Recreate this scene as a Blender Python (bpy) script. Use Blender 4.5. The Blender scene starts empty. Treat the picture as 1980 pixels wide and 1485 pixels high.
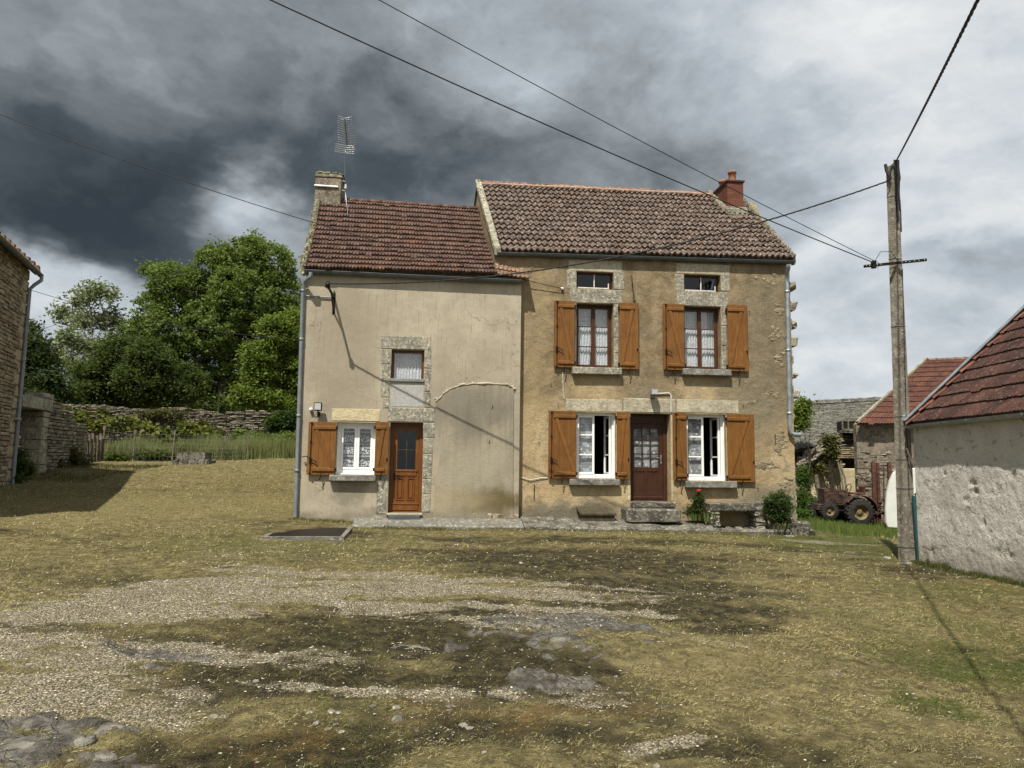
import bpy, math, random
import numpy as np
from mathutils import Vector, Matrix
R=math.radians; random.seed(7); rng=np.random.default_rng(11)
sc=bpy.context.scene; col=sc.collection
# ------------------------------------------------------------ camera
F=1400.0; PITCH=R(6.1); ROLL=0.0135; CAMZ=1.5
cm=Matrix.Rotation(R(90)+PITCH,3,'X') @ Matrix.Rotation(ROLL,3,'Z')
def ray(px,py): return cm @ Vector(((px-990)/F,-(py-742.5)/F,-1.0))
def at(px,py,Y):
    d=ray(px,py); t=Y/d.y; return Vector((d.x*t,Y,CAMZ+d.z*t))
cam_d=bpy.data.cameras.new('camera'); cam=bpy.data.objects.new('camera',cam_d); col.objects.link(cam)
cam.matrix_world=Matrix.Translation((0,0,CAMZ)) @ cm.to_4x4()
cam_d.sensor_width=36; cam_d.lens=F/1980*36; cam_d.clip_end=2000; cam_d.clip_start=0.05
sc.camera=cam
# ------------------------------------------------------------ house frame
PSI=R(6.0); _o=at(1003,1000,17.0); HO=Vector((_o.x,_o.y,_o.z))
EX=Vector((math.cos(PSI),math.sin(PSI),0)); EY=Vector((-math.sin(PSI),math.cos(PSI),0))
def H(px,py,yl):
    d=ray(px,py); o=Vector((0,0,CAMZ))-HO
    t=(yl-o.dot(EY))/d.dot(EY); p=o+d*t
    return Vector((p.dot(EX),yl,p.z))
def HR(x0,y0,x1,y1,yl):
    a=H(x0,(y0),yl); b=H(x1,y1,yl); c=H(x0,y1,yl); d=H(x1,y0,yl)
    return ((a.x+c.x)/2,(b.x+d.x)/2,(c.z+b.z)/2,(a.z+d.z)/2)   # x0,x1,z0,z1
def Hw(p): return HO+EX*p[0]+EY*p[1]+Vector((0,0,p[2]))
# ------------------------------------------------------------ numpy noise
def _h(ix,iy,s):
    n=(ix.astype(np.int64)*374761393+iy.astype(np.int64)*668265263+s*1442695041)&0xffffffff
    n=((n^(n>>13))*1274126177)&0xffffffff
    return ((n^(n>>16))&0xffff)/65535.0
def vn(x,y,s=0):
    x=np.asarray(x,float); y=np.asarray(y,float)
    ix=np.floor(x); iy=np.floor(y); fx=x-ix; fy=y-iy
    fx=fx*fx*(3-2*fx); fy=fy*fy*(3-2*fy)
    a=_h(ix,iy,s); b=_h(ix+1,iy,s); c=_h(ix,iy+1,s); d=_h(ix+1,iy+1,s)
    return a+(b-a)*fx+(c-a)*fy+(a-b-c+d)*fx*fy
def fbm(x,y,o=4,s=0):
    r=0; a=.5; t=0
    for k in range(o): r=r+a*vn(x*2**k+k*17.3,y*2**k-k*9.1,s+k); t+=a; a*=.5
    return r/t
# ------------------------------------------------------------ ground height
GP=[]
def gp(px,py,Y,dz=0): p=at(px,py,Y); GP.append((p.x,p.y,p.z+dz))
for x in (-8,0,8):
    for y in (-12,-4,3,9): GP.append((x,y,0.0 if x>-8 else .08))
GP+=[(-13,3,.3),(-14,12,.5)]
gp(1755,1083,13.3); gp(1980,1131,10.3); gp(1980,1250,7.0); gp(573,1000,16.5); gp(1003,1023,16.2); gp(1550,1033,17.6)
gp(1300,1030,16.3); gp(690,1022,15.6)
gp(1640,1012,26); gp(1740,1027,24); gp(1600,985,33,-.2); gp(20,934,20); gp(235,900,26); gp(400,890,29); gp(580,886,29)
gp(100,905,23.5); gp(300,945,20.5); gp(480,930,22)
GP+=[(-12,33,1.55),(-6,33,1.6),(-16,45,1.6),(0,33,1.3),(5,45,1.0),(14,45,-.5),(30,30,-.6),(30,0,.1),(30,60,-.6),(-30,10,.8),(-30,50,1.7),(0,70,1),(-30,-20,.5),(30,-25,0),(-60,80,1.7),(60,80,-.6),(3,24,.2)]
_P=np.array(GP)
def _tps():
    n=len(_P); d=np.hypot(_P[:,None,0]-_P[None,:,0],_P[:,None,1]-_P[None,:,1])
    K=np.where(d>0,d*d*np.log(d+1e-9),0)+np.eye(n)*.6
    A=np.zeros((n+3,n+3)); A[:n,:n]=K; A[:n,n]=1; A[:n,n+1:]=_P[:,:2]; A[n,:n]=1; A[n+1:,:n]=_P[:,:2].T
    b=np.zeros(n+3); b[:n]=_P[:,2]; return np.linalg.solve(A,b)
_W=_tps()
def gz0(x,y):
    x=np.asarray(x,float); y=np.asarray(y,float); sh=x.shape; x=x.ravel(); y=y.ravel()
    xc=np.clip(x,-55,55); yc=np.clip(y,-24,78); out=np.empty(len(x))
    for i in range(0,len(x),20000):
        d=np.hypot(xc[i:i+20000,None]-_P[None,:,0],yc[i:i+20000,None]-_P[None,:,1])
        out[i:i+20000]=(np.where(d>0,d*d*np.log(d+1e-9),0)@_W[:-3])+_W[-3]+_W[-2]*xc[i:i+20000]+_W[-1]*yc[i:i+20000]
    return out.reshape(sh)
def g1(x,y): return float(gz0(np.array([x]),np.array([y]))[0])
def gpx(px,py,lo=2.5,hi=60):     # photo pixel -> point on the ground
    d=ray(px,py)
    for k in range(40):
        m=(lo+hi)/2; t=m/d.y
        if CAMZ+d.z*t > g1(d.x*t,m): lo=m
        else: hi=m
    t=lo/d.y; return Vector((d.x*t,lo,g1(d.x*t,lo)))
# ------------------------------------------------------------ mesh helpers
def V(*a): return Vector(a)
class MB:
    def __init__(s): s.v=[]; s.f=[]; s.c=[]; s.cur=(.5,.5,.5); s.sm=[]
    def add(s,vs,fs,c=None,sm=False):
        n=len(s.v); s.v+= [tuple(v) for v in vs]
        for f in fs: s.f.append(tuple(i+n for i in f)); s.c.append(c or s.cur); s.sm.append(sm)
    def box(s,x0,x1,y0,y1,z0,z1,b=0.0,c=None):
        if x0>x1:x0,x1=x1,x0
        if y0>y1:y0,y1=y1,y0
        if z0>z1:z0,z1=z1,z0
        if b<=0:
            vs=[(x,y,z) for x in(x0,x1) for y in(y0,y1) for z in(z0,z1)]
            s.add(vs,[(0,1,3,2),(4,6,7,5),(0,4,5,1),(2,3,7,6),(0,2,6,4),(1,5,7,3)],c); return
        b=min(b,(x1-x0)*.45,(y1-y0)*.45,(z1-z0)*.45); vs=[]; idx={}
        for i,x in enumerate((x0,x1)):
            for j,y in enumerate((y0,y1)):
                for k,z in enumerate((z0,z1)):
                    sx=b if i==0 else -b; sy=b if j==0 else -b; sz=b if k==0 else -b
                    idx[i,j,k]=len(vs); vs+=[(x,y+sy,z+sz),(x+sx,y,z+sz),(x+sx,y+sy,z)]
        fs=[]
        for i in(0,1): fs.append([idx[i,j,k] for j,k in((0,0),(0,1),(1,1),(1,0))][::(1 if i==0 else -1)])
        for j in(0,1): fs.append([idx[i,j,k]+1 for i,k in((0,0),(1,0),(1,1),(0,1))][::(1 if j==0 else -1)])
        for k in(0,1): fs.append([idx[i,j,k]+2 for i,j in((0,0),(0,1),(1,1),(1,0))][::(1 if k==0 else -1)])
        for i in(0,1):
            for j in(0,1): fs.append([idx[i,j,0],idx[i,j,0]+1,idx[i,j,1]+1,idx[i,j,1]][::(1 if (i+j)%2==0 else -1)])
        for i in(0,1):
            for k in(0,1): fs.append([idx[i,0,k],idx[i,1,k],idx[i,1,k]+2,idx[i,0,k]+2][::(1 if (i+k)%2==0 else -1)])
        for j in(0,1):
            for k in(0,1): fs.append([idx[0,j,k]+1,idx[0,j,k]+2,idx[1,j,k]+2,idx[1,j,k]+1][::(1 if (j+k)%2==0 else -1)])
        for i in(0,1):
            for j in(0,1):
                for k in(0,1): fs.append([idx[i,j,k],idx[i,j,k]+1,idx[i,j,k]+2][::(1 if (i+j+k)%2==1 else -1)])
        s.add(vs,fs,c)
    def rock(s,x0,x1,y0,y1,z0,z1,j=.015,c=None,b=.02):
        n=len(s.v); s.box(x0,x1,y0,y1,z0,z1,b,c)
        for i in range(n,len(s.v)):
            v=s.v[i]; s.v[i]=(v[0]+random.uniform(-j,j),v[1]+random.uniform(-j,j),v[2]+random.uniform(-j,j)*.6)
    def bar(s,a,b,w,h=None,c=None,up=(0,0,1)):
        a=Vector(a); b=Vector(b); h=h or w; d=(b-a).normalized(); u=Vector(up)
        if abs(d.dot(u))>.95: u=Vector((0,1,0))
        x=d.cross(u).normalized(); y=x.cross(d)
        vs=[p+x*sx*w/2+y*sy*h/2 for p in(a,b) for sx,sy in((-1,-1),(1,-1),(1,1),(-1,1))]
        s.add(vs,[(3,2,1,0),(4,5,6,7),(0,1,5,4),(1,2,6,5),(2,3,7,6),(3,0,4,7)],c)
    def tube(s,pts,r,n=8,c=None,cap=True):
        pts=[Vector(p) for p in pts]; rs=r if isinstance(r,(list,tuple)) else [r]*len(pts); vs=[]; fs=[]
        prev=None
        for i,p in enumerate(pts):
            d=(pts[min(i+1,len(pts)-1)]-pts[max(i-1,0)]).normalized()
            if prev is None:
                u=Vector((0,0,1)) if abs(d.z)<.9 else Vector((1,0,0)); x=d.cross(u).normalized()
            else: x=(prev-d*prev.dot(d)).normalized()
            prev=x; y=d.cross(x)
            for k in range(n):
                a=2*math.pi*k/n; vs.append(p+(x*math.cos(a)+y*math.sin(a))*rs[i])
        for i in range(len(pts)-1):
            for k in range(n): fs.append((i*n+k,i*n+(k+1)%n,(i+1)*n+(k+1)%n,(i+1)*n+k))
        s.add(vs,fs,c,True)
        if cap: s.add([vs[k] for k in range(n)],[tuple(range(n))[::-1]],c); s.add([vs[-n+k] for k in range(n)],[tuple(range(n))],c)
    def lathe(s,prof,ctr,axis='z',n=20,c=None,sm=True):
        vs=[];fs=[]
        for r,h in prof:
            for k in range(n):
                a=2*math.pi*k/n; x,y=r*math.cos(a),r*math.sin(a)
                p={'z':(x,y,h),'y':(x,h,y),'x':(h,x,y)}[axis]; vs.append((p[0]+ctr[0],p[1]+ctr[1],p[2]+ctr[2]))
        for i in range(len(prof)-1):
            for k in range(n): fs.append((i*n+k,i*n+(k+1)%n,(i+1)*n+(k+1)%n,(i+1)*n+k))
        s.add(vs,fs,c,sm)
    def prism(s,poly,a,b,axis='y',c=None):
        n=len(poly); f={'y':lambda p,t:(p[0],t,p[1]),'x':lambda p,t:(t,p[0],p[1]),'z':lambda p,t:(p[0],p[1],t)}[axis]
        vs=[f(p,a) for p in poly]+[f(p,b) for p in poly]
        s.add(vs,[tuple(range(n)),tuple(range(2*n-1,n-1,-1))]+[(i,i+n,(i+1)%n+n,(i+1)%n) for i in range(n)],c)
    def ico(s,c,r,sx=1,sy=1,sz=1,j=.15,col_=None):
        t=(1+5**.5)/2; base=[(-1,t,0),(1,t,0),(-1,-t,0),(1,-t,0),(0,-1,t),(0,1,t),(0,-1,-t),(0,1,-t),(t,0,-1),(t,0,1),(-t,0,-1),(-t,0,1)]
        q=r/1.902; vs=[]
        for b in base:
            k=1+random.uniform(-j,j); vs.append((c[0]+b[0]*q*sx*k,c[1]+b[1]*q*sy*k,c[2]+b[2]*q*sz*k))
        s.add(vs,[(0,11,5),(0,5,1),(0,1,7),(0,7,10),(0,10,11),(1,5,9),(5,11,4),(11,10,2),(10,7,6),(7,1,8),(3,9,4),(3,4,2),(3,2,6),(3,6,8),(3,8,9),(4,9,5),(2,4,11),(6,2,10),(8,6,7),(9,8,1)],col_)
    def mesh(s,name,off=(0,0,0),fixn=False):
        m=bpy.data.meshes.new(name); m.from_pydata([(v[0]-off[0],v[1]-off[1],v[2]-off[2]) for v in s.v],[],s.f)
        if any(s.sm): m.polygons.foreach_set('use_smooth',s.sm)
        at_=m.color_attributes.new('col','FLOAT_COLOR','CORNER')
        buf=[]
        for f,c in zip(s.f,s.c): buf+= [c[0],c[1],c[2],1.0]*len(f)
        at_.data.foreach_set('color',buf)
        import bmesh
        bm=bmesh.new(); bm.from_mesh(m); bmesh.ops.recalc_face_normals(bm,faces=bm.faces); bm.to_mesh(m); bm.free()
        m.update(); return m
    def build(s,name,mat,parent=None,off=(0,0,0)):
        m=s.mesh(name,off); m.materials.append(mat)
        o=bpy.data.objects.new(name,m); col.objects.link(o)
        if parent is not None: o.parent=parent
        return o
def tag(o,label=None,cat=None,group=None,kind=None):
    if label:o['label']=label
    if cat:o['category']=cat
    if group:o['group']=group
    if kind:o['kind']=kind
    return o
def empty(name,loc,rz=0,label=None,cat=None,group=None):
    o=bpy.data.objects.new(name,None); col.objects.link(o); o.location=loc; o.rotation_euler=(0,0,rz); o.empty_display_size=.2
    return tag(o,label,cat,group)
def npmesh(name,verts,faces,colors,mat,parent=None,loc=None,smooth=False):
    """verts Nx3, faces MxK, colors per-vertex Nx3"""
    m=bpy.data.meshes.new(name); n=len(verts); M,K=faces.shape
    m.vertices.add(n); m.vertices.foreach_set('co',np.ascontiguousarray(verts,dtype=np.float32).ravel())
    m.loops.add(M*K); m.loops.foreach_set('vertex_index',np.ascontiguousarray(faces,dtype=np.int32).ravel())
    m.polygons.add(M); m.polygons.foreach_set('loop_start',np.arange(0,M*K,K,dtype=np.int32)); m.polygons.foreach_set('loop_total',np.full(M,K,dtype=np.int32))
    if smooth: m.polygons.foreach_set('use_smooth',np.ones(M,bool))
    for nm,c in (colors if isinstance(colors,dict) else {'col':colors}).items():
        a=m.color_attributes.new(nm,'FLOAT_COLOR','POINT'); a.data.foreach_set('color',np.ascontiguousarray(np.c_[c,np.ones(n)],dtype=np.float32).ravel())
    m.update(calc_edges=True); m.materials.append(mat)
    o=bpy.data.objects.new(name,m); col.objects.link(o)
    if parent is not None:o.parent=parent
    if loc is not None:o.location=loc
    return o
# ------------------------------------------------------------ material helpers
class NB:
    def __init__(s,name,rough=.85,metal=0,spec=.3):
        s.m=bpy.data.materials.new(name); s.m.use_nodes=True; s.t=s.m.node_tree; s.n=s.t.nodes; s.l=s.t.links
        s.b=s.n['Principled BSDF']; s.b.inputs['Roughness'].default_value=rough; s.b.inputs['Metallic'].default_value=metal; s.b.inputs['Specular IOR Level'].default_value=spec
        s.tc=s.n.new('ShaderNodeTexCoord')
    shift=None
    @property
    def obj(s):
        if s.shift is None: return s.tc.outputs['Object']
        if not hasattr(s,'_o'): s._o=s.vmath('ADD',s.tc.outputs['Object'],s.shift)
        return s._o
    def link(s,a,b):
        if hasattr(a,'is_output') or isinstance(a,bpy.types.NodeSocket): s.l.new(a,b)
        else:
            if b.type=='RGBA' and len(a)==3: a=(*a,1)
            b.default_value=a
    def put(s,v,sock):
        if isinstance(v,bpy.types.NodeSocket): s.l.new(v,sock)
        elif isinstance(v,(int,float)):
            sock.default_value=v if sock.type=='VALUE' else ((v,v,v,1) if sock.type=='RGBA' else (v,v,v))
        else: sock.default_value=(*v,1) if (sock.type=='RGBA' and len(v)==3) else v
    def mapping(s,scale=(1,1,1),v=None,loc=(0,0,0),rot=(0,0,0)):
        n=s.n.new('ShaderNodeMapping'); n.inputs['Scale'].default_value=scale; n.inputs['Location'].default_value=loc; n.inputs['Rotation'].default_value=rot
        s.l.new(v or s.obj,n.inputs['Vector']); return n.outputs[0]
    def noise(s,scale,detail=4,rough=.6,v=None,dist=0,color=False):
        n=s.n.new('ShaderNodeTexNoise'); n.inputs['Scale'].default_value=scale; n.inputs['Detail'].default_value=detail; n.inputs['Roughness'].default_value=rough; n.inputs['Distortion'].default_value=dist
        s.l.new(v or s.obj,n.inputs['Vector'])
        return n.outputs['Color'] if color else s.math('MULTIPLY_ADD',n.outputs['Fac'],1.65,-.325)
    def voro(s,scale,v=None,feat='F1',out='Distance',rnd=1):
        n=s.n.new('ShaderNodeTexVoronoi'); n.feature=feat; n.inputs['Scale'].default_value=scale; n.inputs['Randomness'].default_value=rnd
        s.l.new(v or s.obj,n.inputs['Vector']); return n.outputs[out]
    def ramp(s,f,stops,interp='LINEAR'):
        n=s.n.new('ShaderNodeValToRGB'); e=n.color_ramp.elements; n.color_ramp.interpolation=interp
        while len(e)<len(stops): e.new(.5)
        for k,(p,c) in enumerate(stops):
            e[k].position=p; c=(c,c,c) if isinstance(c,(int,float)) else c; e[k].color=(*c,1)
        s.put(f,n.inputs[0]); return n.outputs[0]
    def mr(s,f,a,b,c=0,d=1,smooth=True):
        n=s.n.new('ShaderNodeMapRange'); n.interpolation_type='SMOOTHSTEP' if smooth else 'LINEAR'
        s.put(f,n.inputs[0]); n.inputs[1].default_value=a; n.inputs[2].default_value=b; n.inputs[3].default_value=c; n.inputs[4].default_value=d; return n.outputs[0]
    def mix(s,f,a,b,mode='MIX'):
        n=s.n.new('ShaderNodeMix'); n.data_type='RGBA'; n.blend_type=mode; s.put(f,n.inputs[0]); s.put(a,n.inputs[6]); s.put(b,n.inputs[7]); return n.outputs[2]
    def math(s,op,a,b=0,c=None):
        n=s.n.new('ShaderNodeMath'); n.operation=op; s.put(a,n.inputs[0]); s.put(b,n.inputs[1])
        if c is not None: s.put(c,n.inputs[2])
        return n.outputs[0]
    def vmath(s,op,a,b=(0,0,0),out=0):
        n=s.n.new('ShaderNodeVectorMath'); n.operation=op; s.put(a,n.inputs[0])
        if op=='SCALE': s.put(b,n.inputs['Scale'])
        else: s.put(b,n.inputs[1])
        return n.outputs[out]
    def attr(s,name,out='Color'):
        n=s.n.new('ShaderNodeAttribute'); n.attribute_name=name; return n.outputs[out]
    def sep(s,v):
        n=s.n.new('ShaderNodeSeparateXYZ'); s.put(v,n.inputs[0]); return n.outputs
    def blob(s,c,r,v=None,soft=.5):
        d=s.vmath('DIVIDE',s.vmath('SUBTRACT',v or s.obj,c),r); l=s.vmath('LENGTH',d,out='Value'); return s.mr(l,1+soft,1-soft)
    def bump(s,h,dist=.01,strength=.6):
        n=s.n.new('ShaderNodeBump'); n.inputs['Distance'].default_value=dist; n.inputs['Strength'].default_value=strength; s.put(h,n.inputs['Height']); s.l.new(n.outputs[0],s.b.inputs['Normal'])
    def col(s,c): s.put(c,s.b.inputs['Base Color']); return s
def hexlin(r,g,b,k=1.0):
    f=lambda u:(u/255/12.92 if u/255<.04045 else ((u/255+.055)/1.055)**2.4)*k
    return (f(r),f(g),f(b))
# ============================================================ materials
MT={}
def simple(name,c,rough=.6,metal=0,var=.15,scale=8,bump=0,spec=.3):
    n=NB(name,rough,metal,spec); f=n.noise(scale,5,.65)
    n.col(n.mix(n.mr(f,.3,.7),tuple(x*(1-var) for x in c),tuple(min(1,x*(1+var)) for x in c)))
    if bump: n.bump(n.noise(scale*6,4,.6),bump)
    MT[name]=n.m; return n
# left plaster
def plaster_cream():
    n=NB('cream_render',.95,0,.1); n.shift=(H(582,760,-.2).x,-.2,-.05)
    w=n.vmath('ADD',n.obj,n.vmath('SCALE',n.vmath('SUBTRACT',n.noise(2.2,4,.6,color=True),(.5,.5,.5)),.9))
    st=n.noise(1,6,.75,n.mapping((13,13,.9),w)); st2=n.noise(1,3,.7,n.mapping((34,34,1.3)))
    big=n.noise(.7,4,.6)
    c=n.mix(n.mr(big,.35,.7),(.37,.325,.245),(.44,.39,.30))
    c=n.mix(n.math('MULTIPLY',n.mr(st,.45,.85),.42),c,(.25,.22,.165))
    c=n.mix(n.math('MULTIPLY',n.math('MULTIPLY',n.mr(st2,.58,.8),n.mr(st,.3,.7)),.75),c,(.15,.13,.095))
    # grey dirt lower left half, ochre bottom band, brown stain bottom right
    c=n.mix(n.math('MULTIPLY',n.blob((-1.2,0,2.3),(1.6,9,1.2),w),.4),c,(.23,.21,.165))
    c=n.mix(n.math('MULTIPLY',n.blob((-4.2,0,3.6),(.8,9,1.7),w),.6),c,(.25,.22,.165))
    c=n.mix(n.math('MULTIPLY',n.blob((-3.1,0,.9),(1.9,9,.5),w),.3),c,(.43,.35,.22))
    c=n.mix(n.math('MULTIPLY',n.blob((-3.85,0,.62),(.4,9,.4),w),.8),c,(.17,.155,.12))
    c=n.mix(n.math('MULTIPLY',n.blob((-.55,0,.35),(.8,9,.3),w,.6),.95),c,(.11,.085,.035))
    c=n.mix(n.math('MULTIPLY',n.blob((-1.4,0,.45),(.6,9,.25),w),.5),c,(.41,.35,.22))
    c=n.mix(n.math('MULTIPLY',n.blob((-2.5,0,0),(4,9,.14),w,.7),.6),c,(.13,.12,.085))
    c=n.mix(n.math('MULTIPLY',n.mr(n.noise(1.7,6,.7),.45,.9),.4),c,(.24,.21,.16)); c=n.mix(n.math('MULTIPLY',n.mr(n.noise(5,6,.7),.55,.85),.25),c,(.47,.42,.32))
    ck=n.voro(.55,w,'DISTANCE_TO_EDGE'); c=n.mix(n.math('MULTIPLY',n.math('MULTIPLY',n.mr(ck,.006,.002),n.mr(n.noise(1.3,2,.5),.5,.6)),.6),c,(.12,.1,.08))
    g=n.noise(70,3,.7); c=n.mix(n.math('MULTIPLY',n.mr(g,.35,.75),.38),c,(.17,.145,.1))
    n.col(c); n.bump(n.math('ADD',g,n.math('MULTIPLY',n.noise(3,4,.6),1.2)),.012,.7); MT['cream']=n.m
plaster_cream()
n=simple('grey_scar',(.26,.235,.18),.95,0,.12,2,.01)
def scar():
    n=NB('scar_render',.95,0,.1); n.shift=(H(582,760,-.2).x,-.2,-.05); st=n.noise(1,5,.7,n.mapping((9,9,.7)))
    w=n.vmath('ADD',n.obj,n.vmath('SCALE',n.vmath('SUBTRACT',n.noise(2,4,.6,color=True),(.5,.5,.5)),.8))
    c=n.mix(n.mr(n.noise(1.1,4,.6),.3,.7),(.225,.20,.15),(.33,.295,.22)); c=n.mix(n.math('MULTIPLY',n.mr(st,.4,.8),.5),c,(.15,.135,.105)); c=n.mix(n.math('MULTIPLY',n.blob((-1.3,0,2.55),(1.1,9,.5),w,.6),.6),c,(.15,.14,.115)); c=n.mix(n.math('MULTIPLY',n.blob((-1.0,0,1.2),(1.2,9,.5),w,.6),.5),c,(.36,.325,.24))
    c=n.mix(n.math('MULTIPLY',n.blob((-.55,0,.35),(.8,9,.3),w,.6),.95),c,(.11,.085,.035))
    c=n.mix(n.math('MULTIPLY',n.blob((-1.5,0,.4),(.8,9,.3),w),.5),c,(.40,.34,.21))
    g=n.noise(70,3,.7); c=n.mix(n.math('MULTIPLY',n.mr(g,.35,.65),.28),c,(.15,.13,.1))
    n.col(c); n.bump(n.math('ADD',g,n.math('MULTIPLY',n.noise(3,4,.6),1.2)),.012,.7); MT['scar']=n.m
scar()
def plaster_tan():
    n=NB('tan_render',.95,0,.1); n.shift=(H(1533,760,0).x,0,-.2)
    w=n.vmath('ADD',n.obj,n.vmath('SCALE',n.vmath('SUBTRACT',n.noise(1.7,5,.65,color=True),(.5,.5,.5)),1.1))
    z=n.sep(w)[2]; zz=n.sep(n.obj)[2]
    och=n.mix(n.mr(n.noise(1.3,5,.6),.3,.7),(.40,.295,.160),(.475,.375,.225))
    gry=n.mix(n.mr(n.noise(2.5,5,.7),.25,.75),(.165,.125,.072),(.31,.24,.145))
    up=n.mr(z,2.15,3.1); c=n.mix(up,och,gry)
    for cx,rx in ((1.85,.62),(4.45,.6)):
        c=n.mix(n.math('MULTIPLY',n.blob((cx,0,3.05),(rx,9,.42),w,.4),.85),c,och)
        c=n.mix(n.math('MULTIPLY',n.blob((cx+1.3,0,2.5),(.55,9,.55),w,.6),.75),c,(.22,.19,.13))
    c=n.mix(n.math('MULTIPLY',n.blob((5.3,0,1.9),(.6,9,1.6),w,.6),.55),c,(.26,.22,.14))
    c=n.mix(n.math('MULTIPLY',n.blob((6.2,0,4.2),(.7,9,2.5),w,.5),.5),c,(.17,.15,.11))
    c=n.mix(n.math('MULTIPLY',n.blob((.25,0,4.3),(.5,9,2.0),w,.6),.5),c,(.36,.28,.15))
    c=n.mix(n.math('MULTIPLY',n.blob((1.5,0,0.05),(2.4,9,.34),w,.6),.9),c,(.14,.13,.10))
    c=n.mix(n.math('MULTIPLY',n.blob((2.6,0,.35),(.35,9,.4),w,.6),.5),c,(.55,.44,.24))
    c=n.mix(n.math('MULTIPLY',n.blob((6.3,0,.3),(1.0,9,.6),w,.5),.7),c,(.15,.15,.12))
    st=n.noise(1,5,.7,n.mapping((7,7,.6),w)); c=n.mix(n.math('MULTIPLY',n.mr(st,.45,.8),.5),c,(.15,.13,.095)); c=n.mix(n.math('MULTIPLY',n.mr(n.noise(1.9,6,.7),.55,.85),.45),c,(.21,.19,.15))
    sp=n.voro(26,feat='F1'); rn=n.noise(14,2,.5); spm=n.math('MULTIPLY',n.mr(sp,.28,.16),n.mr(rn,.45,.6))
    spm=n.math('MULTIPLY',spm,n.math('ADD',n.math('MULTIPLY',up,.75),.12)); c=n.mix(spm,c,(.42,.37,.27))
    g=n.noise(48,4,.75); c=n.mix(n.math('MULTIPLY',n.mr(g,.42,.75),.5),c,(.085,.068,.042)); c=n.mix(n.math('MULTIPLY',n.mr(n.noise(30,3,.7),.62,.8),n.math('MULTIPLY',up,.5)),c,(.36,.30,.2))
    n.col(c); n.bump(n.math('ADD',n.math('ADD',g,spm),n.math('MULTIPLY',n.noise(2.5,4,.6),3)),.016,.9); MT['tan']=n.m
plaster_tan()
def stone(name,a,b,lich=.5,sc_=1.0,dark=(.06,.055,.045),bd=.012):
    n=NB(name,.95,0,.1); c=n.mix(n.mr(n.noise(3*sc_,5,.65),.3,.7),a,b)
    s1=n.noise(1,5,.75,n.mapping((22,22,6))); c=n.mix(n.math('MULTIPLY',n.mr(s1,.5,.7),.6*lich+.1),c,dark)
    l=n.noise(16*sc_,5,.7); c=n.mix(n.math('MULTIPLY',n.mr(l,.58,.66),lich),c,(.5,.48,.4))
    at_=n.attr('col'); c=n.mix(.5,c,at_,'OVERLAY')
    n.col(c); n.bump(n.math('ADD',n.noise(40,5,.7),n.math('MULTIPLY',n.noise(8,4,.6),2)),bd,.8); MT[name]=n.m; return n
stone('lime_stone',(.30,.27,.20),(.42,.38,.28),.35)
stone('lichen_stone',(.19,.18,.145),(.30,.28,.22),.75)
stone('ochre_stone',(.42,.36,.22),(.50,.43,.27),.12)
stone('bedrock',(.085,.08,.068),(.19,.178,.15),.15)
stone('broken_stone',(.16,.13,.085),(.30,.25,.17),.25)
stone('sill_stone',(.13,.125,.11),(.21,.20,.18),.35)
stone('dark_stone',(.06,.056,.045),(.15,.14,.115),.4)
stone('concrete_slab',(.12,.115,.1),(.17,.165,.14),.4,.7)
stone('pole_concrete',(.17,.15,.12),(.24,.22,.18),.35,.6)
def rubble(name,a,b,dirt=.5):
    n=NB(name,.95,0,.1); at_=n.attr('col'); r=n.sep(at_)[0]
    c=n.mix(r,a,b); c=n.mix(n.math('MULTIPLY',n.mr(n.noise(7,6,.7),.45,.7),dirt),c,tuple(x*.3 for x in a))
    c=n.mix(n.math('MULTIPLY',n.mr(n.noise(19,4,.7),.6,.7),.35),c,(.45,.44,.38))
    n.col(c); n.bump(n.noise(30,6,.7),.02,.8); MT[name]=n.m
rubble('rubble_warm',(.16,.13,.085),(.35,.295,.20),.55)
rubble('rubble_grey',(.11,.095,.07),(.30,.265,.20),.65)
rubble('lauze',(.075,.073,.062),(.17,.165,.14),.6)
simple('mortar_dark',(.075,.062,.042),.98,0,.3,6,.02)
def tile(name,a,b,lich,lcol=(.38,.35,.29),org=.1,dark=.5):
    n=NB(name,.85,0,.2); r=n.sep(n.attr('col'))[0]; c=n.mix(r,a,b)
    c=n.mix(n.math('MULTIPLY',n.mr(n.noise(2.5,5,.7),.45,.7),dark),c,tuple(x*.35 for x in a))
    st=n.noise(60,4,.7); c=n.mix(n.math('MULTIPLY',n.mr(st,.5,.7),.3),c,(.03,.025,.02))
    l=n.noise(13,5,.75); c=n.mix(n.math('MULTIPLY',n.mr(l,.60-.1*lich,.66-.1*lich),min(1,lich+.25)),c,lcol)
    o=n.math('MULTIPLY',n.mr(n.noise(9,4,.7),.60,.66),n.mr(n.noise(.9,2,.5),.50,.62)); c=n.mix(n.math('MULTIPLY',o,org),c,(.45,.19,.035))
    n.col(c); n.bump(n.noise(45,4,.7),.006,.6); MT[name]=n.m
tile('tile_left',(.070,.040,.032),(.118,.068,.054),.12,(.25,.21,.17),.22,.45)
tile('tile_right',(.068,.047,.037),(.115,.083,.067),.36,(.36,.31,.27),.1,.45)
tile('tile_dark',(.032,.016,.013),(.068,.030,.023),.05,(.2,.16,.13),.0,.6)
tile('tile_orange',(.10,.04,.028),(.17,.065,.038),.15,(.3,.2,.15),0,.4)
tile('tile_red',(.085,.036,.027),(.13,.055,.040),.12,(.25,.17,.13),.3,.5)
tile('tile_rust',(.11,.06,.042),(.19,.115,.078),.4,(.3,.27,.2),.6,.5)
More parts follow.
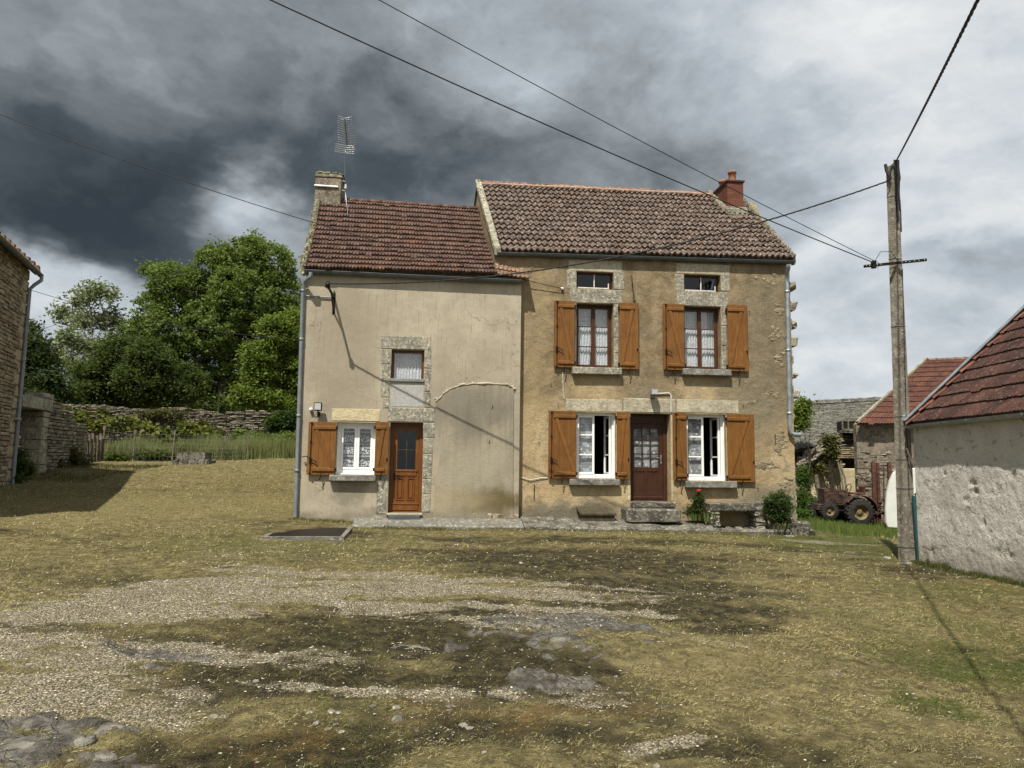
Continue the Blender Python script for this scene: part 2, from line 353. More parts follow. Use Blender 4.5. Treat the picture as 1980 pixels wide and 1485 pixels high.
def wood(name,a,b,rough=.5,g=1.0,worn=0):
    n=NB(name,rough,0,.25); gr=n.noise(1,5,.7,n.mapping((38*g,38*g,2.2)),.6); c=n.mix(n.mr(gr,.3,.7),a,b)
    c=n.mix(n.math('MULTIPLY',n.mr(n.noise(3,4,.6),.4,.8),.4),c,tuple(x*.6 for x in a)); c=n.mix(n.math('MULTIPLY',n.mr(n.noise(5,5,.7),.6,.9),.35),c,tuple(min(1,x*1.7+.01) for x in b))
    if worn: c=n.mix(n.math('MULTIPLY',n.mr(n.noise(9,5,.7),.5,.6),worn),c,(.3,.27,.22))
    oi=n.n.new('ShaderNodeObjectInfo'); c=n.mix(1.0,c,n.ramp(oi.outputs['Random'],[(0,.80),(1,1.0)]),'MULTIPLY'); n.col(c); n.bump(gr,.002,.5); MT[name]=n.m
wood('shutter_wood',(.145,.060,.012),(.195,.086,.019),.65)
wood('door_orange',(.13,.047,.010),(.18,.068,.015),.42)
wood('door_brown',(.045,.019,.011),(.066,.028,.015),.4)
wood('frame_brown',(.065,.023,.010),(.09,.032,.014),.45)
wood('old_wood',(.075,.062,.044),(.15,.128,.095),.9,.7,.3)
wood('hatch_wood',(.045,.037,.02),(.08,.065,.038),.9,.7,.1)
simple('white_pvc',(.78,.78,.76),.35,0,.03,5,0,.5)
simple('pale_paint',(.55,.53,.47),.6,0,.12,12)
simple('iron',(.018,.014,.012),.55,.6,.3,20)
simple('gutter_grey',(.075,.083,.088),.42,.1,.15,4,0,.4)
simple('downpipe_grey',(.17,.19,.205),.42,.1,.12,4,0,.4)
simple('zinc',(.30,.34,.36),.42,.6,.18,6,0,.5)
simple('galv',(.45,.46,.46),.4,.8,.15,12)
simple('cable_black',(.012,.012,.012),.6,0,.2,20)
simple('plastic_teal',(.02,.07,.075),.4,0,.1,8)
simple('lamp_grey',(.2,.2,.19),.4,.2,.15,10)
simple('lamp_glass',(.35,.36,.36),.15,0,.05,10,0,.6)
simple('rust',(.055,.032,.023),.9,.0,.6,7,.004)
simple('rust_red',(.075,.032,.022),.8,.1,.4,9,.004)
simple('yellow_rim',(.15,.11,.055),.7,0,.3,9)
simple('tyre',(.022,.021,.02),.85,0,.35,12,.004)
simple('van_white',(.56,.58,.55),.25,0,.05,2,0,.5)
simple('van_lower',(.40,.41,.26),.35,0,.08,2,0,.5)
simple('black_rubber',(.012,.012,.013),.8,0,.3,20)
simple('interior_shade',(.012,.010,.008),.95,0,.2,2)  # near-black colour stands in for the darkness of unlit rooms
simple('terracotta',(.26,.11,.06),.8,0,.15,8,.002)
simple('cap_dark',(.06,.035,.03),.8,0,.2,8)
simple('pink_mortar',(.30,.20,.16),.9,0,.2,9,.004)
simple('rough_white',(.36,.355,.34),.95,0,.12,14,.02)
simple('bark',(.045,.037,.027),.95,0,.35,9,.02)
simple('bark_pale',(.10,.09,.07),.95,0,.3,9,.02)
simple('red_petal',(.5,.01,.03),.6,0,.2,20)
simple('straw_stuff',(.3,.26,.15),.9,0,.3,20)
n=NB('brick',.9,0,.15); br=n.n.new('ShaderNodeTexBrick'); br.inputs['Scale'].default_value=1; br.inputs['Brick Width'].default_value=.22; br.inputs['Row Height'].default_value=.065; br.inputs['Mortar Size'].default_value=.008
sx=n.sep(n.obj); cmb=n.n.new('ShaderNodeCombineXYZ'); n.put(n.math('ADD',sx[0],sx[1]),cmb.inputs[0]); n.put(sx[2],cmb.inputs[1]); n.l.new(cmb.outputs[0],br.inputs['Vector'])
br.inputs['Color1'].default_value=(.10,.035,.022,1); br.inputs['Color2'].default_value=(.155,.055,.035,1); br.inputs['Mortar'].default_value=(.10,.06,.045,1)
n.col(n.mix(n.math('MULTIPLY',n.mr(n.noise(12,4,.7),.5,.7),.4),br.outputs[0],(.07,.03,.02))); n.bump(br.outputs['Fac'],-.006); MT['brick']=n.m
# chimney render left
n=NB('chimney_render',.95,0,.1); c=n.mix(n.mr(n.noise(3,5,.7),.3,.7),(.10,.085,.065),(.2,.17,.13)); c=n.mix(n.math('MULTIPLY',n.mr(n.sep(n.obj)[2],9.0,9.6),.6),c,(.05,.035,.03)); c=n.mix(n.math('MULTIPLY',n.mr(n.noise(14,5,.7),.58,.64),.5),c,(.36,.33,.26))
n.col(c); n.bump(n.noise(40,5,.7),.02); MT['chimney_render']=n.m
# verge stones mossy
stone('verge_stone',(.17,.155,.11),(.30,.28,.22),.9)
# white barn wall
n=NB('whitewash',.95,0,.1); c=n.mix(n.mr(n.noise(1.4,5,.65),.25,.75),(.70,.67,.61),(.84,.81,.75))
w=n.vmath('ADD',n.obj,n.vmath('SCALE',n.vmath('SUBTRACT',n.noise(3,3,.6,color=True),(.5,.5,.5)),.35))
mp=n.mapping((2.2,2.2,5.5),w); cr=n.noise(1.6,4,.6,mp); cm_=n.mr(cr,.66,.74)
c=n.mix(n.math('MULTIPLY',cm_,.5),c,(.36,.30,.22)); c=n.mix(n.math('MULTIPLY',n.mr(n.noise(30,4,.7),.55,.7),.25),c,(.25,.22,.18))
zb_=n.sep(w)[2]; c=n.mix(n.math('MULTIPLY',n.mr(zb_,.75,.05),.6),c,(.27,.235,.17)); c=n.mix(n.math('MULTIPLY',n.mr(n.noise(2.6,5,.7),.6,.85),.4),c,(.50,.43,.32)); n.col(c); n.bump(n.math('ADD',n.math('MULTIPLY',cm_,-1.6),n.math('ADD',n.math('MULTIPLY',n.noise(9,5,.65),2.2),n.noise(60,3,.7))),.028,.9); MT['whitewash']=n.m
# glass
def glass(name,fac,tint=(1,1,1)):
    n=NB(name); out=n.n['Material Output']; t=n.n.new('ShaderNodeBsdfTransparent'); t.inputs[0].default_value=(*tint,1); g=n.n.new('ShaderNodeBsdfGlossy'); g.inputs['Roughness'].default_value=.03
    m=n.n.new('ShaderNodeMixShader'); fr=n.n.new('ShaderNodeLayerWeight'); fr.inputs[0].default_value=.5; n.put(n.math('ADD',n.math('MULTIPLY',n.math('POWER',fr.outputs['Facing'],5),.8),fac+.02),m.inputs[0]); n.l.new(t.outputs[0],m.inputs[1]); n.l.new(g.outputs[0],m.inputs[2]); n.l.new(m.outputs[0],out.inputs[0]); MT[name]=n.m
glass('glass',.03,(.97,.98,.98)); glass('dark_glass',.02,(.35,.38,.42))
def curtain(name,kind):
    n=NB(name,.9,0,.1); out=n.n['Material Output']; n.col((.74,.76,.8))
    tr=n.n.new('ShaderNodeBsdfTransparent'); tl=n.n.new('ShaderNodeBsdfTranslucent'); tl.inputs[0].default_value=(.7,.72,.76,1)
    m0=n.n.new('ShaderNodeMixShader'); m0.inputs[0].default_value=.25; n.l.new(n.b.outputs[0],m0.inputs[1]); n.l.new(tl.outputs[0],m0.inputs[2])
    s=n.sep(n.obj)
    if kind=='sheer':
        f=n.math('MULTIPLY',n.mr(n.noise(1,3,.7,n.mapping((45,45,26))),.40,.62),.35); f=n.math('SUBTRACT',.98,f)
    elif kind=='lace':
        zz=n.math('FRACT',n.math('MULTIPLY',s[2],3.6))
        band=n.mr(n.math('ABSOLUTE',n.math('SUBTRACT',zz,.5)),.30,.26)
        fl=n.mr(n.voro(11,n.mapping((1,1,1.3)),'SMOOTH_F1'),.5,.32)
        motif=n.math('MULTIPLY',band,n.mr(n.noise(24,2,.5),.47,.53))
        stripe=n.mr(n.math('ABSOLUTE',n.math('SUBTRACT',zz,.05)),.09,.05)
        f=n.math('MAXIMUM',n.math('MAXIMUM',motif,n.math('MULTIPLY',stripe,.7)),.16)
    else:
        d=n.mr(n.voro(9,n.mapping((1,1,.8))),.26,.19); wv=n.mr(n.math('SINE',n.math('MULTIPLY',s[2],170)),.1,.9,.28,.5)
        scal=n.mr(n.noise(5,2,.5),.52,.58); f=n.math('MAXIMUM',n.math('MAXIMUM',d,wv),n.math('MULTIPLY',scal,.62))
    m=n.n.new('ShaderNodeMixShader'); n.put(f,m.inputs[0]); n.l.new(tr.outputs[0],m.inputs[1]); n.l.new(m0.outputs[0],m.inputs[2]); n.l.new(m.outputs[0],out.inputs[0]); MT[name]=n.m
curtain('curtain_sheer','sheer'); curtain('curtain_lace','lace'); curtain('curtain_dots','dots')
def leafmat(name,trans=.35,rough=.6):
    n=NB(name,rough,0,.25); out=n.n['Material Output']; a=n.attr('col'); n.col(a)
    tl=n.n.new('ShaderNodeBsdfTranslucent'); n.put(n.mix(.5,a,(.16,.2,.02)),tl.inputs[0]); m=n.n.new('ShaderNodeMixShader'); m.inputs[0].default_value=trans
    n.l.new(n.b.outputs[0],m.inputs[1]); n.l.new(tl.outputs[0],m.inputs[2]); n.l.new(m.outputs[0],out.inputs[0]); MT[name]=n.m
leafmat('leaf',.45); leafmat('blade',.2,.8)
n=NB('pebble',.9,0,.2); n.col(n.mix(n.math('MULTIPLY',n.noise(40,4,.7),.4),n.attr('col'),(.12,.1,.08))); MT['pebble']=n.m
# fence mesh
n=NB('wire_mesh',.5,.5); MT['wire_mesh']=n.m; n.col((.2,.2,.19))
# ============================================================ houses
def front_wall(mb,x0,x1,z0,z1,y,th,ops,ztop=None):
    """slab facing -y with rectangular openings; ztop(x) optional sloping top"""
    xs=sorted(set([x0,x1]+[v for o in ops for v in o[:2]])); zs=sorted(set([z0,z1]+[v for o in ops for v in o[2:]]))
    n=len(mb.v); nx=len(xs); nz=len(zs); L=[]
    for yy in (y,y+th):
        for z in zs:
            for x in xs: mb.v.append((x,yy,(ztop(x) if (ztop and z==z1) else z)))
    def I(k,i,j): return n+k*nx*nz+j*nx+i
    def hole(i,j):
        if i<0 or j<0 or i>=nx-1 or j>=nz-1: return True
        cx=(xs[i]+xs[i+1])/2; cz=(zs[j]+zs[j+1])/2
        return any(o[0]<cx<o[1] and o[2]<cz<o[3] for o in ops)
    def q(*a): mb.f.append(a); mb.c.append(mb.cur); mb.sm.append(False)
    for i in range(nx-1):
        for j in range(nz-1):
            if hole(i,j): continue
            q(I(0,i,j),I(0,i+1,j),I(0,i+1,j+1),I(0,i,j+1)); q(I(1,i,j),I(1,i,j+1),I(1,i+1,j+1),I(1,i+1,j))
            if hole(i-1,j): q(I(0,i,j),I(0,i,j+1),I(1,i,j+1),I(1,i,j))
            if hole(i+1,j): q(I(0,i+1,j),I(1,i+1,j),I(1,i+1,j+1),I(0,i+1,j+1))
            if hole(i,j-1): q(I(0,i,j),I(1,i,j),I(1,i+1,j),I(0,i+1,j))
            if hole(i,j+1): q(I(0,i,j+1),I(0,i+1,j+1),I(1,i+1,j+1),I(1,i,j+1))
class House:
    def __init__(s,org,name,label,cat,rz=PSI):
        s.off=Vector(org); s.root=empty(name,Hw(org) if rz==PSI else org,rz,label,cat)
    def part(s,mb,name,mat,parent=None):
        return mb.build(name,MT[mat],parent or s.root,off=s.off)
def tiles(mb,eL,eR,rL,rR,nc,nr,prof,thick=.028,curve=0,jit=.006,over=.04,ns=8):
    eL,eR,rL,rR=map(Vector,(eL,eR,rL,rR)); nrm=((eR-eL).cross(rL-eL)).normalized()
    if nrm.z<0: nrm=-nrm
    def P(u,v,h):
        a=eL.lerp(eR,u); b=rL.lerp(rR,u); p=a.lerp(b,v); return p+nrm*(h-curve*math.sin(math.pi*max(0,min(1,v)))) 
    for i in range(nr):
        v0=i/nr; v1=(i+1)/nr+over/nr
        for j in range(nc):
            r=random.random(); c=(r,r,r); ju=random.uniform(-jit,jit)*.5; h0=thick+random.uniform(0,jit); h1=.004
            dv=random.uniform(-jit,jit)*.6-(random.uniform(.012,.03) if random.random()<.03 else 0); tl=random.uniform(-.004,.004)
            vs=[];fs=[]
            for k in range(ns+1):
                s=k/ns; u=(j+s*1.0+ju)/nc; hp=prof(s); t=tl*(s-.5)*2
                vs+= [P(u,v0+dv/1.5,h0+hp+t-thick*1.15),P(u,v0+dv/1.5,h0+hp+t),P(u,(v0+v1)/2,(h0+h1)/2+hp+t*.5),P(u,v1,h1+hp*.85)]
            for k in range(ns):
                for m in range(3):
                    a=k*4+m; fs.append((a,a+4,a+5,a+1))
            mb.add(vs,fs,c,False)
    return P
# sharper: rows shade flat at the lip
def prof2(s): return .024*max(0,math.cos(4*math.pi*s))**.8+.004*math.cos(4*math.pi*s)
def profw(s): return .03*math.cos(4*math.pi*s)
def profs(s): return .014*math.cos(2*math.pi*s)
# ---------- geometry from the two facades
yL=-.2
LX0=H(582,760,yL).x; JX=H(1005.5,760,yL).x; LZE=H(800,536,yL).z
Leave0=H(590,519,yL-.12); Leave1=H(957,531,yL-.12)
LrL=H(612,381,3.1); LrR=H(917,404,3.1)
ReL=H(960,485,-.10); ReR=H(1537,500,-.10); RrL=H(922,354,3.5); RrR=H(1426,378,3.5)
RX0=H(959,500,0).x; RX1=H(1533,760,0).x; RZE=H(1250,500,0).z
house1=House((LX0,yL,-.05),'village_house','lower house half with beige streaked render, sagging brown tile roof and one pair of shutters','house')
house2=House((RX1,0,-.2),'village_house','taller tan and ochre house half with four pairs of orange-brown shutters and brick chimney','house')
# ---------- walls
LW=HR(650,817,726,918,yL); LD=HR(752,817,817,992,yL); LU=HR(756,676,820,736,yL)
mb=MB(); dzL=Leave0.z-LZE; 
def ztL(x): t=(x-LX0)/(JX-LX0); return Leave0.z-.02+(Leave1.z-Leave0.z)*t
front_wall(mb,LX0,JX,-.5,5.6,yL,.45,[LW,LD,LU],ztL)
# left side wall with gable, back wall
def gable(mb,xf,xr,xb,yf,yr,yb,zf,zr,zb,th,z0=-.5):
    pts=[(xf,yf,z0),(xf,yf,zf),(xr,yr,zr),(xb,yb,zb),(xb,yb,z0)]
    n=len(pts); vs=pts+[(x+th,y,z) for x,y,z in pts]
    mb.add(vs,[tuple(range(n)),tuple(range(2*n-1,n-1,-1))]+[(i,(i+1)%n,(i+1)%n+n,i+n) for i in range(n)])
gable(mb,LX0+.003,LrL.x+.1,LX0-.5,yL+.45,3.1,6.4,Leave0.z+.1,LrL.z-.15,Leave0.z,.4)
mb.box(LX0-.5,JX-.5,6.4,6.8,-.5,Leave0.z)
wallL=house1.part(mb,'wall','cream')
tag(wallL,'beige cement render with dark vertical rain streaks')
m=MB(); m.box(LX0+.05,JX,.3+yL+.6,.35+yL+.6,-.4,4.9); house1.part(m,'interior_partition','interior_shade')
# scar panel: old lean-to outline, thicker render with pale rim
pz=[(844,776),(856,763),(870,752),(889,745),(915,742),(950,742),(980,744),(990,748),(994,754)]
up=[H(x,y,yL) for x,y in pz]; up=[(p.x,p.z) for p in up]
m=MB(); b0=H(838,990,yL); poly=[(H(993,760,yL).x+.02,-.1),(H(993,760,yL).x,up[-1][1]-.03)]+[(a,b-.02) for a,b in up[::-1]]+[(up[0][0]-.06,up[0][1]-.4),(b0.x+.16,1.6),(b0.x+.02,.8),(b0.x,-.1)]
m.prism(poly,yL-.022,yL+.02); house1.part(m,'render_patch','scar')
m=MB(); pts=[(a,yL-.02,b) for a,b in up]
fine=[]
for a,b in zip(pts[:-1],pts[1:]):
    for k in range(5): t=k/5; fine.append(tuple(a[i]+(b[i]-a[i])*t+random.uniform(-.012,.012)*(i!=1) for i in range(3)))
m.tube(fine,[random.uniform(.015,.034) for _ in fine],6)
for p_ in fine[::1]:
    for _ in range(2): m.ico((p_[0]+random.uniform(-.05,.05),p_[1]+.012,p_[2]+random.uniform(-.045,.02)),random.uniform(.015,.035),1.4,.6,.8,.35)
house1.part(m,'render_ridge','lime_stone')
# flaked base edge bottom right
m=MB()
for k in range(9):
    x=H(915,980,yL).x+k*.115; m.rock(x-.02,x+random.uniform(.08,.14),yL-random.uniform(.015,.04),yL+.02,-.1,random.uniform(.02,.15),.02)
house1.part(m,'wall_foot','broken_stone')
# ---------- stone dressings of left house (3 mm to 15 mm proud)
def block(m,px0,py0,px1,py1,yl,pr=.012,dep=.06,j=.004,b=.012):
    a=HR(px0,py0,px1,py1,yl); m.rock(a[0],a[1],yl-pr,yl+dep,a[2],a[3],j,None,b)
m=MB()
for q in ((737,650,833,675.5),(737,676,755.5,704),(738,705,755.5,738),(737,739,754,768),(740,769,753,789),(820.5,676,834,712),(820.5,713,832,757),(820.5,758,833,788)): block(m,*q,yL)
house1.part(m,'stone_surround','lichen_stone'); m=MB(); block(m,750,789,818,816,yL,.016); block(m,818.6,790,841,816,yL,.013)
for q in ((818,818,841,846),(818,847,838,877),(817.6,878,836,926),(816.6,927,834,955),(816.4,956,832,990),(728,923,750,994)):
    block(m,*q,yL,.010)
    if q[3]==990: house1.part(m,'stone_surround','lichen_stone'); m=MB()
house1.part(m,'door_jamb','lichen_stone')
m=MB(); block(m,641,789.5,736,815.5,yL,.008,.06,.008,.02); tag(house1.part(m,'lintel','ochre_stone'),'pale yellow stone lintel')
m=MB(); block(m,755.5,739.5,819.2,787,yL,.004,.10,0); a=HR(754,738,819.6,789,yL); house1.part(m,'infill_panel','rough_white')
# ---------- generic pieces
def frame(m,x0,x1,z0,z1,y,w,d,wb=None):
    wb=wb or w
    m.box(x0,x0+w,y,y+d,z0,z1,.004); m.box(x1-w,x1,y,y+d,z0,z1,.004); m.box(x0+w,x1-w,y+.002,y+d,z0,z0+wb,.004); m.box(x0+w,x1-w,y+.002,y+d,z1-w,z1,.004)
def curtain_mesh(m,x0,x1,z0,z1,y,amp=.018,wl=.075,swag=0):
    n=max(8,int((x1-x0)/.012)); vs=[];fs=[]
    for i in range(n+1):
        x=x0+(x1-x0)*i/n
        for k in range(5):
            t=k/4; z=z0+(z1-z0)*t; xx=x-(swag*(1-t)**2*(i/n)); vs.append((xx,y+amp*math.sin(x/wl*6.28+math.sin(x*9))*(.6+.4*(1-t)),z))
    for i in range(n):
        for k in range(4): a=i*5+k; fs.append((a,a+5,a+6,a+1))
    m.add(vs,fs,None,True)
def window(h,op,y,mat,ncols,rows,rec=.2,curt=None,open_right=False,fw=.05,lf=.055,back=True,label=None,gl='glass',brown=False,bar=.022):
    x0,x1,z0,z1=op; Y=y+rec
    m=MB(); frame(m,x0+.002,x1-.002,z0+.002,z1-.002,Y,fw,.07,fw*(1.5 if not brown else 1))
    w=h.part(m,'window',mat); 
    if label: tag(w,label)
    ix0,ix1,iz0,iz1=x0+fw,x1-fw,z0+fw*(1.5 if not brown else 1),z1-fw; mid=(ix0+ix1)/2
    leaves=[(ix0,mid),(mid,ix1)] if ncols==2 else [(ix0,ix1)]
    for k,(a,b) in enumerate(leaves):
        if open_right and k==1:
            # casement swung inwards, hinged on the right
            m=MB(); frame(m,0,b-a,iz0,iz1,0,lf,.045); 
            for r in range(1,rows): zz=iz0+(iz1-iz0)*r/rows; m.box(lf,b-a-lf,.008,.035,zz-bar/2,zz+bar/2)
            g=MB(); g.box(lf,b-a-lf,.02,.024,iz0+lf,iz1-lf)
            ang=R(85)
            for mm in (m,g):
                mm.v=[(b-.01-((b-a)-v[0])*0-( (v[0])*math.cos(ang)) - 0*v[1] - v[1]*math.sin(ang), Y+.05+v[0]*math.sin(ang)-v[1]*math.cos(ang), v[2]) for v in mm.v]
            o=h.part(m,'casement',mat,w); o2=h.part(g,'pane',gl,w); continue
        m=MB(); frame(m,a+.002,b-.002,iz0+.002,iz1-.002,Y-.012,lf,.05)
        for r in range(1,rows): zz=iz0+(iz1-iz0)*r/rows; m.box(a+lf,b-lf,Y-.006,Y+.03,zz-bar/2,zz+bar/2)
        o=h.part(m,'casement',mat,w)
        m=MB(); m.box(a+lf,b-lf,Y+.014,Y+.018,iz0+lf,iz1-lf); h.part(m,'pane',gl,w)
        if curt:
            m=MB(); curtain_mesh(m,a+.01,b-.01,iz0+.01,iz1-.01,Y+.085,*( (.016,.07) if curt=='curtain_sheer' else (.003,.3)),swag=(.06 if (curt=='curtain_sheer' and k==0 and label and 'left' in label) else 0))
            h.part(m,'curtain',curt,w)
    m=MB(); bx=(x0+x1)/2
    for zz in (z0+.03,z1-.012): m=MB(); m.lathe([(.0,-.012),(.016,-.01),(.016,0)],(bx+.02,Y-.004,zz),'y',8); h.part(m,'drain_cap','black_rubber',w)
    return w
def shutter(h,q,y,side,z0=None,bar_=False):
    """side=-1 hinged on its right edge (left shutter), +1 mirrored"""
    x0,x1,a,b=q; t=.032; yf=y-.055
    m=MB(); n=max(2,round((x1-x0)/.135)); w=(x1-x0)/n
    for k in range(n): m.box(x0+k*w+.0015,x0+(k+1)*w-.0015,yf-t,yf,a+.0,b,.004)
    m.box(x0+.01,x1-.01,yf-t+.005,yf-.004,a+.006,b-.006)
    s=h.part(m,'shutter','shutter_wood')
    m=MB(); xi0,xi1=(x0+.13*(x1-x0)+.03,x1-.005) if side<0 else (x0+.005,x1-.13*(x1-x0)-.03)
    zt,zb=b-.13,a+.115
    for zz in (zt,zb): m=MB(); m.box(xi0,xi1,yf-t-.028,yf-t,zz-.042,zz+.042,.014); h.part(m,'batten','shutter_wood',s)
    m=MB(); p0=(xi0+.07,0,zt-.05); p1=(xi1-.05,0,zb+.05)
    if side>0: p0=(xi1-.07,0,zt-.05); p1=(xi0+.05,0,zb+.05)
    ww=.038; m.prism([(p0[0]-ww,p0[2]),(p0[0]+ww,p0[2]),(p1[0]+ww,p1[2]),(p1[0]-ww,p1[2])],yf-t-.022,yf-t); h.part(m,'brace','shutter_wood',s)
    m=MB(); hx=x1 if side<0 else x0
    for zz in (zt,zb): m=MB(); m.box(hx-.02*(side<0)-.0,hx+.03 if side<0 else hx-.03,yf-t-.012,yf+.03,zz-.04,zz+.04,.004); h.part(m,'hinge','iron',s)
    m=MB(); cx=(x0+x1)/2+.0
    m.bar((cx,y+.01,a-.05),(cx,yf-t-.03,a-.05),.014); m.bar((cx-.015,yf-t-.025,a-.10),(cx+.02,yf-t-.03,a+.045),.018,.012); m.ico((cx-.012,yf-t-.03,a-.10),.022)
    h.part(m,'shutter_dog','iron',s)
    if bar_:
        m=MB(); bx=x0+.07; m.tube([(bx,yf-t-.02,a+.01),(bx,yf-t-.02,b-.01)],.008,6); hz=a+(b-a)*.27
        m.box(bx-.025,bx+.025,yf-t-.03,yf-t,hz-.07,hz+.07,.005); m.tube([(bx,yf-t-.03,hz),(bx+.03,yf-t-.05,hz+.03),(bx+.12,yf-t-.05,hz-.02),(bx+.14,yf-t-.04,hz-.06)],.011,6)
        for zz in (b-.03,a+(b-a)*.62,a+.03): m.box(bx-.02,bx+.02,yf-t-.028,yf-t,zz-.015,zz+.015)
        m.tube([(bx,yf-t-.02,b-.02),(bx+.05,yf-t-.03,b-.05)],.006,5)
        h.part(m,'espagnolette','iron',s)
    else:
        m=MB(); kx=x1-.035 if side>0 else x0+.04; kz=a+(b-a)*.29; m.bar((kx,yf-t-.008,kz-.05),(kx,yf-t-.008,kz+.04),.012); m.bar((kx-.02,yf-t-.012,kz+.015),(kx+.02,yf-t-.012,kz+.015),.012); h.part(m,'catch','iron',s)
    return s
def sill(h,q,y,mat='sill_stone',pr=.15):
    m=MB(); m.rock(q[0],q[1],y-pr,y+.2,q[2],q[3],.006,None,.015); return h.part(m,'sill',mat)
# left house windows
w=window(house1,LW,yL,'white_pvc',2,1,.2,'curtain_lace',fw=.075,lf=.055,label='white double casement with lace curtain')
m=MB(); frame(m,LW[0]-.001,LW[1]+.001,LW[2],LW[3],yL+.12,.025,.08); house1.part(m,'window_lining','white_pvc')
sill(house1,HR(638,918.5,727,930,yL),yL)
shutter(house1,HR(596,816,650,918,yL),yL,-1,bar_=True); shutter(house1,HR(725.5,816,752,918,yL),yL,1)
m=MB(); p=H(597,883,yL); m.tube([(p.x-.0,yL-.1,p.z),(p.x-.07,yL-.1,p.z+.01),(p.x-.13,yL-.1,p.z-.01)],.012,6); m.bar((p.x-.06,yL-.09,p.z-.13),(p.x-.06,yL+.01,p.z-.13),.015); m.bar((p.x-.09,yL-.09,p.z-.15),(p.x-.03,yL-.09,p.z-.12),.014); house1.part(m,'shutter_hook','iron')
window(house1,LU,yL,'door_orange',1,1,.14,'curtain_sheer',fw=.055,lf=.001,brown=True,label='small brown-framed window with white net curtain')
m=MB(); a=HR(753.5,732.5,820,738.5,yL); m.box(a[0],a[1],yL-.045,yL+.16,a[2],a[3],.008); house1.part(m,'sill','lamp_grey')
# left door
def door_left():
    x0,x1,z0,z1=LD; Y=yL+.2; h=house1; m=MB(); f=.085
    frame(m,x0+.002,x1-.002,z0,z1,Y,f,.08,.03); d=h.part(m,'door','door_orange'); tag(d,'varnished orange-brown half-glazed front door')
    a,b,c,e=x0+f+.002,x1-f-.002,z0+.03,z1-f-.002; gm=c+(e-c)*.49
    m=MB(); st=.085
    m.box(a,a+st,Y+.015,Y+.055,c,e,.004); m.box(b-st,b,Y+.015,Y+.055,c,e,.004); m.box(a+st,b-st,Y+.016,Y+.055,e-.08,e,.004); m.box(a+st,b-st,Y+.016,Y+.055,gm-.17,gm,.004); m.box(a+st,b-st,Y+.016,Y+.055,c,c+.22,.004)
    m.box(a+st,b-st,Y+.035,Y+.05,c+.22,gm-.17)
    mid=(a+b)/2; m.box(mid-.04,mid+.04,Y+.016,Y+.05,c+.22,gm-.17,.004)
    m.box(a+.03,b-.03,Y-.008,Y+.018,gm-.05,gm-.012,.006); m.box(a+.05,b-.05,Y+.002,Y+.018,gm-.14,gm-.065,.004); m.box(a+.0,b-.0,Y-.01,Y+.018,c+.02,c+.15,.005); m.box(a-.02,b+.02,Y-.022,Y+.018,c+.15,c+.17,.004)
    for (p,q) in ((a+st+.01,mid-.05),(mid+.05,b-st-.01)):
        frame(m,p-.01,q+.01,c+.24,gm-.19,Y+.004,.022,.03); m.box(p+.035,q-.035,Y+.018,Y+.04,c+.29,gm-.24,.01)
    h.part(m,'door_leaf','door_orange',d)
    m=MB(); m.box(a+st,b-st,Y+.03,Y+.034,gm,e-.08); h.part(m,'pane','dark_glass',d)
    m=MB(); m.box(mid-.006,mid+.006,Y+.022,Y+.028,gm,e-.08); zc=(gm+e-.08)/2; m.box(a+st,b-st,Y+.021,Y+.029,zc-.006,zc+.006); h.part(m,'glazing_bar','hatch_wood',d)
    m=MB(); hx=a+.035; m.box(hx-.018,hx+.018,Y+.002,Y+.016,gm-.25,gm-.09,.004); m.tube([(hx,Y-.03,gm-.13),(hx+.11,Y-.035,gm-.13)],.009,6); m.tube([(hx,Y+.01,gm-.13),(hx,Y-.03,gm-.13)],.009,6)
    h.part(m,'handle','iron',d)
    m=MB(); t=HR(747,991,816,997,yL); m.box(t[0],t[1],yL-.09,yL+.22,z0-.045,z0-.002,.008); h.part(m,'threshold','lime_stone',d)
door_left()
m=MB(); t=HR(749,997,812,1005,yL); m.box(t[0]+.02,t[1],yL-.14,yL-.02,-.09,LD[2]-.047,.006); house1.part(m,'step','gutter_grey')
# floodlight + sensor
m=MB(); q=HR(607,778,622,794,yL-.2); m.box(q[0],q[1],yL-.22,yL-.12,q[2],q[3],.01); m.bar(((q[0]+q[1])/2,yL-.16,q[2]),((q[0]+q[1])/2,yL-.02,q[2]-.08),.03); m.box((q[0]+q[1])/2-.03,(q[0]+q[1])/2+.03,yL-.06,yL,q[2]-.12,q[2]-.02,.006)
fl=house1.part(m,'floodlight','iron'); m=MB(); m.box(q[0]+.015,q[1]-.015,yL-.226,yL-.222,q[2]+.02,q[3]-.02); house1.part(m,'lamp_glass','lamp_glass',fl)
m=MB(); p=H(602,792,yL); m.lathe([(.0,-.09),(.035,-.08),(.042,-.03),(.04,.0)],(p.x,yL,p.z),'y',12); house1.part(m,'motion_sensor','white_pvc')
m=MB(); m.tube([(p.x,yL-.02,p.z-.04),(p.x+.03,yL-.03,p.z-.1),(p.x+.09,yL-.03,p.z-.12),(p.x+.13,yL-.04,p.z-.08)],.007,5); house1.part(m,'lamp_cable','gutter_grey')
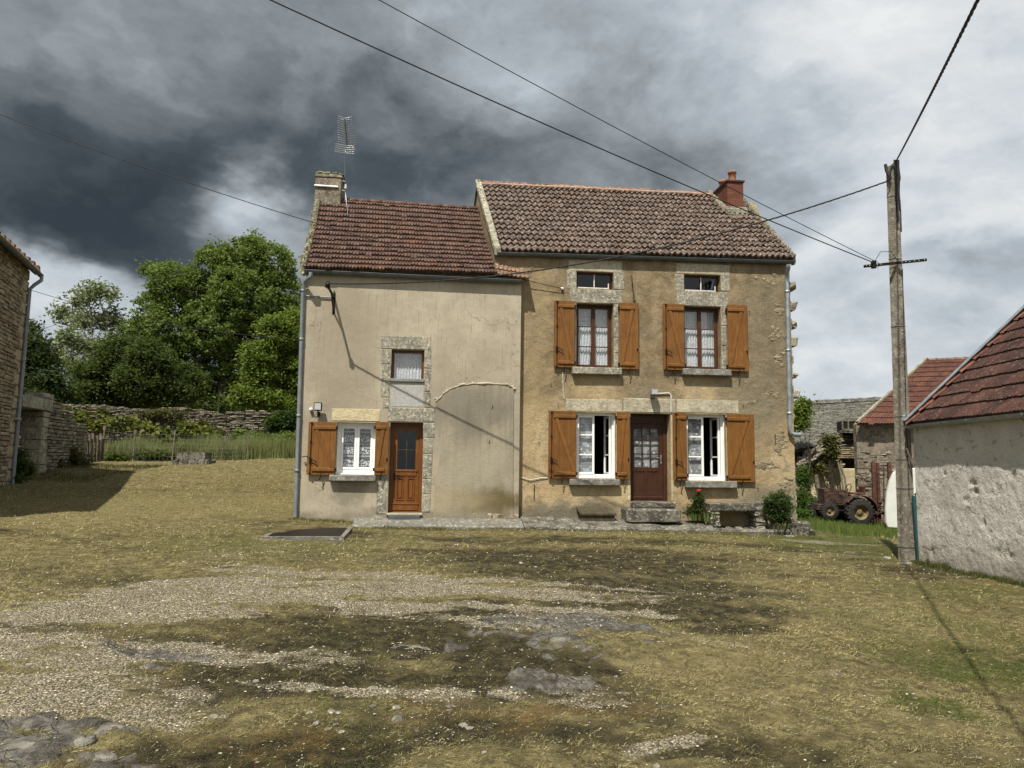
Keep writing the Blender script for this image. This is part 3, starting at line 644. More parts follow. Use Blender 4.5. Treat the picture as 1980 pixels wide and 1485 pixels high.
# gutter: half-round channel along a line
def gutter(h,a,b,r=.07,name='gutter',mat='gutter_grey',lip=.008,nb=7):
    a=Vector(a);b=Vector(b); m=MB(); d=(b-a).normalized(); out=Vector((d.y,-d.x,0)).normalized(); vs=[];fs=[]; n=9
    N=12
    for i in range(N+1):
        p=a.lerp(b,i/N)
        for rr in (r,r-.006):
            for k in range(n+1):
                t=math.pi*k/n; vs.append(p+out*(math.cos(t)*rr)-Vector((0,0,1))*math.sin(t)*rr)
    s=2*(n+1)
    for i in range(N):
        for k in range(n):
            fs.append((i*s+k,i*s+k+1,(i+1)*s+k+1,(i+1)*s+k)); fs.append((i*s+n+1+k,(i+1)*s+n+1+k,(i+1)*s+n+2+k,i*s+n+2+k))
    m.add(vs,fs,None,True)
    m.tube([a+out*r,b+out*r],lip,6)
    for p in (a,b):
        m.add([p]+[p+out*(math.cos(math.pi*k/n)*r)-Vector((0,0,1))*math.sin(math.pi*k/n)*r for k in range(n+1)],[tuple([0]+[k+1 for k in range(n)]+[n+1])])
    g=h.part(m,name,mat)
    if nb:
        for i in range(nb):
            m=MB(); p=a.lerp(b,(i+.5)/nb)
            pts=[p+out*(math.cos(math.pi*k/8)*(r+.006))-Vector((0,0,1))*math.sin(math.pi*k/8)*(r+.006) for k in range(9)]
            m.tube(pts,.006,4); h.part(m,'gutter_bracket',mat,g)
    return g
gLa=H(590,523,yL-.10); gLb=H(1008,543,yL-.10); gutter(house1,gLa,gLb,.075)
m=MB(); m.box(LX0,JX,yL-.05,yL+.0,0,0); 
# soffit boards
def strip(m,a,b,y0,y1,t):
    m.add([(a.x,y0,a.z),(b.x,y0,b.z),(b.x,y1,b.z),(a.x,y1,a.z),(a.x,y0,a.z+t),(b.x,y0,b.z+t),(b.x,y1,b.z+t),(a.x,y1,a.z+t)],[(0,1,2,3),(7,6,5,4),(0,4,5,1),(1,5,6,2),(2,6,7,3),(3,7,4,0)])
m=MB(); strip(m,Vector((LX0,0,Leave0.z-.02)),Vector((JX,0,H(1008,534,yL).z)),yL-.08,yL+.4,.04); house1.part(m,'soffit','old_wood')
# left downpipe
def pipe(h,pts,r,mat,name='downpipe',rings=(),n=10):
    m=MB(); m.tube(pts,r,n); g=h.part(m,name,mat)
    if rings:
        for p in rings: m=MB(); m.lathe([(r+.001,-.03),(r+.009,-.028),(r+.009,.028),(r+.001,.03)],p,'z',n); h.part(m,'pipe_collar',mat,g)
    return g
a=H(601,527,yL-.3); b=H(588,546,yL-.12); b2=H(586,562,yL-.06); c=H(571,1000,yL-.06)
def lp(p,q,t): return tuple(p[i]+(q[i]-p[i])*t for i in range(3))
pipe(house1,[a,(a.x,a.y,a.z-.09),(a.x-.05,a.y+.02,a.z-.13),(b.x+.02,b.y,b.z+.02),(b.x-.0,b.y+.03,b.z-.06),b2,lp(b2,c,.5),c],.045,'downpipe_grey',rings=[lp(b2,c,t) for t in (.0,.22,.56,.8)])
# cable entry arm
ARM0=H(646,578,yL); ARM=(ARM0.x-.02,yL-.9,H(642,553,yL-.9).z)
m=MB(); e=H(590,572,yL-.03); f_=H(640,575,yL-.03)
m.tube([e,(f_.x-.05,yL-.03,f_.z),f_,(f_.x+.03,yL-.03,f_.z+.06),(ARM0.x,yL-.03,ARM0.z+.2)],.016,8); cd=house1.part(m,'conduit','downpipe_grey')
m=MB(); m.bar((ARM0.x,yL+.02,ARM0.z+.03),ARM,.045,.035); m.bar((ARM0.x,yL-.0,ARM0.z-.32),(ARM0.x,yL-.42,ARM0.z+.02),.03); m.ico((ARM[0],ARM[1],ARM[2]+.03),.06,1,1,1.6); m.box(ARM0.x-.03,ARM0.x+.03,yL-.012,yL+.01,ARM0.z-.36,ARM0.z+.12); house1.part(m,'cable_bracket','iron')
# wall hooks
m=MB()
for px,py in ((952,787),(946,855)):
    m=MB(); p=H(px,py,yL-.02); m.tube([(p.x,yL-.012,p.z+.06),(p.x+.01,yL-.03,p.z),(p.x-.01,yL-.03,p.z-.03)],.008,5); house1.part(m,'wall_hook','iron')
# ---------- roof left
m=MB(); tiles(m,(Leave0.x-.03,Leave0.y-.06,Leave0.z),(Leave1.x+.05,Leave1.y-.06,Leave1.z),LrL,(LrR.x+.08,LrR.y,LrR.z),29,15,prof2,.045,.10,.016)
r1=house1.part(m,'roof','tile_left'); tag(r1,'sagging roof of small brown interlocking tiles with orange and white lichen')
m=MB(); e3=H(1016,534,yL-.02); tiles(m,Leave1-Vector((0.02,.06,.02)),(JX+.15,Leave1.y-.06,H(1012,537,yL-.28).z),(Leave1.x,-.0,Leave1.z+.36),(JX+.15,0,H(1012,537,yL-.28).z+.3),4,2,prof2,.03); o=house1.part(m,'roof','tile_rust')
tag(o,'short strip of rusty tiles over the right end of the eave')
m=MB(); bl=Vector((LrL.x-.3,6.9,Leave0.z-.1)); br_=Vector((LrR.x-.3,6.9,Leave1.z)); tiles(m,br_,bl,LrR,LrL,12,10,profs,.03); house1.part(m,'roof','tile_left')
def under(m,a,b,c,d,t=.05):   # closed slab below tiles
    vs=[Vector(p)-Vector((0,0,.012)) for p in (a,b,c,d)]; vs+=[v-Vector((0,0,t)) for v in vs]; m.add(vs,[(0,1,2,3),(7,6,5,4),(0,4,5,1),(1,5,6,2),(2,6,7,3),(3,7,4,0)])
def undercurve(m,eL,eR,rL,rR,curve,n=8,dz=.03):
    eL,eR,rL,rR=map(Vector,(eL,eR,rL,rR)); nrm=((eR-eL).cross(rL-eL)).normalized()
    if nrm.z<0:nrm=-nrm
    vs=[];fs=[]
    for i in range(n+1):
        v=i/n
        for p in (eL.lerp(rL,v),eR.lerp(rR,v)):
            q=p-nrm*(curve*math.sin(math.pi*v)+dz); vs+=[q,q-nrm*.06]
    for i in range(n):
        a=i*4; fs+=[(a,a+2,a+6,a+4),(a+1,a+5,a+7,a+3),(a,a+4,a+5,a+1),(a+2,a+3,a+7,a+6)]
    fs+=[(0,1,3,2),(n*4,n*4+2,n*4+3,n*4+1)]; m.add(vs,fs)
m=MB(); undercurve(m,Leave0,Leave1,LrL,LrR,.10); undercurve(m,br_,bl,LrR,LrL,0); house1.part(m,'roof_boarding','mortar_dark')
def ridge(h,a,b,n,r,mat,name='ridge_tiles',drop=.0,lip=True):
    m=MB(); a=Vector(a); b=Vector(b); d=(b-a)/n; dn=d.normalized(); side=Vector((dn.y,-dn.x,0)).normalized()
    for i in range(n):
        p=a+d*i; q=p+d*1.04; rr=random.random(); vs=[];fs=[]; k=8
        for (P_,ra) in ((p,r*1.08),(q,r*.95)):
            for t in range(k+1):
                an=math.pi*t/k; vs.append(P_+side*math.cos(an)*ra+Vector((0,0,1))*(math.sin(an)*ra*.8-.06))
        for (P_,ra) in ((p,r*1.08-.02),):
            for t in range(k+1):
                an=math.pi*t/k; vs.append(P_+side*math.cos(an)*ra+Vector((0,0,1))*(math.sin(an)*ra*.8-.06))
        for t in range(k): fs.append((t,t+1,t+k+2,t+k+1)); fs.append((t,t+2*k+2,t+2*k+3,t+1))
        m.add(vs,fs,(rr,rr,rr),True)
        if lip and random.random()<.8: m.tube([vs[t]+Vector((0,0,.006)) for t in range(k+1)],.012,5,(rr,rr,rr))
    return h.part(m,name,mat)
ridge(house1,LrR+Vector((.1,0,.03)),(LrL.x+.8,3.1,LrL.z-.02+.0),11,.12,'tile_left')
# left verge of mossy stones
m=MB(); P0=Vector((Leave0.x-.12,Leave0.y-.02,Leave0.z+.02)); P1=Vector((LrL.x-.02,LrL.y,LrL.z+.04)); N=26
nr_=Vector((0,-.64,.77))
for i in range(N):
    a=P0.lerp(P1,i/N)-nr_*.1*math.sin(math.pi*i/N); b=P0.lerp(P1,(i+1)/N)-nr_*.1*math.sin(math.pi*(i+1)/N); c_=(a+b)/2; w_=random.uniform(.05,.085)
    m.rock(c_.x-w_+.08,c_.x+w_+.06,a.y-.03,b.y+.03,a.z-.16,b.z+random.uniform(-.01,.05),.03,(.36,.38,.24),.03)
for i in range(N):
    a=P0.lerp(P1,i/N)-nr_*.1*math.sin(math.pi*i/N); m.rock(a.x+.10,a.x+.15,a.y-.02,a.y+.16,a.z-.03,a.z+.14,.008,(.3,.22,.2))
house1.part(m,'verge','verge_stone')
# chimney left
c0=H(611,331,2.75); c1=H(661,331,2.75); zb=H(611,412,2.75).z; ztp=c0.z
m=MB(); m.rock(c0.x,c1.x,2.75,3.5,zb-.5,ztp-.16,.012,None,.02); ch=house1.part(m,'chimney','chimney_render')
m=MB(); m.rock(c0.x-.02,c1.x+.03,2.72,3.53,ztp-.155,ztp-.07,.012,None,.02)
for k in range(14): x=c0.x+random.random()*(c1.x-c0.x); m.rock(x-.07,x+.07,2.72,2.9,ztp-.08,ztp-random.uniform(.0,.05),.02,(.35,.38,.2))
house1.part(m,'chimney_cap','verge_stone',ch)
m=MB(); zz=H(611,358,2.7).z; m.tube([(c0.x-.02,2.72,zz),(c1.x-.08,2.72,zz-.01)],.028,8); house1.part(m,'white_strap','white_pvc',ch)
m=MB(); 
for k in range(10): x=c0.x-.05+k*.085; m.rock(x,x+.1,2.55,2.76,zb-.15,zb+random.uniform(-.02,.07),.02)
house1.part(m,'chimney_flashing','verge_stone',ch)
# ---------- antenna (mounted on chimney)
mastx=c1.x+.09; mt=H(668,238,2.9); mz0=H(668,395,2.9).z
m=MB(); m.tube([(mastx,2.9,mz0-.1),(mt.x,2.9,mt.z)],.017,8)
ant=empty('tv_antenna',Hw((mastx,2.9,mz0)),PSI,'tall rake aerial with pale rods on a thin mast beside the left chimney','aerial'); AO=Vector((mastx,2.9,mz0))
m.build('mast',MT['gutter_grey'],ant,AO)
m=MB(); 
for zz in (H(665,351,2.9).z,H(665,369,2.9).z): m.bar((c1.x-.02,2.85,zz),(mastx,2.9,zz),.03)
m.box(mastx-.02,mastx+.04,2.84,2.9,H(668,366,2.9).z,H(668,357,2.9).z,.004); m.build('mast_bracket',MT['galv'],ant,AO)
# boom points towards the camera and down, rods across
bt=Vector((mt.x+.01,2.9,mt.z)); m=MB(); m2=MB()
b_a=bt+Vector((0,-.25,.02)); b_b=bt+Vector((.05,.1,-.62)); m.bar(b_a,b_b,.022)
for i in range(13):
    p=b_a.lerp(b_b,i/12)
    for sgn in(-1,1):
        L=.19+.006*i; m2.tube([p,p+Vector((sgn*L,-.02,.045*(1 if i<11 else 1)))],.0075,4); m2.tube([p+Vector((0,.05,0)),p+Vector((sgn*L*.9,.05,-.01))],.006,4)
m.build('boom',MT['gutter_grey'],ant,AO); m2.build('director_rods',MT['galv'],ant,AO)
m=MB()
for i in range(5):
    z=bt.z-.66-i*.055
    for sgn in (-1,1): m.tube([(bt.x,2.88,z),(bt.x+sgn*.27,2.84,z-.02*sgn)],.006,4)
m.build('reflector_rods',MT['galv'],ant,AO)
m=MB(); q=H(668,372,2.85); q2=H(672,405,2.4); m.tube([(q.x,2.86,q.z),(q.x+.04,2.8,q.z-.3),(q2.x,q2.y,q2.z),(q2.x+.03,2.2,q2.z-.2),(q2.x-.02,2.1,q2.z-.25)],.008,5); m.build('aerial_lead',MT['galv'],ant,AO)
# ============================================================ right house
h=house2
ATT=[HR(1115,525.5,1186,558,0),HR(1323,531,1393,563,0)]; UW=[HR(1114.5,587,1186,711,0),HR(1322,592.5,1394,714,0)]
GW=[HR(1113,797.5,1191,925,0),HR(1326,801,1404,929.5,0)]; RD=HR(1219,799.5,1297,970,0)
CEL=HR(1120,984,1181,996,0)
ztR0=H(960,488,0).z; ztR1=H(1533,502,0).z
m=MB(); front_wall(m,RX0,RX1,-.6,6,0,.45,ATT+UW+GW+[RD],lambda x: ztR0+(ztR1-ztR0)*(x-RX0)/(RX1-RX0))
gable(m,RX0+.0,RrL.x+.04,2*RrL.x-RX0,.451,3.5,7.0,ztR0,RrL.z-.14,ztR0,.4,-.6)
gable(m,RX1-.4,RrR.x+.15,2*RrR.x-RX1,.451,3.5,7.0,ztR1,RrR.z-.2,ztR1,.4,-.6)
m.box(2*RrL.x-RX0+.4,RX1-1,6.6,7.0,-.6,ztR1-.1)
tag(h.part(m,'wall','tan'),'brown pebbly render above, ochre render below, grey stains')
m=MB(); m.box(JX+.0,RX1-.5,2.6,2.65,-.5,ztR1-.2); m.box(JX,RX1-.5,.5,2.6,2.9,2.95); h.part(m,'interior_partition','interior_shade')
# parapet cover: visible gable face and pale verge
m=MB()
A=ReL+Vector((-.02,0,.02)); B=RrL+Vector((-.02,0,.06)); N=30
for i in range(N):
    a=A.lerp(B,i/N); b=A.lerp(B,(i+1)/N); m.add([(a.x-.02,a.y,a.z-.12),(a.x+.13,a.y,a.z-.12),(b.x+.13,b.y,b.z-.12),(b.x-.02,b.y,b.z-.12)]+[(p.x+dx+random.uniform(-.01,.01),p.y,p.z+.045+random.uniform(-.012,.012)) for p,dx in ((a,-.02),(a,.13),(b,.13),(b,-.02))],[(3,2,1,0),(4,5,6,7),(0,1,5,4),(1,2,6,5),(2,3,7,6),(3,0,4,7)])
h.part(m,'verge','verge_stone')
m=MB(); A2=ReR+Vector((.0,0,.02)); B2=RrR+Vector((.02,0,.04))
for i in range(N):
    a=A2.lerp(B2,i/N); b=A2.lerp(B2,(i+1)/N); m.rock(min(a.x,b.x)-.05,max(a.x,b.x)+.02,a.y,b.y+.02,a.z-.16,b.z+.02,.012,(.4,.38,.33),.01)
h.part(m,'verge','verge_stone')
# roof
m=MB(); tiles(m,ReL+Vector((.1,-.04,0)),ReR+Vector((-.02,-.04,0)),RrL+Vector((.1,0,0)),RrR+Vector((0,0,0)),25,14,profw,.05,.03,.016,ns=12)
tag(h.part(m,'roof','tile_right'),'long roof of grey-brown wavy interlocking tiles speckled with white lichen')
m=MB(); bR=Vector((2*RrR.x-RX1,7.3,ztR1)); bL=Vector((2*RrL.x-RX0,7.3,ztR0)); tiles(m,bR,bL,RrR,RrL,14,10,profs,.03); h.part(m,'roof','tile_right')
m=MB(); undercurve(m,ReL,ReR,RrL,RrR,.03); undercurve(m,bR,bL,RrR,RrL,0); h.part(m,'roof_boarding','mortar_dark')
ridge(h,RrL+Vector((.02,0,.05)),RrR+Vector((.1,0,.03)),20,.11,'tile_rust',lip=False)
m=MB(); a=RrL+Vector((.1,-.13,-.06)); b=RrR+Vector((0,-.13,-.06)); m.tube([a.lerp(b,t/30)+Vector((0,random.uniform(-.01,.01),random.uniform(-.008,.008))) for t in range(31)],.045,6); h.part(m,'ridge_mortar','pink_mortar')
gutter(h,H(961,489,-.10),H(1535,506,-.10),.065,nb=9)
m=MB(); strip(m,Vector((RX0,0,ztR0-.02)),Vector((RX1,0,ztR1-.02)),-.07,.4,.04); h.part(m,'soffit','old_wood')
# chimney brick
q0=H(1407,402,2.35); q1=H(1438,402,2.35); zt_=H(1420,352,2.35).z; zb=H(1420,404,2.35).z
qx=H(1382,380,3.3)
m=MB(); yb=3.5; m.box(q0.x,q1.x,2.35,yb,zb-.7,zt_,.0)
bc=h.part(m,'chimney','brick'); tag(bc,'red brick chimney with two clay pots')
m=MB(); m.box(q0.x-.04,q1.x+.04,2.31,yb+.04,zt_,zt_+.06,.01); h.part(m,'chimney_cap','cap_dark',bc)
for (yy,hh,rr) in ((2.55,.34,.105),(3.25,.34,.1)):
    m=MB(); cx=(q0.x+q1.x)/2; m.lathe([(rr*1.08,0),(rr,.03),(rr*.95,hh*.75),(rr*1.18,hh*.78),(rr*1.2,hh*.9),(rr*1.05,hh),(rr*.8,hh),(rr*.8,hh*.3)],(cx,yy,zt_+.06),'z',18); h.part(m,'chimney_pot','terracotta',bc)
m=MB()
sl=(RrR.z-ReR.z)/(3.5+.24); 
for i in range(14):
    yy=2.2+i*.1; zz=ReR.z+(yy+.24)*sl
    if i<=1: m.rock(q0.x-.06,q1.x+.06,yy-.02,yy+.12,zz-.05,zz+.14,.015)
    else:
        m.rock(q0.x-.14,q0.x+.02,yy,yy+.12,zz-.05,zz+.12,.015); m.rock(q1.x-.02,q1.x+.1,yy,yy+.12,zz-.05,zz+.12,.015)
h.part(m,'chimney_flashing','lichen_stone',bc)
# stone dressings
m=MB()
for q in ((1099,503,1203,525),): block(m,*q,0,.006)
h.part(m,'lintel','lime_stone'); m=MB(); block(m,1307,510,1411,530.5,0,.006)
h.part(m,'lintel','lime_stone')
for L_ in ([(1096, 522.5, 1114.5, 559), (1186.5, 526, 1207, 560), (1101, 560, 1203, 586.5), (1186.8, 588, 1196, 613), (1186.8, 614, 1196, 652), (1186.8, 653, 1196, 682), (1186.8, 683, 1196, 711), (1109.5, 588, 1114, 640), (1109.5, 641, 1114, 711)],[(1305, 530.8, 1322.5, 563), (1393.5, 531, 1411, 563), (1309, 563.5, 1407, 592), (1394.6, 593, 1404.5, 630), (1394.6, 631, 1404.5, 668), (1394.6, 669, 1404.5, 714), (1317, 594, 1321.8, 650), (1317, 651, 1321.8, 714)]):
    m=MB()
    for q in L_: block(m,*q,0,.010)
    h.part(m,'stone_surround','lichen_stone')
for q in ((1093,771,1204,796.5),(1205,770,1307,798.5),(1308,772,1429,799.5)): m=MB(); block(m,*q,0,.008,.05,.006,.02); h.part(m,'lintel','lime_stone')
m=MB()
for q in ((1213,800,1218.5,968),(1297.5,800,1301,968),(1191.5,800,1195,925),(1404.5,803,1408,929)): m=MB(); block(m,*q,0,.006); h.part(m,'door_jamb' if q[3]==968 else 'window_jamb','ochre_stone')
for k,q in enumerate(ATT):
    w=window(h,q,0,'frame_brown',1,1,.13,None,fw=.03,lf=.012,brown=True,gl='dark_glass')
    x0,x1,z0,z1=q; m=MB(); m.box(x0+.03,x1-.08,.10,.14,z0+.01,z0+.05,.003); m.box((x0+x1)/2-.012,(x0+x1)/2+.012,.10,.13,z0+.05,z1-.04,.003); m.box(x1-.11,x1-.085,.10,.13,z0+.03,z0+.16,.003); h.part(m,'glazing_bar','pale_paint',w)
for k,q in enumerate(UW):
    window(h,q,0,'frame_brown',2,3,.2,'curtain_sheer',fw=.045,lf=.045,brown=True,label=('left ' if k==0 else 'right ')+'upstairs brown casement with white net curtains')
sill(h,HR(1105,711.5,1200,725,0),0,'lichen_stone'); sill(h,HR(1317,714.5,1410.5,727,0),0)
for k,q in enumerate(GW):
    w=window(h,q,0,'white_pvc',2,3,.16,'curtain_dots',True,fw=.06,lf=.05,label='white casement, right leaf swung open inwards',bar=.03)
    m=MB(); frame(m,q[0]+.001,q[1]-.001,q[2],q[3],.1,.022,.06); h.part(m,'window_lining','white_pvc',w)
sill(h,HR(1100,926,1196,938.5,0),0); sill(h,HR(1323,930,1421,943,0),0)
for q,s,b in (((1070,583,1110,711),-1,1),((1196.5,587,1233,714.5),1,0),((1280,589,1321,716),-1,1),((1404.5,591,1443.5,718.5),1,0),((1059.5,795,1113,925),-1,1),((1191,797,1216,926),1,0),((1299.5,798,1326,928.5),-1,1),((1404,801,1456,932),1,0)):
    shutter(h,HR(*q,0),0,s,bar_=bool(b))
# brown door
def door_right():
    x0,x1,z0,z1=RD; Y=.26; m=MB(); f=.05
    frame(m,x0+.002,x1-.05,z0,z1-.18,Y,f,.08,.04); m.box(x0+.002,x1-.002,Y+.0,Y+.08,z1-.178,z1-.003); m.box(x1-.049,x1-.002,Y+.01,Y+.08,z0,z1-.178)
    d=h.part(m,'door','door_brown'); tag(d,'dark brown front door glazed with nine panes over two panels')
    a,b,c,e=x0+f+.004,x1-.05-f-.004,z0+.045,z1-.18-f-.004; gz0_=c+(e-c)*.42; st=.11
    m=MB(); m.box(a,a+st,Y+.02,Y+.06,c,e,.004); m.box(b-st,b,Y+.02,Y+.06,c,e,.004); m.box(a+st,b-st,Y+.021,Y+.06,e-.1,e,.004); m.box(a+st,b-st,Y+.021,Y+.06,gz0_-.1,gz0_,.004); m.box(a+st,b-st,Y+.021,Y+.06,c,c+.14,.004)
    m.box(a+st,b-st,Y+.035,Y+.055,c+.14,gz0_-.1); mid=(a+b)/2; m.box(mid-.03,mid+.03,Y+.022,Y+.05,c+.14,gz0_-.1,.004); m.box(a,b,Y-.01,Y+.02,c,c+.07,.01)
    for p,q in ((a+st,mid-.03),(mid+.03,b-st)): frame(m,p,q,c+.14,gz0_-.1,Y+.026,.02,.02)
    for i in (1,2):
        xx=a+st+(b-a-2*st)*i/3; m.box(xx-.012,xx+.012,Y+.024,Y+.05,gz0_,e-.1); zz=gz0_+(e-.1-gz0_)*i/3; m.box(a+st,b-st,Y+.026,Y+.05,zz-.012,zz+.012)
    h.part(m,'door_leaf','door_brown',d)
    m=MB(); m.box(a+st,b-st,Y+.036,Y+.04,gz0_,e-.1); h.part(m,'pane','glass',d)
    m=MB(); curtain_mesh(m,a+st-.02,b-st+.02,gz0_-.02,e-.08,Y+.1,.004,.2); h.part(m,'curtain','curtain_dots',d)
    m=MB(); hx=b-.05; hz=gz0_+.23; m.box(hx-.018,hx+.018,Y+.008,Y+.022,hz-.14,hz+.07,.004); m.tube([(hx,Y+.02,hz),(hx,Y-.03,hz),(hx-.11,Y-.035,hz)],.009,6); h.part(m,'handle','lamp_grey',d)
door_right()
m=MB(); q=HR(1220,970,1302,982,-.05); m.rock(q[0],q[1],-.24,.3,q[2],RD[2]-.003,.012,None,.02); q=HR(1207,983,1310,999,-.3); m.rock(q[0],q[1],-.55,.1,q[2]-.12,q[3]+.0,.02,None,.03); h.part(m,'doorstep','dark_stone')
# hatch
m=MB(); q=HR(1115,981,1186,993,-.1); a=H(1115,980,0); m.add([(q[0]+.0,-.03,q[3]-.03),(q[1]-.06,-.03,q[3]-.03),(q[1]+.0,-.38,q[2]-.02),(q[0]+.03,-.38,q[2]-.02),(q[0]+.0,-.03,q[3]+.01),(q[1]-.06,-.03,q[3]+.01),(q[1]+.0,-.38,q[2]+.02),(q[0]+.03,-.38,q[2]+.02)],[(0,1,2,3),(7,6,5,4),(0,4,5,1),(1,5,6,2),(2,6,7,3),(3,7,4,0)])
m.box(q[0]+.05,q[1]-.03,-.34,-.0,q[2]-.2,q[2]-.025); h.part(m,'cellar_hatch','hatch_wood')
# lamp above door
m=MB(); q=HR(1257.5,753,1271,764,-.16); m.box(q[0],q[1],-.24,-.1,q[2],q[3],.01); m.box(q[0]+.03,q[1]-.03,-.14,-.0,q[2]-.06,q[2]-.0,.008); l=h.part(m,'floodlight','lamp_grey'); m=MB(); m.box(q[0]+.015,q[1]-.015,-.247,-.243,q[2]+.015,q[3]-.015); h.part(m,'lamp_glass','lamp_glass',l)
m=MB(); a=H(1268,761,-.03); b=H(1294,760,-.03); c=H(1297.5,766,-.03); d=H(1297.5,797,-.03); m.tube([a,b,(c.x-.01,-.03,c.z+.04),c,d],.014,7); h.part(m,'conduit','pale_paint')
# small wall things
m=MB(); a=H(1221,533,-.03); b=H(1227,586,-.03); m.bar(a,b,.028,.02); m.ico((b.x,b.y,b.z+.05),.03); h.part(m,'iron_bar','rust'); m=MB(); a=H(1089,562,-.03); b=H(1086,578,-.03); m.bar(a,b,.03,.02); m.tube([a,(a.x,.0,a.z)],.01,5)
for px,py in ((1079,782),(1042,855),(1437,783),(1465,943),(1449,602),(1211,509),(1417,512),(1065,741)):
    m=MB(); p=H(px,py,-.015); m.tube([(p.x,.0,p.z),(p.x,-.03,p.z),(p.x+.005,-.03,p.z-.03)],.009,5); h.part(m,'wall_hook','rust')
m=MB(); a=H(1499,839,-.03); m.bar(a,(a.x,-.03,a.z-.2),.02); a=H(1033,936,-.02); m.bar(a,(a.x,-.02,a.z-.35),.015); 
h.part(m,'wall_iron','rust')
m=MB(); a=H(1007,923,-.02); m.tube([a,H(1025,928,-.03),H(1045,924,-.025),H(1059,924,-.02)],.010,6); a=H(1088,720,-.012); m.tube([a,H(1089,760,-.012),H(1091,771,-.012)],.008,5); h.part(m,'wall_cable','pale_paint')
m=MB(); a=H(1087,558,-.04); m.ico(a,.045,1,1,.8); h.part(m,'insulator','white_pvc')
# plaster lumps (broken render at corner) and right quoins
m=MB()
def splash(m,cx,cy,w_,h_,n,yl=-.0,t=.02):
    p=H(cx,cy,0)
    m=MB()
    for k in range(int(n*1.2)):
        x=p.x+random.gauss(0,w_/3.2); z=p.z+random.gauss(0,h_/2.4); s=random.uniform(.025,.06); g_=random.uniform(.3,.6); m.ico((x,yl+.006,z),s,1.5,.42,1.0,.35,(g_,g_,g_*.95))
    h.part(m,'broken_render','broken_stone')
splash(m,1475,900,.75,.1,40); splash(m,1510,855,.3,.35,28); splash(m,1450,778,.2,.05,10)
for cx_,cy,wd in ((1495,540,.5),(1507,598,.2),(1500,645,.35),(1508,700,.2),(1498,760,.4)): splash(m,cx_,cy,wd,.22,13)
splash(m,1520,950,.4,.35,36); splash(m,1018,526,.35,.16,20)
m=MB()
for py,w_,hh in ((553,.12,.13),(590,.15,.16),(627,.14,.14),(661,.13,.2),(695,.05,.15),(725,.19,.1),(761,.2,.16),(800,.06,.12),(870,.03,.3)):
    p=H(1532,py,.1); m.rock(p.x-.1,p.x+w_,.08,.5,p.z-hh*.65,p.z+hh*.65,.035,None,.04)
for k in range(40):
    z=-.2+k*.15; m.rock(RX1-.05,RX1+random.uniform(.01,.06),.02,.45,z,z+.16,.012,None,.03)
h.part(m,'quoin','lichen_stone')
# right downpipe
a=H(1524,512,-.28); b=H(1522,528,-.1); c=H(1527,830,-.08); d=H(1546,841,-.08)
pipe(h,[a,(a.x,a.y,a.z-.08),(b.x,b.y,b.z),lp((b.x,-.08,b.z-.1),c,.02),lp((b.x,-.08,b.z),c,.5),c,(c.x+.02,-.08,c.z-.08),(c.x+.09,-.1,c.z-.13),(d.x,-.12,d.z-.0)],.052,'zinc',rings=[lp((b.x,-.08,b.z),c,t) for t in (.12,.5,.9)],n=12)
# plinth of right house
m=MB(); x=H(1110,998,0).x
for k in range(12):
    xx=H(1385,1010,-.2).x+k*.19; m.rock(xx,xx+.22,-.42+random.uniform(-.05,.05),.05,-.6,-.2+random.uniform(-.05,.05),.04,None,.05)
p=H(1540,1020,-.2)
for k in range(12): m.rock(p.x-.25+random.uniform(-.1,.25),p.x+.1+random.uniform(-.1,.12),-.5+random.uniform(-.1,.1),.3,-.7,-.12+random.uniform(-.1,.1),.05,None,.06)
h.part(m,'plinth','dark_stone')
# ============================================================ stone terrace, bench, pit, mat
def paving(name,pts_px,y0,y1,zt,kind,mat,label=None,cat=None,thick=.4,nx=60,amp=.02):
    pass
def slabmesh(x0,x1,yf,yb,zt,amp,nx,ny,edge=.06,tilt=0):
    vs=[];fs=[]
    for i in range(nx+1):
        x=x0+(x1-x0)*i/nx
        for j in range(ny+1):
            y=yf(x)+(yb-yf(x))*j/ny; z=zt(x)-tilt*(1-j/ny)+amp*(2*float(fbm(x*3,y*5,4,31))-1)
            if j==0: z-=edge*.35
            vs.append((x,y,z))
        vs.append((x,yf(x)-.015+random.uniform(-.02,.02),zt(x)-.5))
    s=ny+2
    for i in range(nx):
        for j in range(ny): a=i*s+j; fs.append((a,a+s,a+s+1,a+1))
        fs.append((i*s+ny+1,(i+1)*s+ny+1,(i+1)*s,i*s))
    for i in (0,nx): fs.append(tuple([i*s+j for j in range(ny+1)]+[i*s+ny+1]))
    m=MB(); m.add(vs,fs,None,False); return m
zA=H(680,1020,yL-.75).z
t=empty('terrace',Hw((JX,-.6,-.1)),PSI,'uneven grey stone ledge running along the foot of both house fronts','stone ledge')
xA=H(680,1021,yL-.65).x; xB=H(1012,1018,-.75).x
m=slabmesh(xA,xB,lambda x:-.85+.03*math.sin(x*2),-.19,lambda x:-.01+0*x,.012,60,8,.06,.13); m.build('concrete_paving',MT['concrete_slab'],t,Vector((JX,-.6,-.1)))
xC=H(1383,1021,-.8).x
m=slabmesh(xB+.01,xC,lambda x:-.95-.12*math.sin((x)*1.1)+.05*math.sin(x*4.3),.02,lambda x:.02-.012*x,.045,110,14,.06,.15); tag(m.build('rock_ledge',MT['dark_stone'],t,Vector((JX,-.6,-.1))),'rough lichen-spotted rock ledge')
# rock & moss lumps at ledge front
m=MB()
for k in range(60):
    x=random.uniform(xB,xC+1.7); m.ico((x,-.98-.05*math.sin(x*4)+random.uniform(-.06,.1),-.16-.03*x+random.uniform(-.04,.03)),random.uniform(.03,.09),1.8,.8,.6,.3)
m.build('ledge_rubble',MT['dark_stone'],t,Vector((JX,-.6,-.1)))
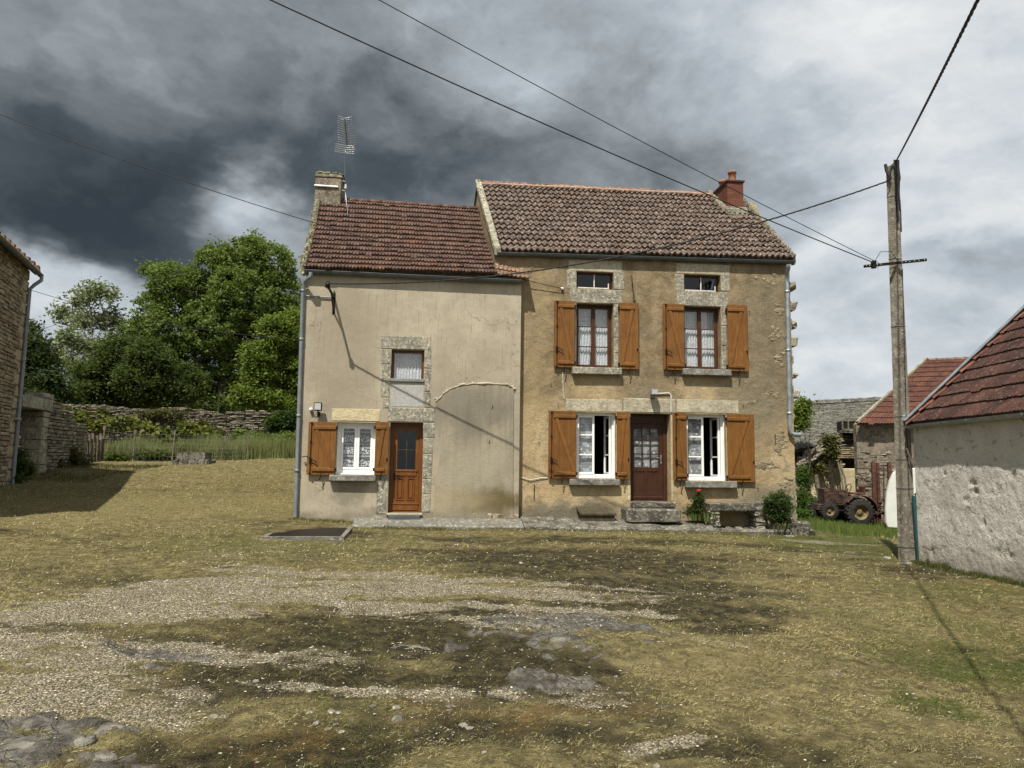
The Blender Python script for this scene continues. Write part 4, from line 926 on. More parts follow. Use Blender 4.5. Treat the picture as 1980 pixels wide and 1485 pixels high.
# bench
q=HR(1367,967,1475,989,-.3); B0=Vector(((q[0]+q[1])/2,-.25,-.35))
bn=empty('stone_bench',Hw(B0),PSI,'low bench of one thick grey stone slab on stacked stones under the right window','bench')
m=MB(); n0=len(m.v); m.rock(q[0],q[1]+.12,-.5,.0,q[2]+.03,q[2]+.2,.02,None,.02); m.build('seat_slab',MT['dark_stone'],bn,B0)
for xx in (q[0]+.12,q[1]-.12):
    m=MB(); z=q[2]-.42
    while z<q[2]+.02: hh=random.uniform(.07,.11); m.rock(xx-.13+random.uniform(-.02,.02),xx+.13+random.uniform(-.02,.02),-.45+random.uniform(-.03,.03),-.02,z,min(z+hh,q[2]+.03),.02,None,.02); z+=hh+.002
    m.build('support',MT['lichen_stone'],bn,B0)
m=MB(); m.rock(q[0]-.1,q[1]+.5,-.62,.04,q[2]-.75,q[2]-.40,.03,None,.04); m.build('footing',MT['dark_stone'],bn,B0)
# pit slab with dark mat
def gp_(px,py): return gpx(px,py)
C=[gp_(503,1042),gp_(665,1046),gp_(683,1020),gp_(546,1012)]
ctr=sum(C,Vector())/4; base=min(p.z for p in C); top=.035+max(C[0].z,C[1].z)
pit=empty('well_cover',(ctr.x,ctr.y,base),0,'low concrete kerb on the lawn framing a flat dark grate, left of the ledge','concrete frame')
def ring(m,outer,inner,z0,z1):
    n=len(outer); vs=[(p[0],p[1],z) for z in (z0,z1) for p in outer]+[(p[0],p[1],z) for z in (z0,z1) for p in inner]
    fs=[]
    for i in range(n):
        j=(i+1)%n; fs+=[(i,j,n+j,n+i),(2*n+i,3*n+i,3*n+j,2*n+j),(n+i,n+j,3*n+j,3*n+i)]
    m.add(vs,fs)
inn=[ctr+(p-ctr)*s for p,s in zip(C,(.88,.90,.87,.87))]; inn=[Vector((p.x,p.y-.0,0)) for p in inn]
m=MB(); ring(m,C,inn,base-.2,top); m.build('kerb',MT['concrete_slab'],pit,Vector((ctr.x,ctr.y,base)))
m=MB(); k=[(p.x,p.y) for p in inn]; m.add([(x,y,top-.006) for x,y in k]+[(x,y,top-.2) for x,y in k],[(0,1,2,3),(7,6,5,4)]+[(i,(i+1)%4,(i+1)%4+4,i+4) for i in range(4)]); m.build('grate',MT['iron'],pit,Vector((ctr.x,ctr.y,base)))
# ============================================================ utility pole
pb=gpx(1755,1083); PB=Vector((pb.x,pb.y,pb.z)); Y=PB.y
ptop=at(1724,322,Y); 
pole=empty('utility_pole',tuple(PB),0,'leaning weathered concrete pole with perforated crossarm, in front of the whitewashed barn','utility pole')
ax=(ptop-PB); rotz=R(24)
def polebox(m,w0,w1,a,b,n=24):
    vs=[];fs=[]
    for i in range(n+1):
        t=i/n; p=a.lerp(b,t); w=w0+(w1-w0)*t
        for sx,sy in ((-.5,-.42),(.5,-.42),(.5,.42),(-.5,.42)):
            X=sx*w;Yy=sy*w; vs.append((p.x+X*math.cos(rotz)-Yy*math.sin(rotz),p.y+X*math.sin(rotz)+Yy*math.cos(rotz),p.z))
    for i in range(n):
        for k in range(4): fs.append((i*4+k,i*4+(k+1)%4,(i+1)*4+(k+1)%4,(i+1)*4+k))
    fs+=[(3,2,1,0),(n*4,n*4+1,n*4+2,n*4+3)]; m.add(vs,fs)
m=MB(); polebox(m,.235,.15,PB-Vector((0,0,.3)),ptop); m.build('shaft',MT['pole_concrete'],pole,PB)
m=MB()
fx=Vector((math.sin(rotz),-math.cos(rotz),0)); sxv=Vector((math.cos(rotz),math.sin(rotz),0))
for k in range(36):
    t=.3+.68*k/36; p=PB.lerp(ptop,t); w=.235+(.15-.235)*t; q=p+fx*(w*.42+.001)
    m=MB(); m.lathe([(0,-.002),(.011,-.002),(.011,.002)],(q.x,q.y,q.z),'y',8); m.build('bolt_hole',MT['black_rubber'],pole,PB)
m=MB()
for py in (1058,950,896,815,642,384,508.5):
    t=(1083-py)/(1083-322); p=PB.lerp(ptop,t); w=.235+(.15-.235)*t+.008
    pts=[]
    for sx,sy in ((-.5,-.42),(.5,-.42),(.5,.42),(-.5,.42),(-.5,-.42)):
        X=sx*w;Yy=sy*w; pts.append(Vector((p.x+X*math.cos(rotz)-Yy*math.sin(rotz),p.y+X*math.sin(rotz)+Yy*math.cos(rotz),p.z)))
    m=MB()
    for a,b in zip(pts[:-1],pts[1:]): m.bar(a,b,.006,.018)
    m.build('steel_band',MT['galv'],pole,PB)
# crossarm
xa=at(1671,515,Y-.15); xb=at(1791,502.5,Y-.15); m=MB(); d=(xb-xa)
m.bar(xa,xb,.05,.045)
m.build('crossarm',MT['iron'],pole,PB)
m=MB()
for t in (.03,.08,.13,.2,.26,.6,.66,.72,.8,.87,.96): p=xa.lerp(xb,t); m.lathe([(0,-.002),(.009,-.002),(.009,.001)],(p.x,p.y-.026,p.z),'y',6)
m.build('arm_hole',MT['galv'],pole,PB)
CA=at(1690,508,Y-.2); m=MB(); m.box(CA.x-.035,CA.x+.035,CA.y-.03,CA.y+.06,CA.z-.1,CA.z+.04,.008)
pts=[(CA.x+.07*math.cos(a),CA.y-.05,CA.z-.05+.07*math.sin(a)) for a in [i*.5 for i in range(14)]]; m.tube(pts,.004,4)
m.build('wire_clamp',MT['iron'],pole,PB)
m=MB(); p0=CA; p1=at(1722,486,Y-.15); p2=at(1738,505,Y-.2); m.tube([p0,p0.lerp(p1,.4)+Vector((0,0,.12)),p1,p1.lerp(p2,.6)+Vector((0,0,.0)),p2],.006,5)
# bundle down the pole
for k,(dx,r_) in enumerate(((0,.02),(.03,.016),(-.02,.018),(.045,.012))):
    pts=[ptop+Vector((.02+dx,-.12,.08-.2*i))+Vector((random.uniform(-.015,.015),0,0)) for i in range(5+k)]; m.tube(pts,r_,6)
m.tube([at(1730,314,Y-.1),at(1722,322,Y-.12),at(1720,345,Y-.15),at(1714,351,Y-.1)],.014,6)
m.tube([at(1712,318,Y-.05),at(1714,330,Y-.06),at(1722,345,Y-.12)],.028,6)
m.tube([at(1738,320,Y-.1),at(1741,345,Y-.1),at(1737,365,Y-.12),at(1732,380,Y-.14)],.008,5)
m.tube([at(1745,520,Y-.05),at(1748,640,Y-.07),at(1752,800,Y-.1),at(1758,960,Y-.12)],.007,5)
m.build('cable_bundle',MT['cable_black'],pole,PB)
# ============================================================ wires
def wire(name,pts,r,label,cat='cable',sag=0,twist=0,mat='cable_black'):
    P=[];
    for a,b in zip(pts[:-1],pts[1:]):
        a=Vector(a);b=Vector(b)
        for k in range(24): t=k/24; P.append(a.lerp(b,t)-Vector((0,0,sag*4*t*(1-t))))
    P.append(Vector(pts[-1])); m=MB(); o=Vector(pts[0])
    if twist:
        fine=[]
        L=0
        for i in range(len(P)-1):
            d=(P[i+1]-P[i]); n=max(1,int(d.length/.06))
            for k in range(n): fine.append(P[i]+d*k/n)
        fine.append(P[-1])
        for ph in (0,2.1,4.2):
            Q=[]
            for i,p in enumerate(fine):
                d=(fine[min(i+1,len(fine)-1)]-fine[max(i-1,0)]).normalized(); x=d.cross(Vector((0,0,1))).normalized(); y=x.cross(d); a=i*.9+ph; Q.append(p+(x*math.cos(a)+y*math.sin(a))*twist)
            m.tube(Q,r,5)
    else: m.tube(P,r,6)
    ob=m.build(name,MT[mat],None,o); ob.location=o; return tag(ob,label,cat)
def ext(px,py,Yd,k,base):   # extend the line base->at() past the frame
    p=at(px,py,Yd); return base+(p-base)*k
wire('overhead_wire',[CA,ext(548,0,8.5,1.25,CA)],.009,'thicker phone wire from the pole crossarm over the tall roof, ending at top left',sag=.12)
wire('overhead_wire',[CA+Vector((.02,0,.03)),ext(745,0,8.5,1.25,CA)],.006,'thin phone wire from the pole crossarm passing in front of the brick chimney',sag=.08)
insW=Hw(H(1087,558,-.06)); wire('overhead_wire',[insW,ext(0,207,15.2,1.15,insW)],.009,'thin wire crossing the low roof from the insulator by the upper left shutters',sag=.35)
armW=Hw(ARM)
wire('supply_cable',[tuple(at(1714,351,Y-.1)),tuple(armW+Vector((0,0,.05)))],.009,'twisted black supply cable from the pole top to the bracket on the low house',sag=.55,twist=.008)
m_a=at(48,557,20.0); wire('overhead_wire',[m_a,tuple(Hw((LX0,1.0,H(583,642,yL).z)))],.008,'thin wire from the left stone building across the trees to the low house',sag=.25)
pt=ptop+Vector((.03,-.1,.05)); rr_=ray(1885,0); kx=rr_.x/rr_.y; Yt=(pt.x-.46*pt.y)/(kx-.46); tgt=at(1885,0,Yt); wire('supply_cable',[pt,pt+(tgt-pt)*1.6],.0085,'thick twisted black cable rising from the pole top to the upper right edge',sag=.05,twist=.008)
# ============================================================ rubble walls
def courses(m,x0,x1,zb,zt,yf,depth,rh=(.08,.16),ln=(.18,.5),j=.012,holes=(),gap=.008,proud=.02,big=.0):
    """stones laid in courses; the face is at y=yf and looks to -y if depth>0, to +y if depth<0"""
    z=zb
    while z<zt(None) if callable(zt) else z<zt:
        top=zt(None) if callable(zt) else zt
        hh=random.uniform(*rh); x=x0-random.random()*.1
        while x<x1:
            l=random.uniform(*ln); xe=min(x+l,x1); xs=max(x,x0); cx=(xs+xe)/2
            if xe-xs>.03 and (not callable(zt) or z+hh*.6<zt(cx)) and not any(a-.02<cx<b+.02 and c-.02<z+hh/2<d+.02 for a,b,c,d in holes):
                pr=random.uniform(-proud,proud); s=1 if depth>0 else -1; r=random.random(); hj=random.uniform(.85,1)
                m.rock(xs+gap/2,xe-gap/2,yf-s*(.0)-s*pr,yf+depth,z+gap/2,z+hh*hj-gap/2,j,(r,random.random(),r),min(hh,.1)*.16)
            x+=l
        z+=hh
# ---------- left stone building
LC=at(20,934,20.0); LC.z=g1(LC.x,LC.y); D=Vector((.346,-.938,0)).normalized(); rzL=math.atan2(D.y,D.x)
lb=empty('stone_building',tuple(LC),rzL,'tall rubble-stone farm building with rusty red tiles, cut off by the left edge','farm building')
def lloc(p): q=Vector(p)-LC; return Vector((q.dot(D),q.dot(Vector((-D.y,D.x,0))),q.z))
LE=lloc(at(50,518,20.0)).z; LN=8.6
m=MB(); courses(m,0,LN,-.6,LE,0,-.35,(.07,.15),(.14,.45),.014)
for k in range(22): # quoin blocks at the corner
    z=-.3+k*.33; l=.5 if k%2 else .32
    if z+.3<LE: m.rock(-.015,l,.03,-.35,z,z+.32,.015,(.9,.5,.9),.03)
m.build('wall',MT['rubble_warm'],lb)
m=MB(); m.box(.03,LN-.05,-.34,-.03,-.6,LE); 
pts=[(-.03,LE),(-.03,-.6),(-6.2,-.6),(-6.2,LE),(-3.1,LE+2.7)]
m.prism(pts,.02,.3,'x'); m.prism(pts,LN-.3,LN-.02,'x'); m.box(.3,LN-.3,-6.2,-5.9,-.6,LE); m.build('wall_core',MT['mortar_dark'],lb)
m=MB(); tiles(m,(LN+.1,.22,LE-.08),(-.14,.22,LE-.08),(LN+.1,-3.1,LE+2.8),(-.14,-3.1,LE+2.8),34,11,prof2,.035); m.build('roof',MT['tile_rust'],lb)
m=MB(); tiles(m,(-.14,-6.4,LE-.1),(LN+.1,-6.4,LE-.1),(-.14,-3.1,LE+2.8),(LN+.1,-3.1,LE+2.8),20,8,profs,.035); undercurve(m,(LN+.08,.2,LE-.1),(-.12,.2,LE-.1),(LN+.08,-3.1,LE+2.77),(-.12,-3.1,LE+2.77),0); undercurve(m,(-.12,-6.4,LE-.12),(LN+.08,-6.4,LE-.12),(-.12,-3.1,LE+2.77),(LN+.08,-3.1,LE+2.77),0); m.build('roof_boarding',MT['mortar_dark'],lb)
m=MB()
for i in range(26):
    a=Vector((-.17,.22,LE-.06)).lerp(Vector((-.17,-3.1,LE+2.84)),i/26); b=Vector((-.17,.22,LE-.06)).lerp(Vector((-.17,-3.1,LE+2.84)),(i+1)/26); r=random.random(); m.rock(-.2,-.02,min(a.y,b.y)-.02,max(a.y,b.y)+.02,a.z-.02,b.z+.06,.012,(r,r,r),.01)
m.build('verge_tiles',MT['tile_rust'],lb)
class Hd: pass
hd=Hd(); hd.part=lambda mb,name,mat,parent=None: mb.build(name,MT[mat],parent or lb)
gutter(hd,(LN,.26,LE-.10),(-.16,.26,LE-.14),.075)
pipe(hd,[(-.02,.32,LE-.2),(-.02,.32,LE-.32),(.04,.18,LE-.48),(.06,.08,LE-.62),(.07,.08,3.2),(.1,.08,1.7),(.1,.08,-.3)],.05,'downpipe_grey',rings=[(.07,.08,3.4),(.1,.08,1.75)])
m=MB(); m.box(.02,.3,.02,.14,1.72,1.78,.01); m.box(.34,.46,.0,.035,1.45,1.6,.005); m.build('wall_plate',MT['galv'],lb)
# ---------- ruined doorway wall
RA=LC+Vector((-.15,.35,0)); RB=at(165,900,26.0); RD_=(RB-RA); RD_.z=0; RLn=RD_.length; RD_.normalize(); rzR=math.atan2(RD_.y,RD_.x)
rw=empty('ruined_wall',tuple(RA),rzR,'ruined rubble wall with a stone-framed doorway beyond the corner of the left building','ruined wall')
zd=at(63,790,20.9).z-RA.z; zt0=at(80,763,21.3).z-RA.z
def rtop(x): 
    if x is None: return zt0+.1
    return zt0-.02 if x<3.0 else zt0-.1-(x-3.0)*.27+.12*math.sin(x*5)
m=MB(); courses(m,.0,RLn,-.4,rtop,0,.5,(.07,.14),(.14,.4),.02,[(-.1,1.95,-1,zt0)]); m.build('wall',MT['rubble_grey'],rw)
m=MB(); 
z=-.3
while z<zd-.03: hh=random.uniform(.3,.5); hh=min(hh,zd-z); m.rock(1.62,2.05+random.uniform(-.08,.1),-.03,.55,z,z+hh-.01,.012,(.5,.47,.4),.02); m.rock(-.1,.08,-.0,.55,z,z+hh-.01,.012,None,.02); z+=hh
m.build('door_jamb',MT['lichen_stone'],rw)
m=MB(); m.rock(-.1,2.15,-.06,.6,zd,zd+.38,.03,None,.03); m.rock(1.5,2.3,-.04,.5,zd+.385,zd+.55,.03,None,.03); m.build('lintel',MT['lichen_stone'],rw)
m=MB(); m.box(-.1,2.0,1.2,1.3,-.4,zd+.3); m.box(2.1,RLn-.1,.06,.44,-.4,1.2); m.build('dark_backing',MT['mortar_dark'],rw)  # dark sheet stands for shade behind the doorway; other box is wall core
# ---------- long dry stone wall
YW=32.0
tp=[(-200,775),(95,780),(200,783),(255,791),(300,789),(325,785),(380,790),(430,799),(455,794),(520,795),(560,792),(640,796)]
tw=[at(a,b,YW) for a,b in tp]; TX=[p.x for p in tw]; TZ=[p.z for p in tw]
def wt(x):
    if x is None: return max(TZ)
    return float(np.interp(x,TX,TZ))+.03*math.sin(x*9)
dwx0,dwx1=-24.0,-3.5; dwz=1.2
dw=empty('dry_stone_wall',(dwx0,YW,dwz),0,'long dry stone boundary wall behind the tall grass, under the trees','stone wall')
m=MB(); courses(m,0,dwx1-dwx0,0,lambda x: (wt(None) if x is None else wt(x+dwx0))-dwz,0,.4,(.045,.085),(.12,.38),.018,proud=.04,gap=.02); m.build('stones',MT['rubble_grey'],dw)
m=MB(); n_=60
prev=None
for i in range(n_):
    xa_=(dwx1-dwx0)*i/n_; xb_=(dwx1-dwx0)*(i+1)/n_; m.box(xa_,xb_,.08,.35,-.5,min(wt(xa_+dwx0),wt(xb_+dwx0))-dwz-.05)
m.build('wall_core',MT['mortar_dark'],dw)
# ---------- fence posts, mesh, gate
YF=28.6
fz=lambda x,y: g1(x,y)
fence=None; posts=[(203,824,196,893),(262,832,257,888),(339,832,333,882),(438,838,426,878),(482,836,478,880)]
fp=[]
for (tx,ty,bx,by) in posts:
    b=at(bx,by,YF); b.z=fz(b.x,b.y)-.15; t=at(tx,ty,YF+.05); fp.append((b,t))
f0=fp[0][0]; fence=empty('wire_fence',tuple(f0),0,'sagging wire mesh fence on five thin leaning posts in front of the tall grass','fence')
for i,(b,t) in enumerate(fp):
    m=MB(); m.bar(b,t,.05 if i<3 else .04,.05 if i<3 else .04)
    if i<2: m.bar(t-Vector((0,0,.14)),t+Vector((.01,0,.02)),.12,.06)
    m.build('post',MT['old_wood'],fence,f0)
m=MB()
for (b,t),(b2,t2) in zip(fp[:-1],fp[1:]):
    for k in range(1,8):
        f=k/8; m.bar(b.lerp(t,f),b2.lerp(t2,f),.006)
    n_=max(2,int((b2-b).length/.16))
    for k in range(n_): u=k/n_; m.bar(b.lerp(b2,u)+Vector((0,0,.15)),t.lerp(t2,u)-Vector((0,0,.1)),.005)
m.build('wire_mesh',MT['wire_mesh'],fence,f0)
g0=at(163,898,26.3); g0.z=g1(g0.x,g0.y); gt_=empty('wooden_gate',tuple(g0),0,'weathered grey picket gate hanging askew at the left end of the wire fence','gate')
for k,(xb_,xt_,yt) in enumerate(((165,166,843),(172,173,840),(178,180,838),(185,188,842),(191,195,840),(197,200,844))):
    b=at(xb_,897-k*1.0,26.3+k*.12); t=at(xt_,yt,26.3+k*.12); m=MB(); m.bar(b,t,.085,.03,up=(0,1,0)); m.build('picket',MT['old_wood'],gt_,g0)
m=MB()
for y0_,y1_ in ((853,852),(883,880)): m.bar(at(163,y0_,26.4),at(200,y1_,27.0),.04,.09)
m.bar(at(165,882,26.42),at(199,855,27.0),.03,.07); m.build('rail',MT['old_wood'],gt_,g0)
# trough
p=gpx(375,897); tr=empty('stone_trough',(p.x,p.y,p.z),R(4),'small mossy stone water trough on the edge of the lawn','trough')
m=MB(); W_,D_=.5,.36
ring(m,[(-W_,-D_),(W_,-D_),(W_,D_),(-W_,D_)],[(-W_+.1,-D_+.1),(W_-.1,-D_+.1),(W_-.1,D_-.1),(-W_+.1,D_-.1)],.18,.42)
for k in range(12): m.rock(-.6+k*.1+random.uniform(-.04,0),-.5+k*.1+random.uniform(0,.05),-.42,.4,-.15,random.uniform(.13,.2),.03,None,.03)
m.box(-W_+.05,W_-.05,-D_+.05,D_-.05,.1,.2); m.build('basin',MT['dark_stone'],tr)
# ============================================================ foliage
def leafcloud(name,blobs,n,size,cols,mat,parent=None,org=(0,0,0),clump=.45,cper=60,upbias=.3,aspect=.5,shell=.55,droop=0,seed=1):
    """blobs: list of (x,y,z,rx,ry,rz). leaves gathered in puffs lying through each blob's volume"""
    r=np.random.default_rng(seed); B=np.array(blobs,float); vol=(B[:,3]*B[:,4]*B[:,5])**.75; nb=len(B)
    nc=max(4,n//cper); bi=r.choice(nb,nc,p=vol/vol.sum()); d=r.normal(size=(nc,3)); d/=np.linalg.norm(d,axis=1)[:,None]
    rad=shell+(1-shell)*r.random(nc)**.6; rad=np.where(r.random(nc)<.22,r.random(nc)*shell,rad)
    C=B[bi,:3]+d*B[bi,3:6]*rad[:,None]
    cb=r.random(nc); csz=clump*(.6+.8*r.random(nc))
    ci=r.integers(0,nc,n); g=r.normal(size=(n,3))*.45; g[:,2]*=.6
    P=C[ci]+g*csz[ci][:,None]; P[:,2]-=droop*np.abs(g[:,0])
    a=r.normal(size=(n,3)); a[:,2]=a[:,2]*.5-.25; a/=np.linalg.norm(a,axis=1)[:,None]
    up=r.normal(size=(n,3))*.7; up[:,2]+=upbias*2; b=np.cross(a,up); b/=np.linalg.norm(b,axis=1)[:,None]+1e-9
    s=size*(.6+.8*r.random(n))[:,None]
    v=np.stack([P-a*s*.5,P+b*s*aspect*.5,P+a*s*.5,P-b*s*aspect*.5],1).reshape(-1,3)
    f=np.arange(n*4).reshape(n,4)
    c0,c1,c2=[np.array(c) for c in cols]; t=np.clip(cb[ci]*.6+.4*r.random(n),0,1)[:,None]
    c=np.where(t<.5,c0+(c1-c0)*t*2,c1+(c2-c1)*(t-.5)*2); c=np.repeat(c,4,0)
    v-=np.array(org)
    return npmesh(name,v,f,c,MT[mat],parent)
def limbs(m,base,tips,r0,r,n2=3,fork=None):
    base=Vector(base); h=max(t[2] for t in tips)-base.z; top=base+Vector((r.uniform(-.3,.3),r.uniform(-.2,.2),h*.62))
    tp_=[base+(top-base)*k/6+Vector((math.sin(k*1.7)*.12,math.cos(k*1.3)*.1,0)) for k in range(7)]
    m.tube(tp_,[r0*(1.35 if k==0 else 1-.11*k) for k in range(7)],10)
    for t in tips:
        t=Vector(t); k=r.randint(1,6) if t.z<base.z+h*.75 else r.randint(4,6); s=tp_[k]; 
        if t.z<s.z: s=tp_[max(1,k-2)]
        mid=s.lerp(t,.5)+Vector((r.uniform(-.4,.4),r.uniform(-.3,.3),.35)); rr=r0*(.5-.04*k)
        Q=[s*(1-u)**2+mid*2*u*(1-u)+t*u*u for u in (0,.2,.4,.6,.8,1)]
        m.tube(Q,[rr,rr*.8,rr*.6,rr*.42,rr*.28,rr*.1],7)
        for q in range(n2):
            u=r.uniform(.35,.85); a=s*(1-u)**2+mid*2*u*(1-u)+t*u*u; e=a+Vector((r.uniform(-1,1),r.uniform(-.8,.8),r.uniform(.2,1.1)))*1.3
            m.tube([a,a.lerp(e,.5)+Vector((0,0,.1)),e],[rr*.35,rr*.22,rr*.06],5)
def tree(name,label,basepx,Y,blobs_px,n,size,cols,r0,seed,bark='bark',clump=.5,cper=70,depthf=.9,shell=.55,group=None,n2=3,aspect=.5,dy=None,cat='tree'):
    r=random.Random(seed); b=at(*basepx,Y); b.z=g1(b.x,b.y)-.1
    root=empty(name,tuple(b),0,label,cat,group)
    bl=[]
    for q in blobs_px:
        px,py,rp=q[:3]; rz_=q[3] if len(q)>3 else rp; yy=Y+(q[4] if len(q)>4 else r.uniform(-1.2,1.2)); p=at(px,py,yy); k=yy/F; bl.append((p.x,p.y,p.z,rp*k,rp*k*depthf,rz_*k))
    m=MB(); limbs(m,b,[(q[0]+r.uniform(-.3,.3),q[1],q[2]+q[5]*.35) for q in bl],r0,r,n2); m.build('trunk',MT[bark],root,b)
    leafcloud('crown',bl,n,size,cols,'leaf',root,b,clump=clump,cper=cper,seed=seed,shell=shell,aspect=aspect)
    return root
GA=((.07,.115,.024),(.125,.185,.042),(.20,.265,.08))
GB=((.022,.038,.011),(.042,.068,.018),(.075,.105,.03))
GC=((.08,.125,.018),(.13,.19,.03),(.19,.25,.05))
GD=((.13,.165,.08),(.21,.25,.14),(.33,.36,.24))
tree('ash_tree','large dense rounded green tree, the tallest, rising behind the stone wall',(432,800),44,
 [(470,500,46),(520,520,48),(425,515,45),(545,575,40),(390,560,50),(470,570,60),(330,548,42),(300,600,40),(345,620,55),(420,630,60),(510,640,60),(555,640,35),(280,655,38),(350,690,50),(440,700,50),(520,705,48),(490,470,22),(300,530,24),(255,640,22),(565,600,22),(400,750,40),(300,720,34)],120000,.19,GA,.42,3,clump=.44,cper=62,shell=.8,n2=7)
tree('young_tree','slender sparse pale-green tree, leftmost of the tall ones, with sky showing through',(172,790),43,
 [(180,565,26,24),(215,570,18,22),(150,580,20,24),(122,610,16,22),(165,620,34,28),(215,620,20,28),(130,655,28,26),(180,670,34,30),(110,690,22,18),(220,665,20,26),(140,705,30,18)],8500,.26,GD,.14,5,'bark_pale',clump=.5,cper=14,shell=.2,n2=8,aspect=.42)
tree('bright_shrub_tree','bright yellow-green leafy tree growing against the left corner of the low house',(545,800),36,
 [(535,640,32),(570,690,34),(500,690,28),(540,735,38),(480,765,26,18),(520,775,40,20),(565,770,30,22),(505,725,30),(575,620,22),(590,720,30)],60000,.16,GC,.16,8,clump=.45,cper=60,shell=.65)
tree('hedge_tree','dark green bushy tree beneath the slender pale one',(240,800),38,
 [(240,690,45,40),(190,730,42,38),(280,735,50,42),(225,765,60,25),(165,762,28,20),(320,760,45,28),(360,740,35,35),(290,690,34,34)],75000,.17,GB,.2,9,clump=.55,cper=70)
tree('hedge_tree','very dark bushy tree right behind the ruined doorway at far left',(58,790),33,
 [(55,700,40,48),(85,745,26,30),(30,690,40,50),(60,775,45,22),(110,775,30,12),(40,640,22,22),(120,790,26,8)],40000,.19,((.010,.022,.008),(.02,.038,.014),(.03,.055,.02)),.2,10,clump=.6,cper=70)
tree('hedge_tree','dark undergrowth placed to block light in the gap under the big round tree',(430,800),47,  # dense dark undergrowth, put in to block light below the crowns
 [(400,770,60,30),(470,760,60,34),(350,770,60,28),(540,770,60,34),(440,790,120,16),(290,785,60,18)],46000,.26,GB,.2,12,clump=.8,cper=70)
tree('garden_shrub','small bright green bush top seen between the tall house and the far barn',(1552,830),30,
 [(1549,795,9,12,0),(1546,815,10,12,0),(1554,780,5,8,0)],5000,.13,GC,.05,14,clump=.3,cper=40,cat='shrub')
def shrub(name,label,blobs,n,size,cols,seed,cat='shrub',clump=.2,group=None,twigs=8,shell=.4,aspect=.5,base=None):
    b=Vector(base) if base else Vector((blobs[0][0],blobs[0][1],g1(blobs[0][0],blobs[0][1])))
    root=empty(name,tuple(b),0,label,cat,group); m=MB(); r=random.Random(seed)
    for k in range(twigs):
        q=r.choice(blobs); e=Vector((q[0]+r.uniform(-.6,.6)*q[3],q[1]+r.uniform(-.6,.6)*q[4],q[2]+q[5]*r.uniform(.1,.8))); s=b+Vector((r.uniform(-.1,.1),r.uniform(-.05,.05),-.05))
        m.tube([s,s.lerp(e,.5)+Vector((r.uniform(-.1,.1),0,.05)),e],[.016,.011,.004],5)
    m.build('stem',MT['bark'],root,b)
    leafcloud('foliage',blobs,n,size,cols,'leaf',root,b,clump=clump,cper=30,seed=seed,shell=shell,aspect=aspect); return root
def pb_(px,py,Y,rx,rz=None,ry=None): p=at(px,py,Y); k=Y/F; return (p.x,p.y,p.z,rx*k,(ry or rx)*k,(rz or rx)*k)
shrub('ivy','dark glossy ivy mound spilling over the right end of the dry stone wall',[pb_(550,812,31.8,26,16,10),pb_(570,808,31.8,16,16,10),pb_(528,816,31.8,12,12,8)],9000,.13,((.02,.05,.012),(.035,.075,.018),(.06,.11,.03)),21,'ivy',.25)
shrub('vine','straggling vine with yellow-green leaves on the dry stone wall beyond the gate',[pb_(225,815,31.2,26,10,6),pb_(190,820,31.2,26,14,6),pb_(260,822,31.2,24,10,6),pb_(150,815,31.2,20,14,6),pb_(300,838,31.0,18,10,6),pb_(280,826,31,20,6,6)],1900,.17,((.04,.055,.015),(.10,.115,.025),(.24,.24,.05)),22,'climbing plant',.4,aspect=.8)
shrub('vine','yellow-flecked vine low on the wall behind the middle fence posts',[pb_(365,830,31.3,20,10,6),pb_(320,850,31,26,7,6),pb_(400,840,31.2,24,10,6)],1500,.16,((.04,.06,.015),(.09,.11,.025),(.25,.25,.05)),23,'climbing plant',.4,aspect=.8)
shrub('bramble_mound','brown and green brambles climbing the middle of the dry stone wall',[pb_(300,800,31.7,34,7,6),pb_(345,805,31.6,20,12,6),pb_(395,826,31.5,10,14,6),pb_(200,796,31.7,20,5,6),pb_(130,795,31.6,26,8,6)],2600,.13,((.035,.028,.014),(.055,.055,.02),(.09,.11,.03)),28,'brambles',.3,twigs=24)
shrub('elder_bush','green bush at the wall foot left of the low house corner',[pb_(555,856,30,26,18,12),pb_(530,862,30,20,12,10),pb_(500,852,31,22,14,10),pb_(470,845,31.3,18,12,8)],10000,.13,GA,24,'bush',.3)
shrub('dead_bush','brown tangled dead bush at the foot of the ruined doorway wall',[pb_(130,888,24.6,22,20,12),pb_(100,900,23.6,18,14,10),pb_(150,895,25.2,14,14,8),pb_(118,860,24.6,9,24,8)],5200,.12,((.03,.022,.01),(.06,.045,.02),(.07,.08,.025)),25,'bush',.3,twigs=30)
shrub('weed_clump','dark weeds around the foot of the left building downpipe',[pb_(28,893,20.3,18,24,9),pb_(48,905,20.8,12,12,8),pb_(20,925,20.1,14,9,8)],4200,.1,GB,26,'weeds',.22)
shrub('bramble','low bramble strip along the bank under the fence',[pb_(300,880,28.9,40,6,10),pb_(220,885,28.4,24,8,10),pb_(440,878,29.3,36,6,10),pb_(520,880,29.5,34,6,10),pb_(360,872,29.4,22,6,8)],9000,.12,((.03,.05,.012),(.06,.085,.02),(.11,.14,.03)),27,'brambles',.25)
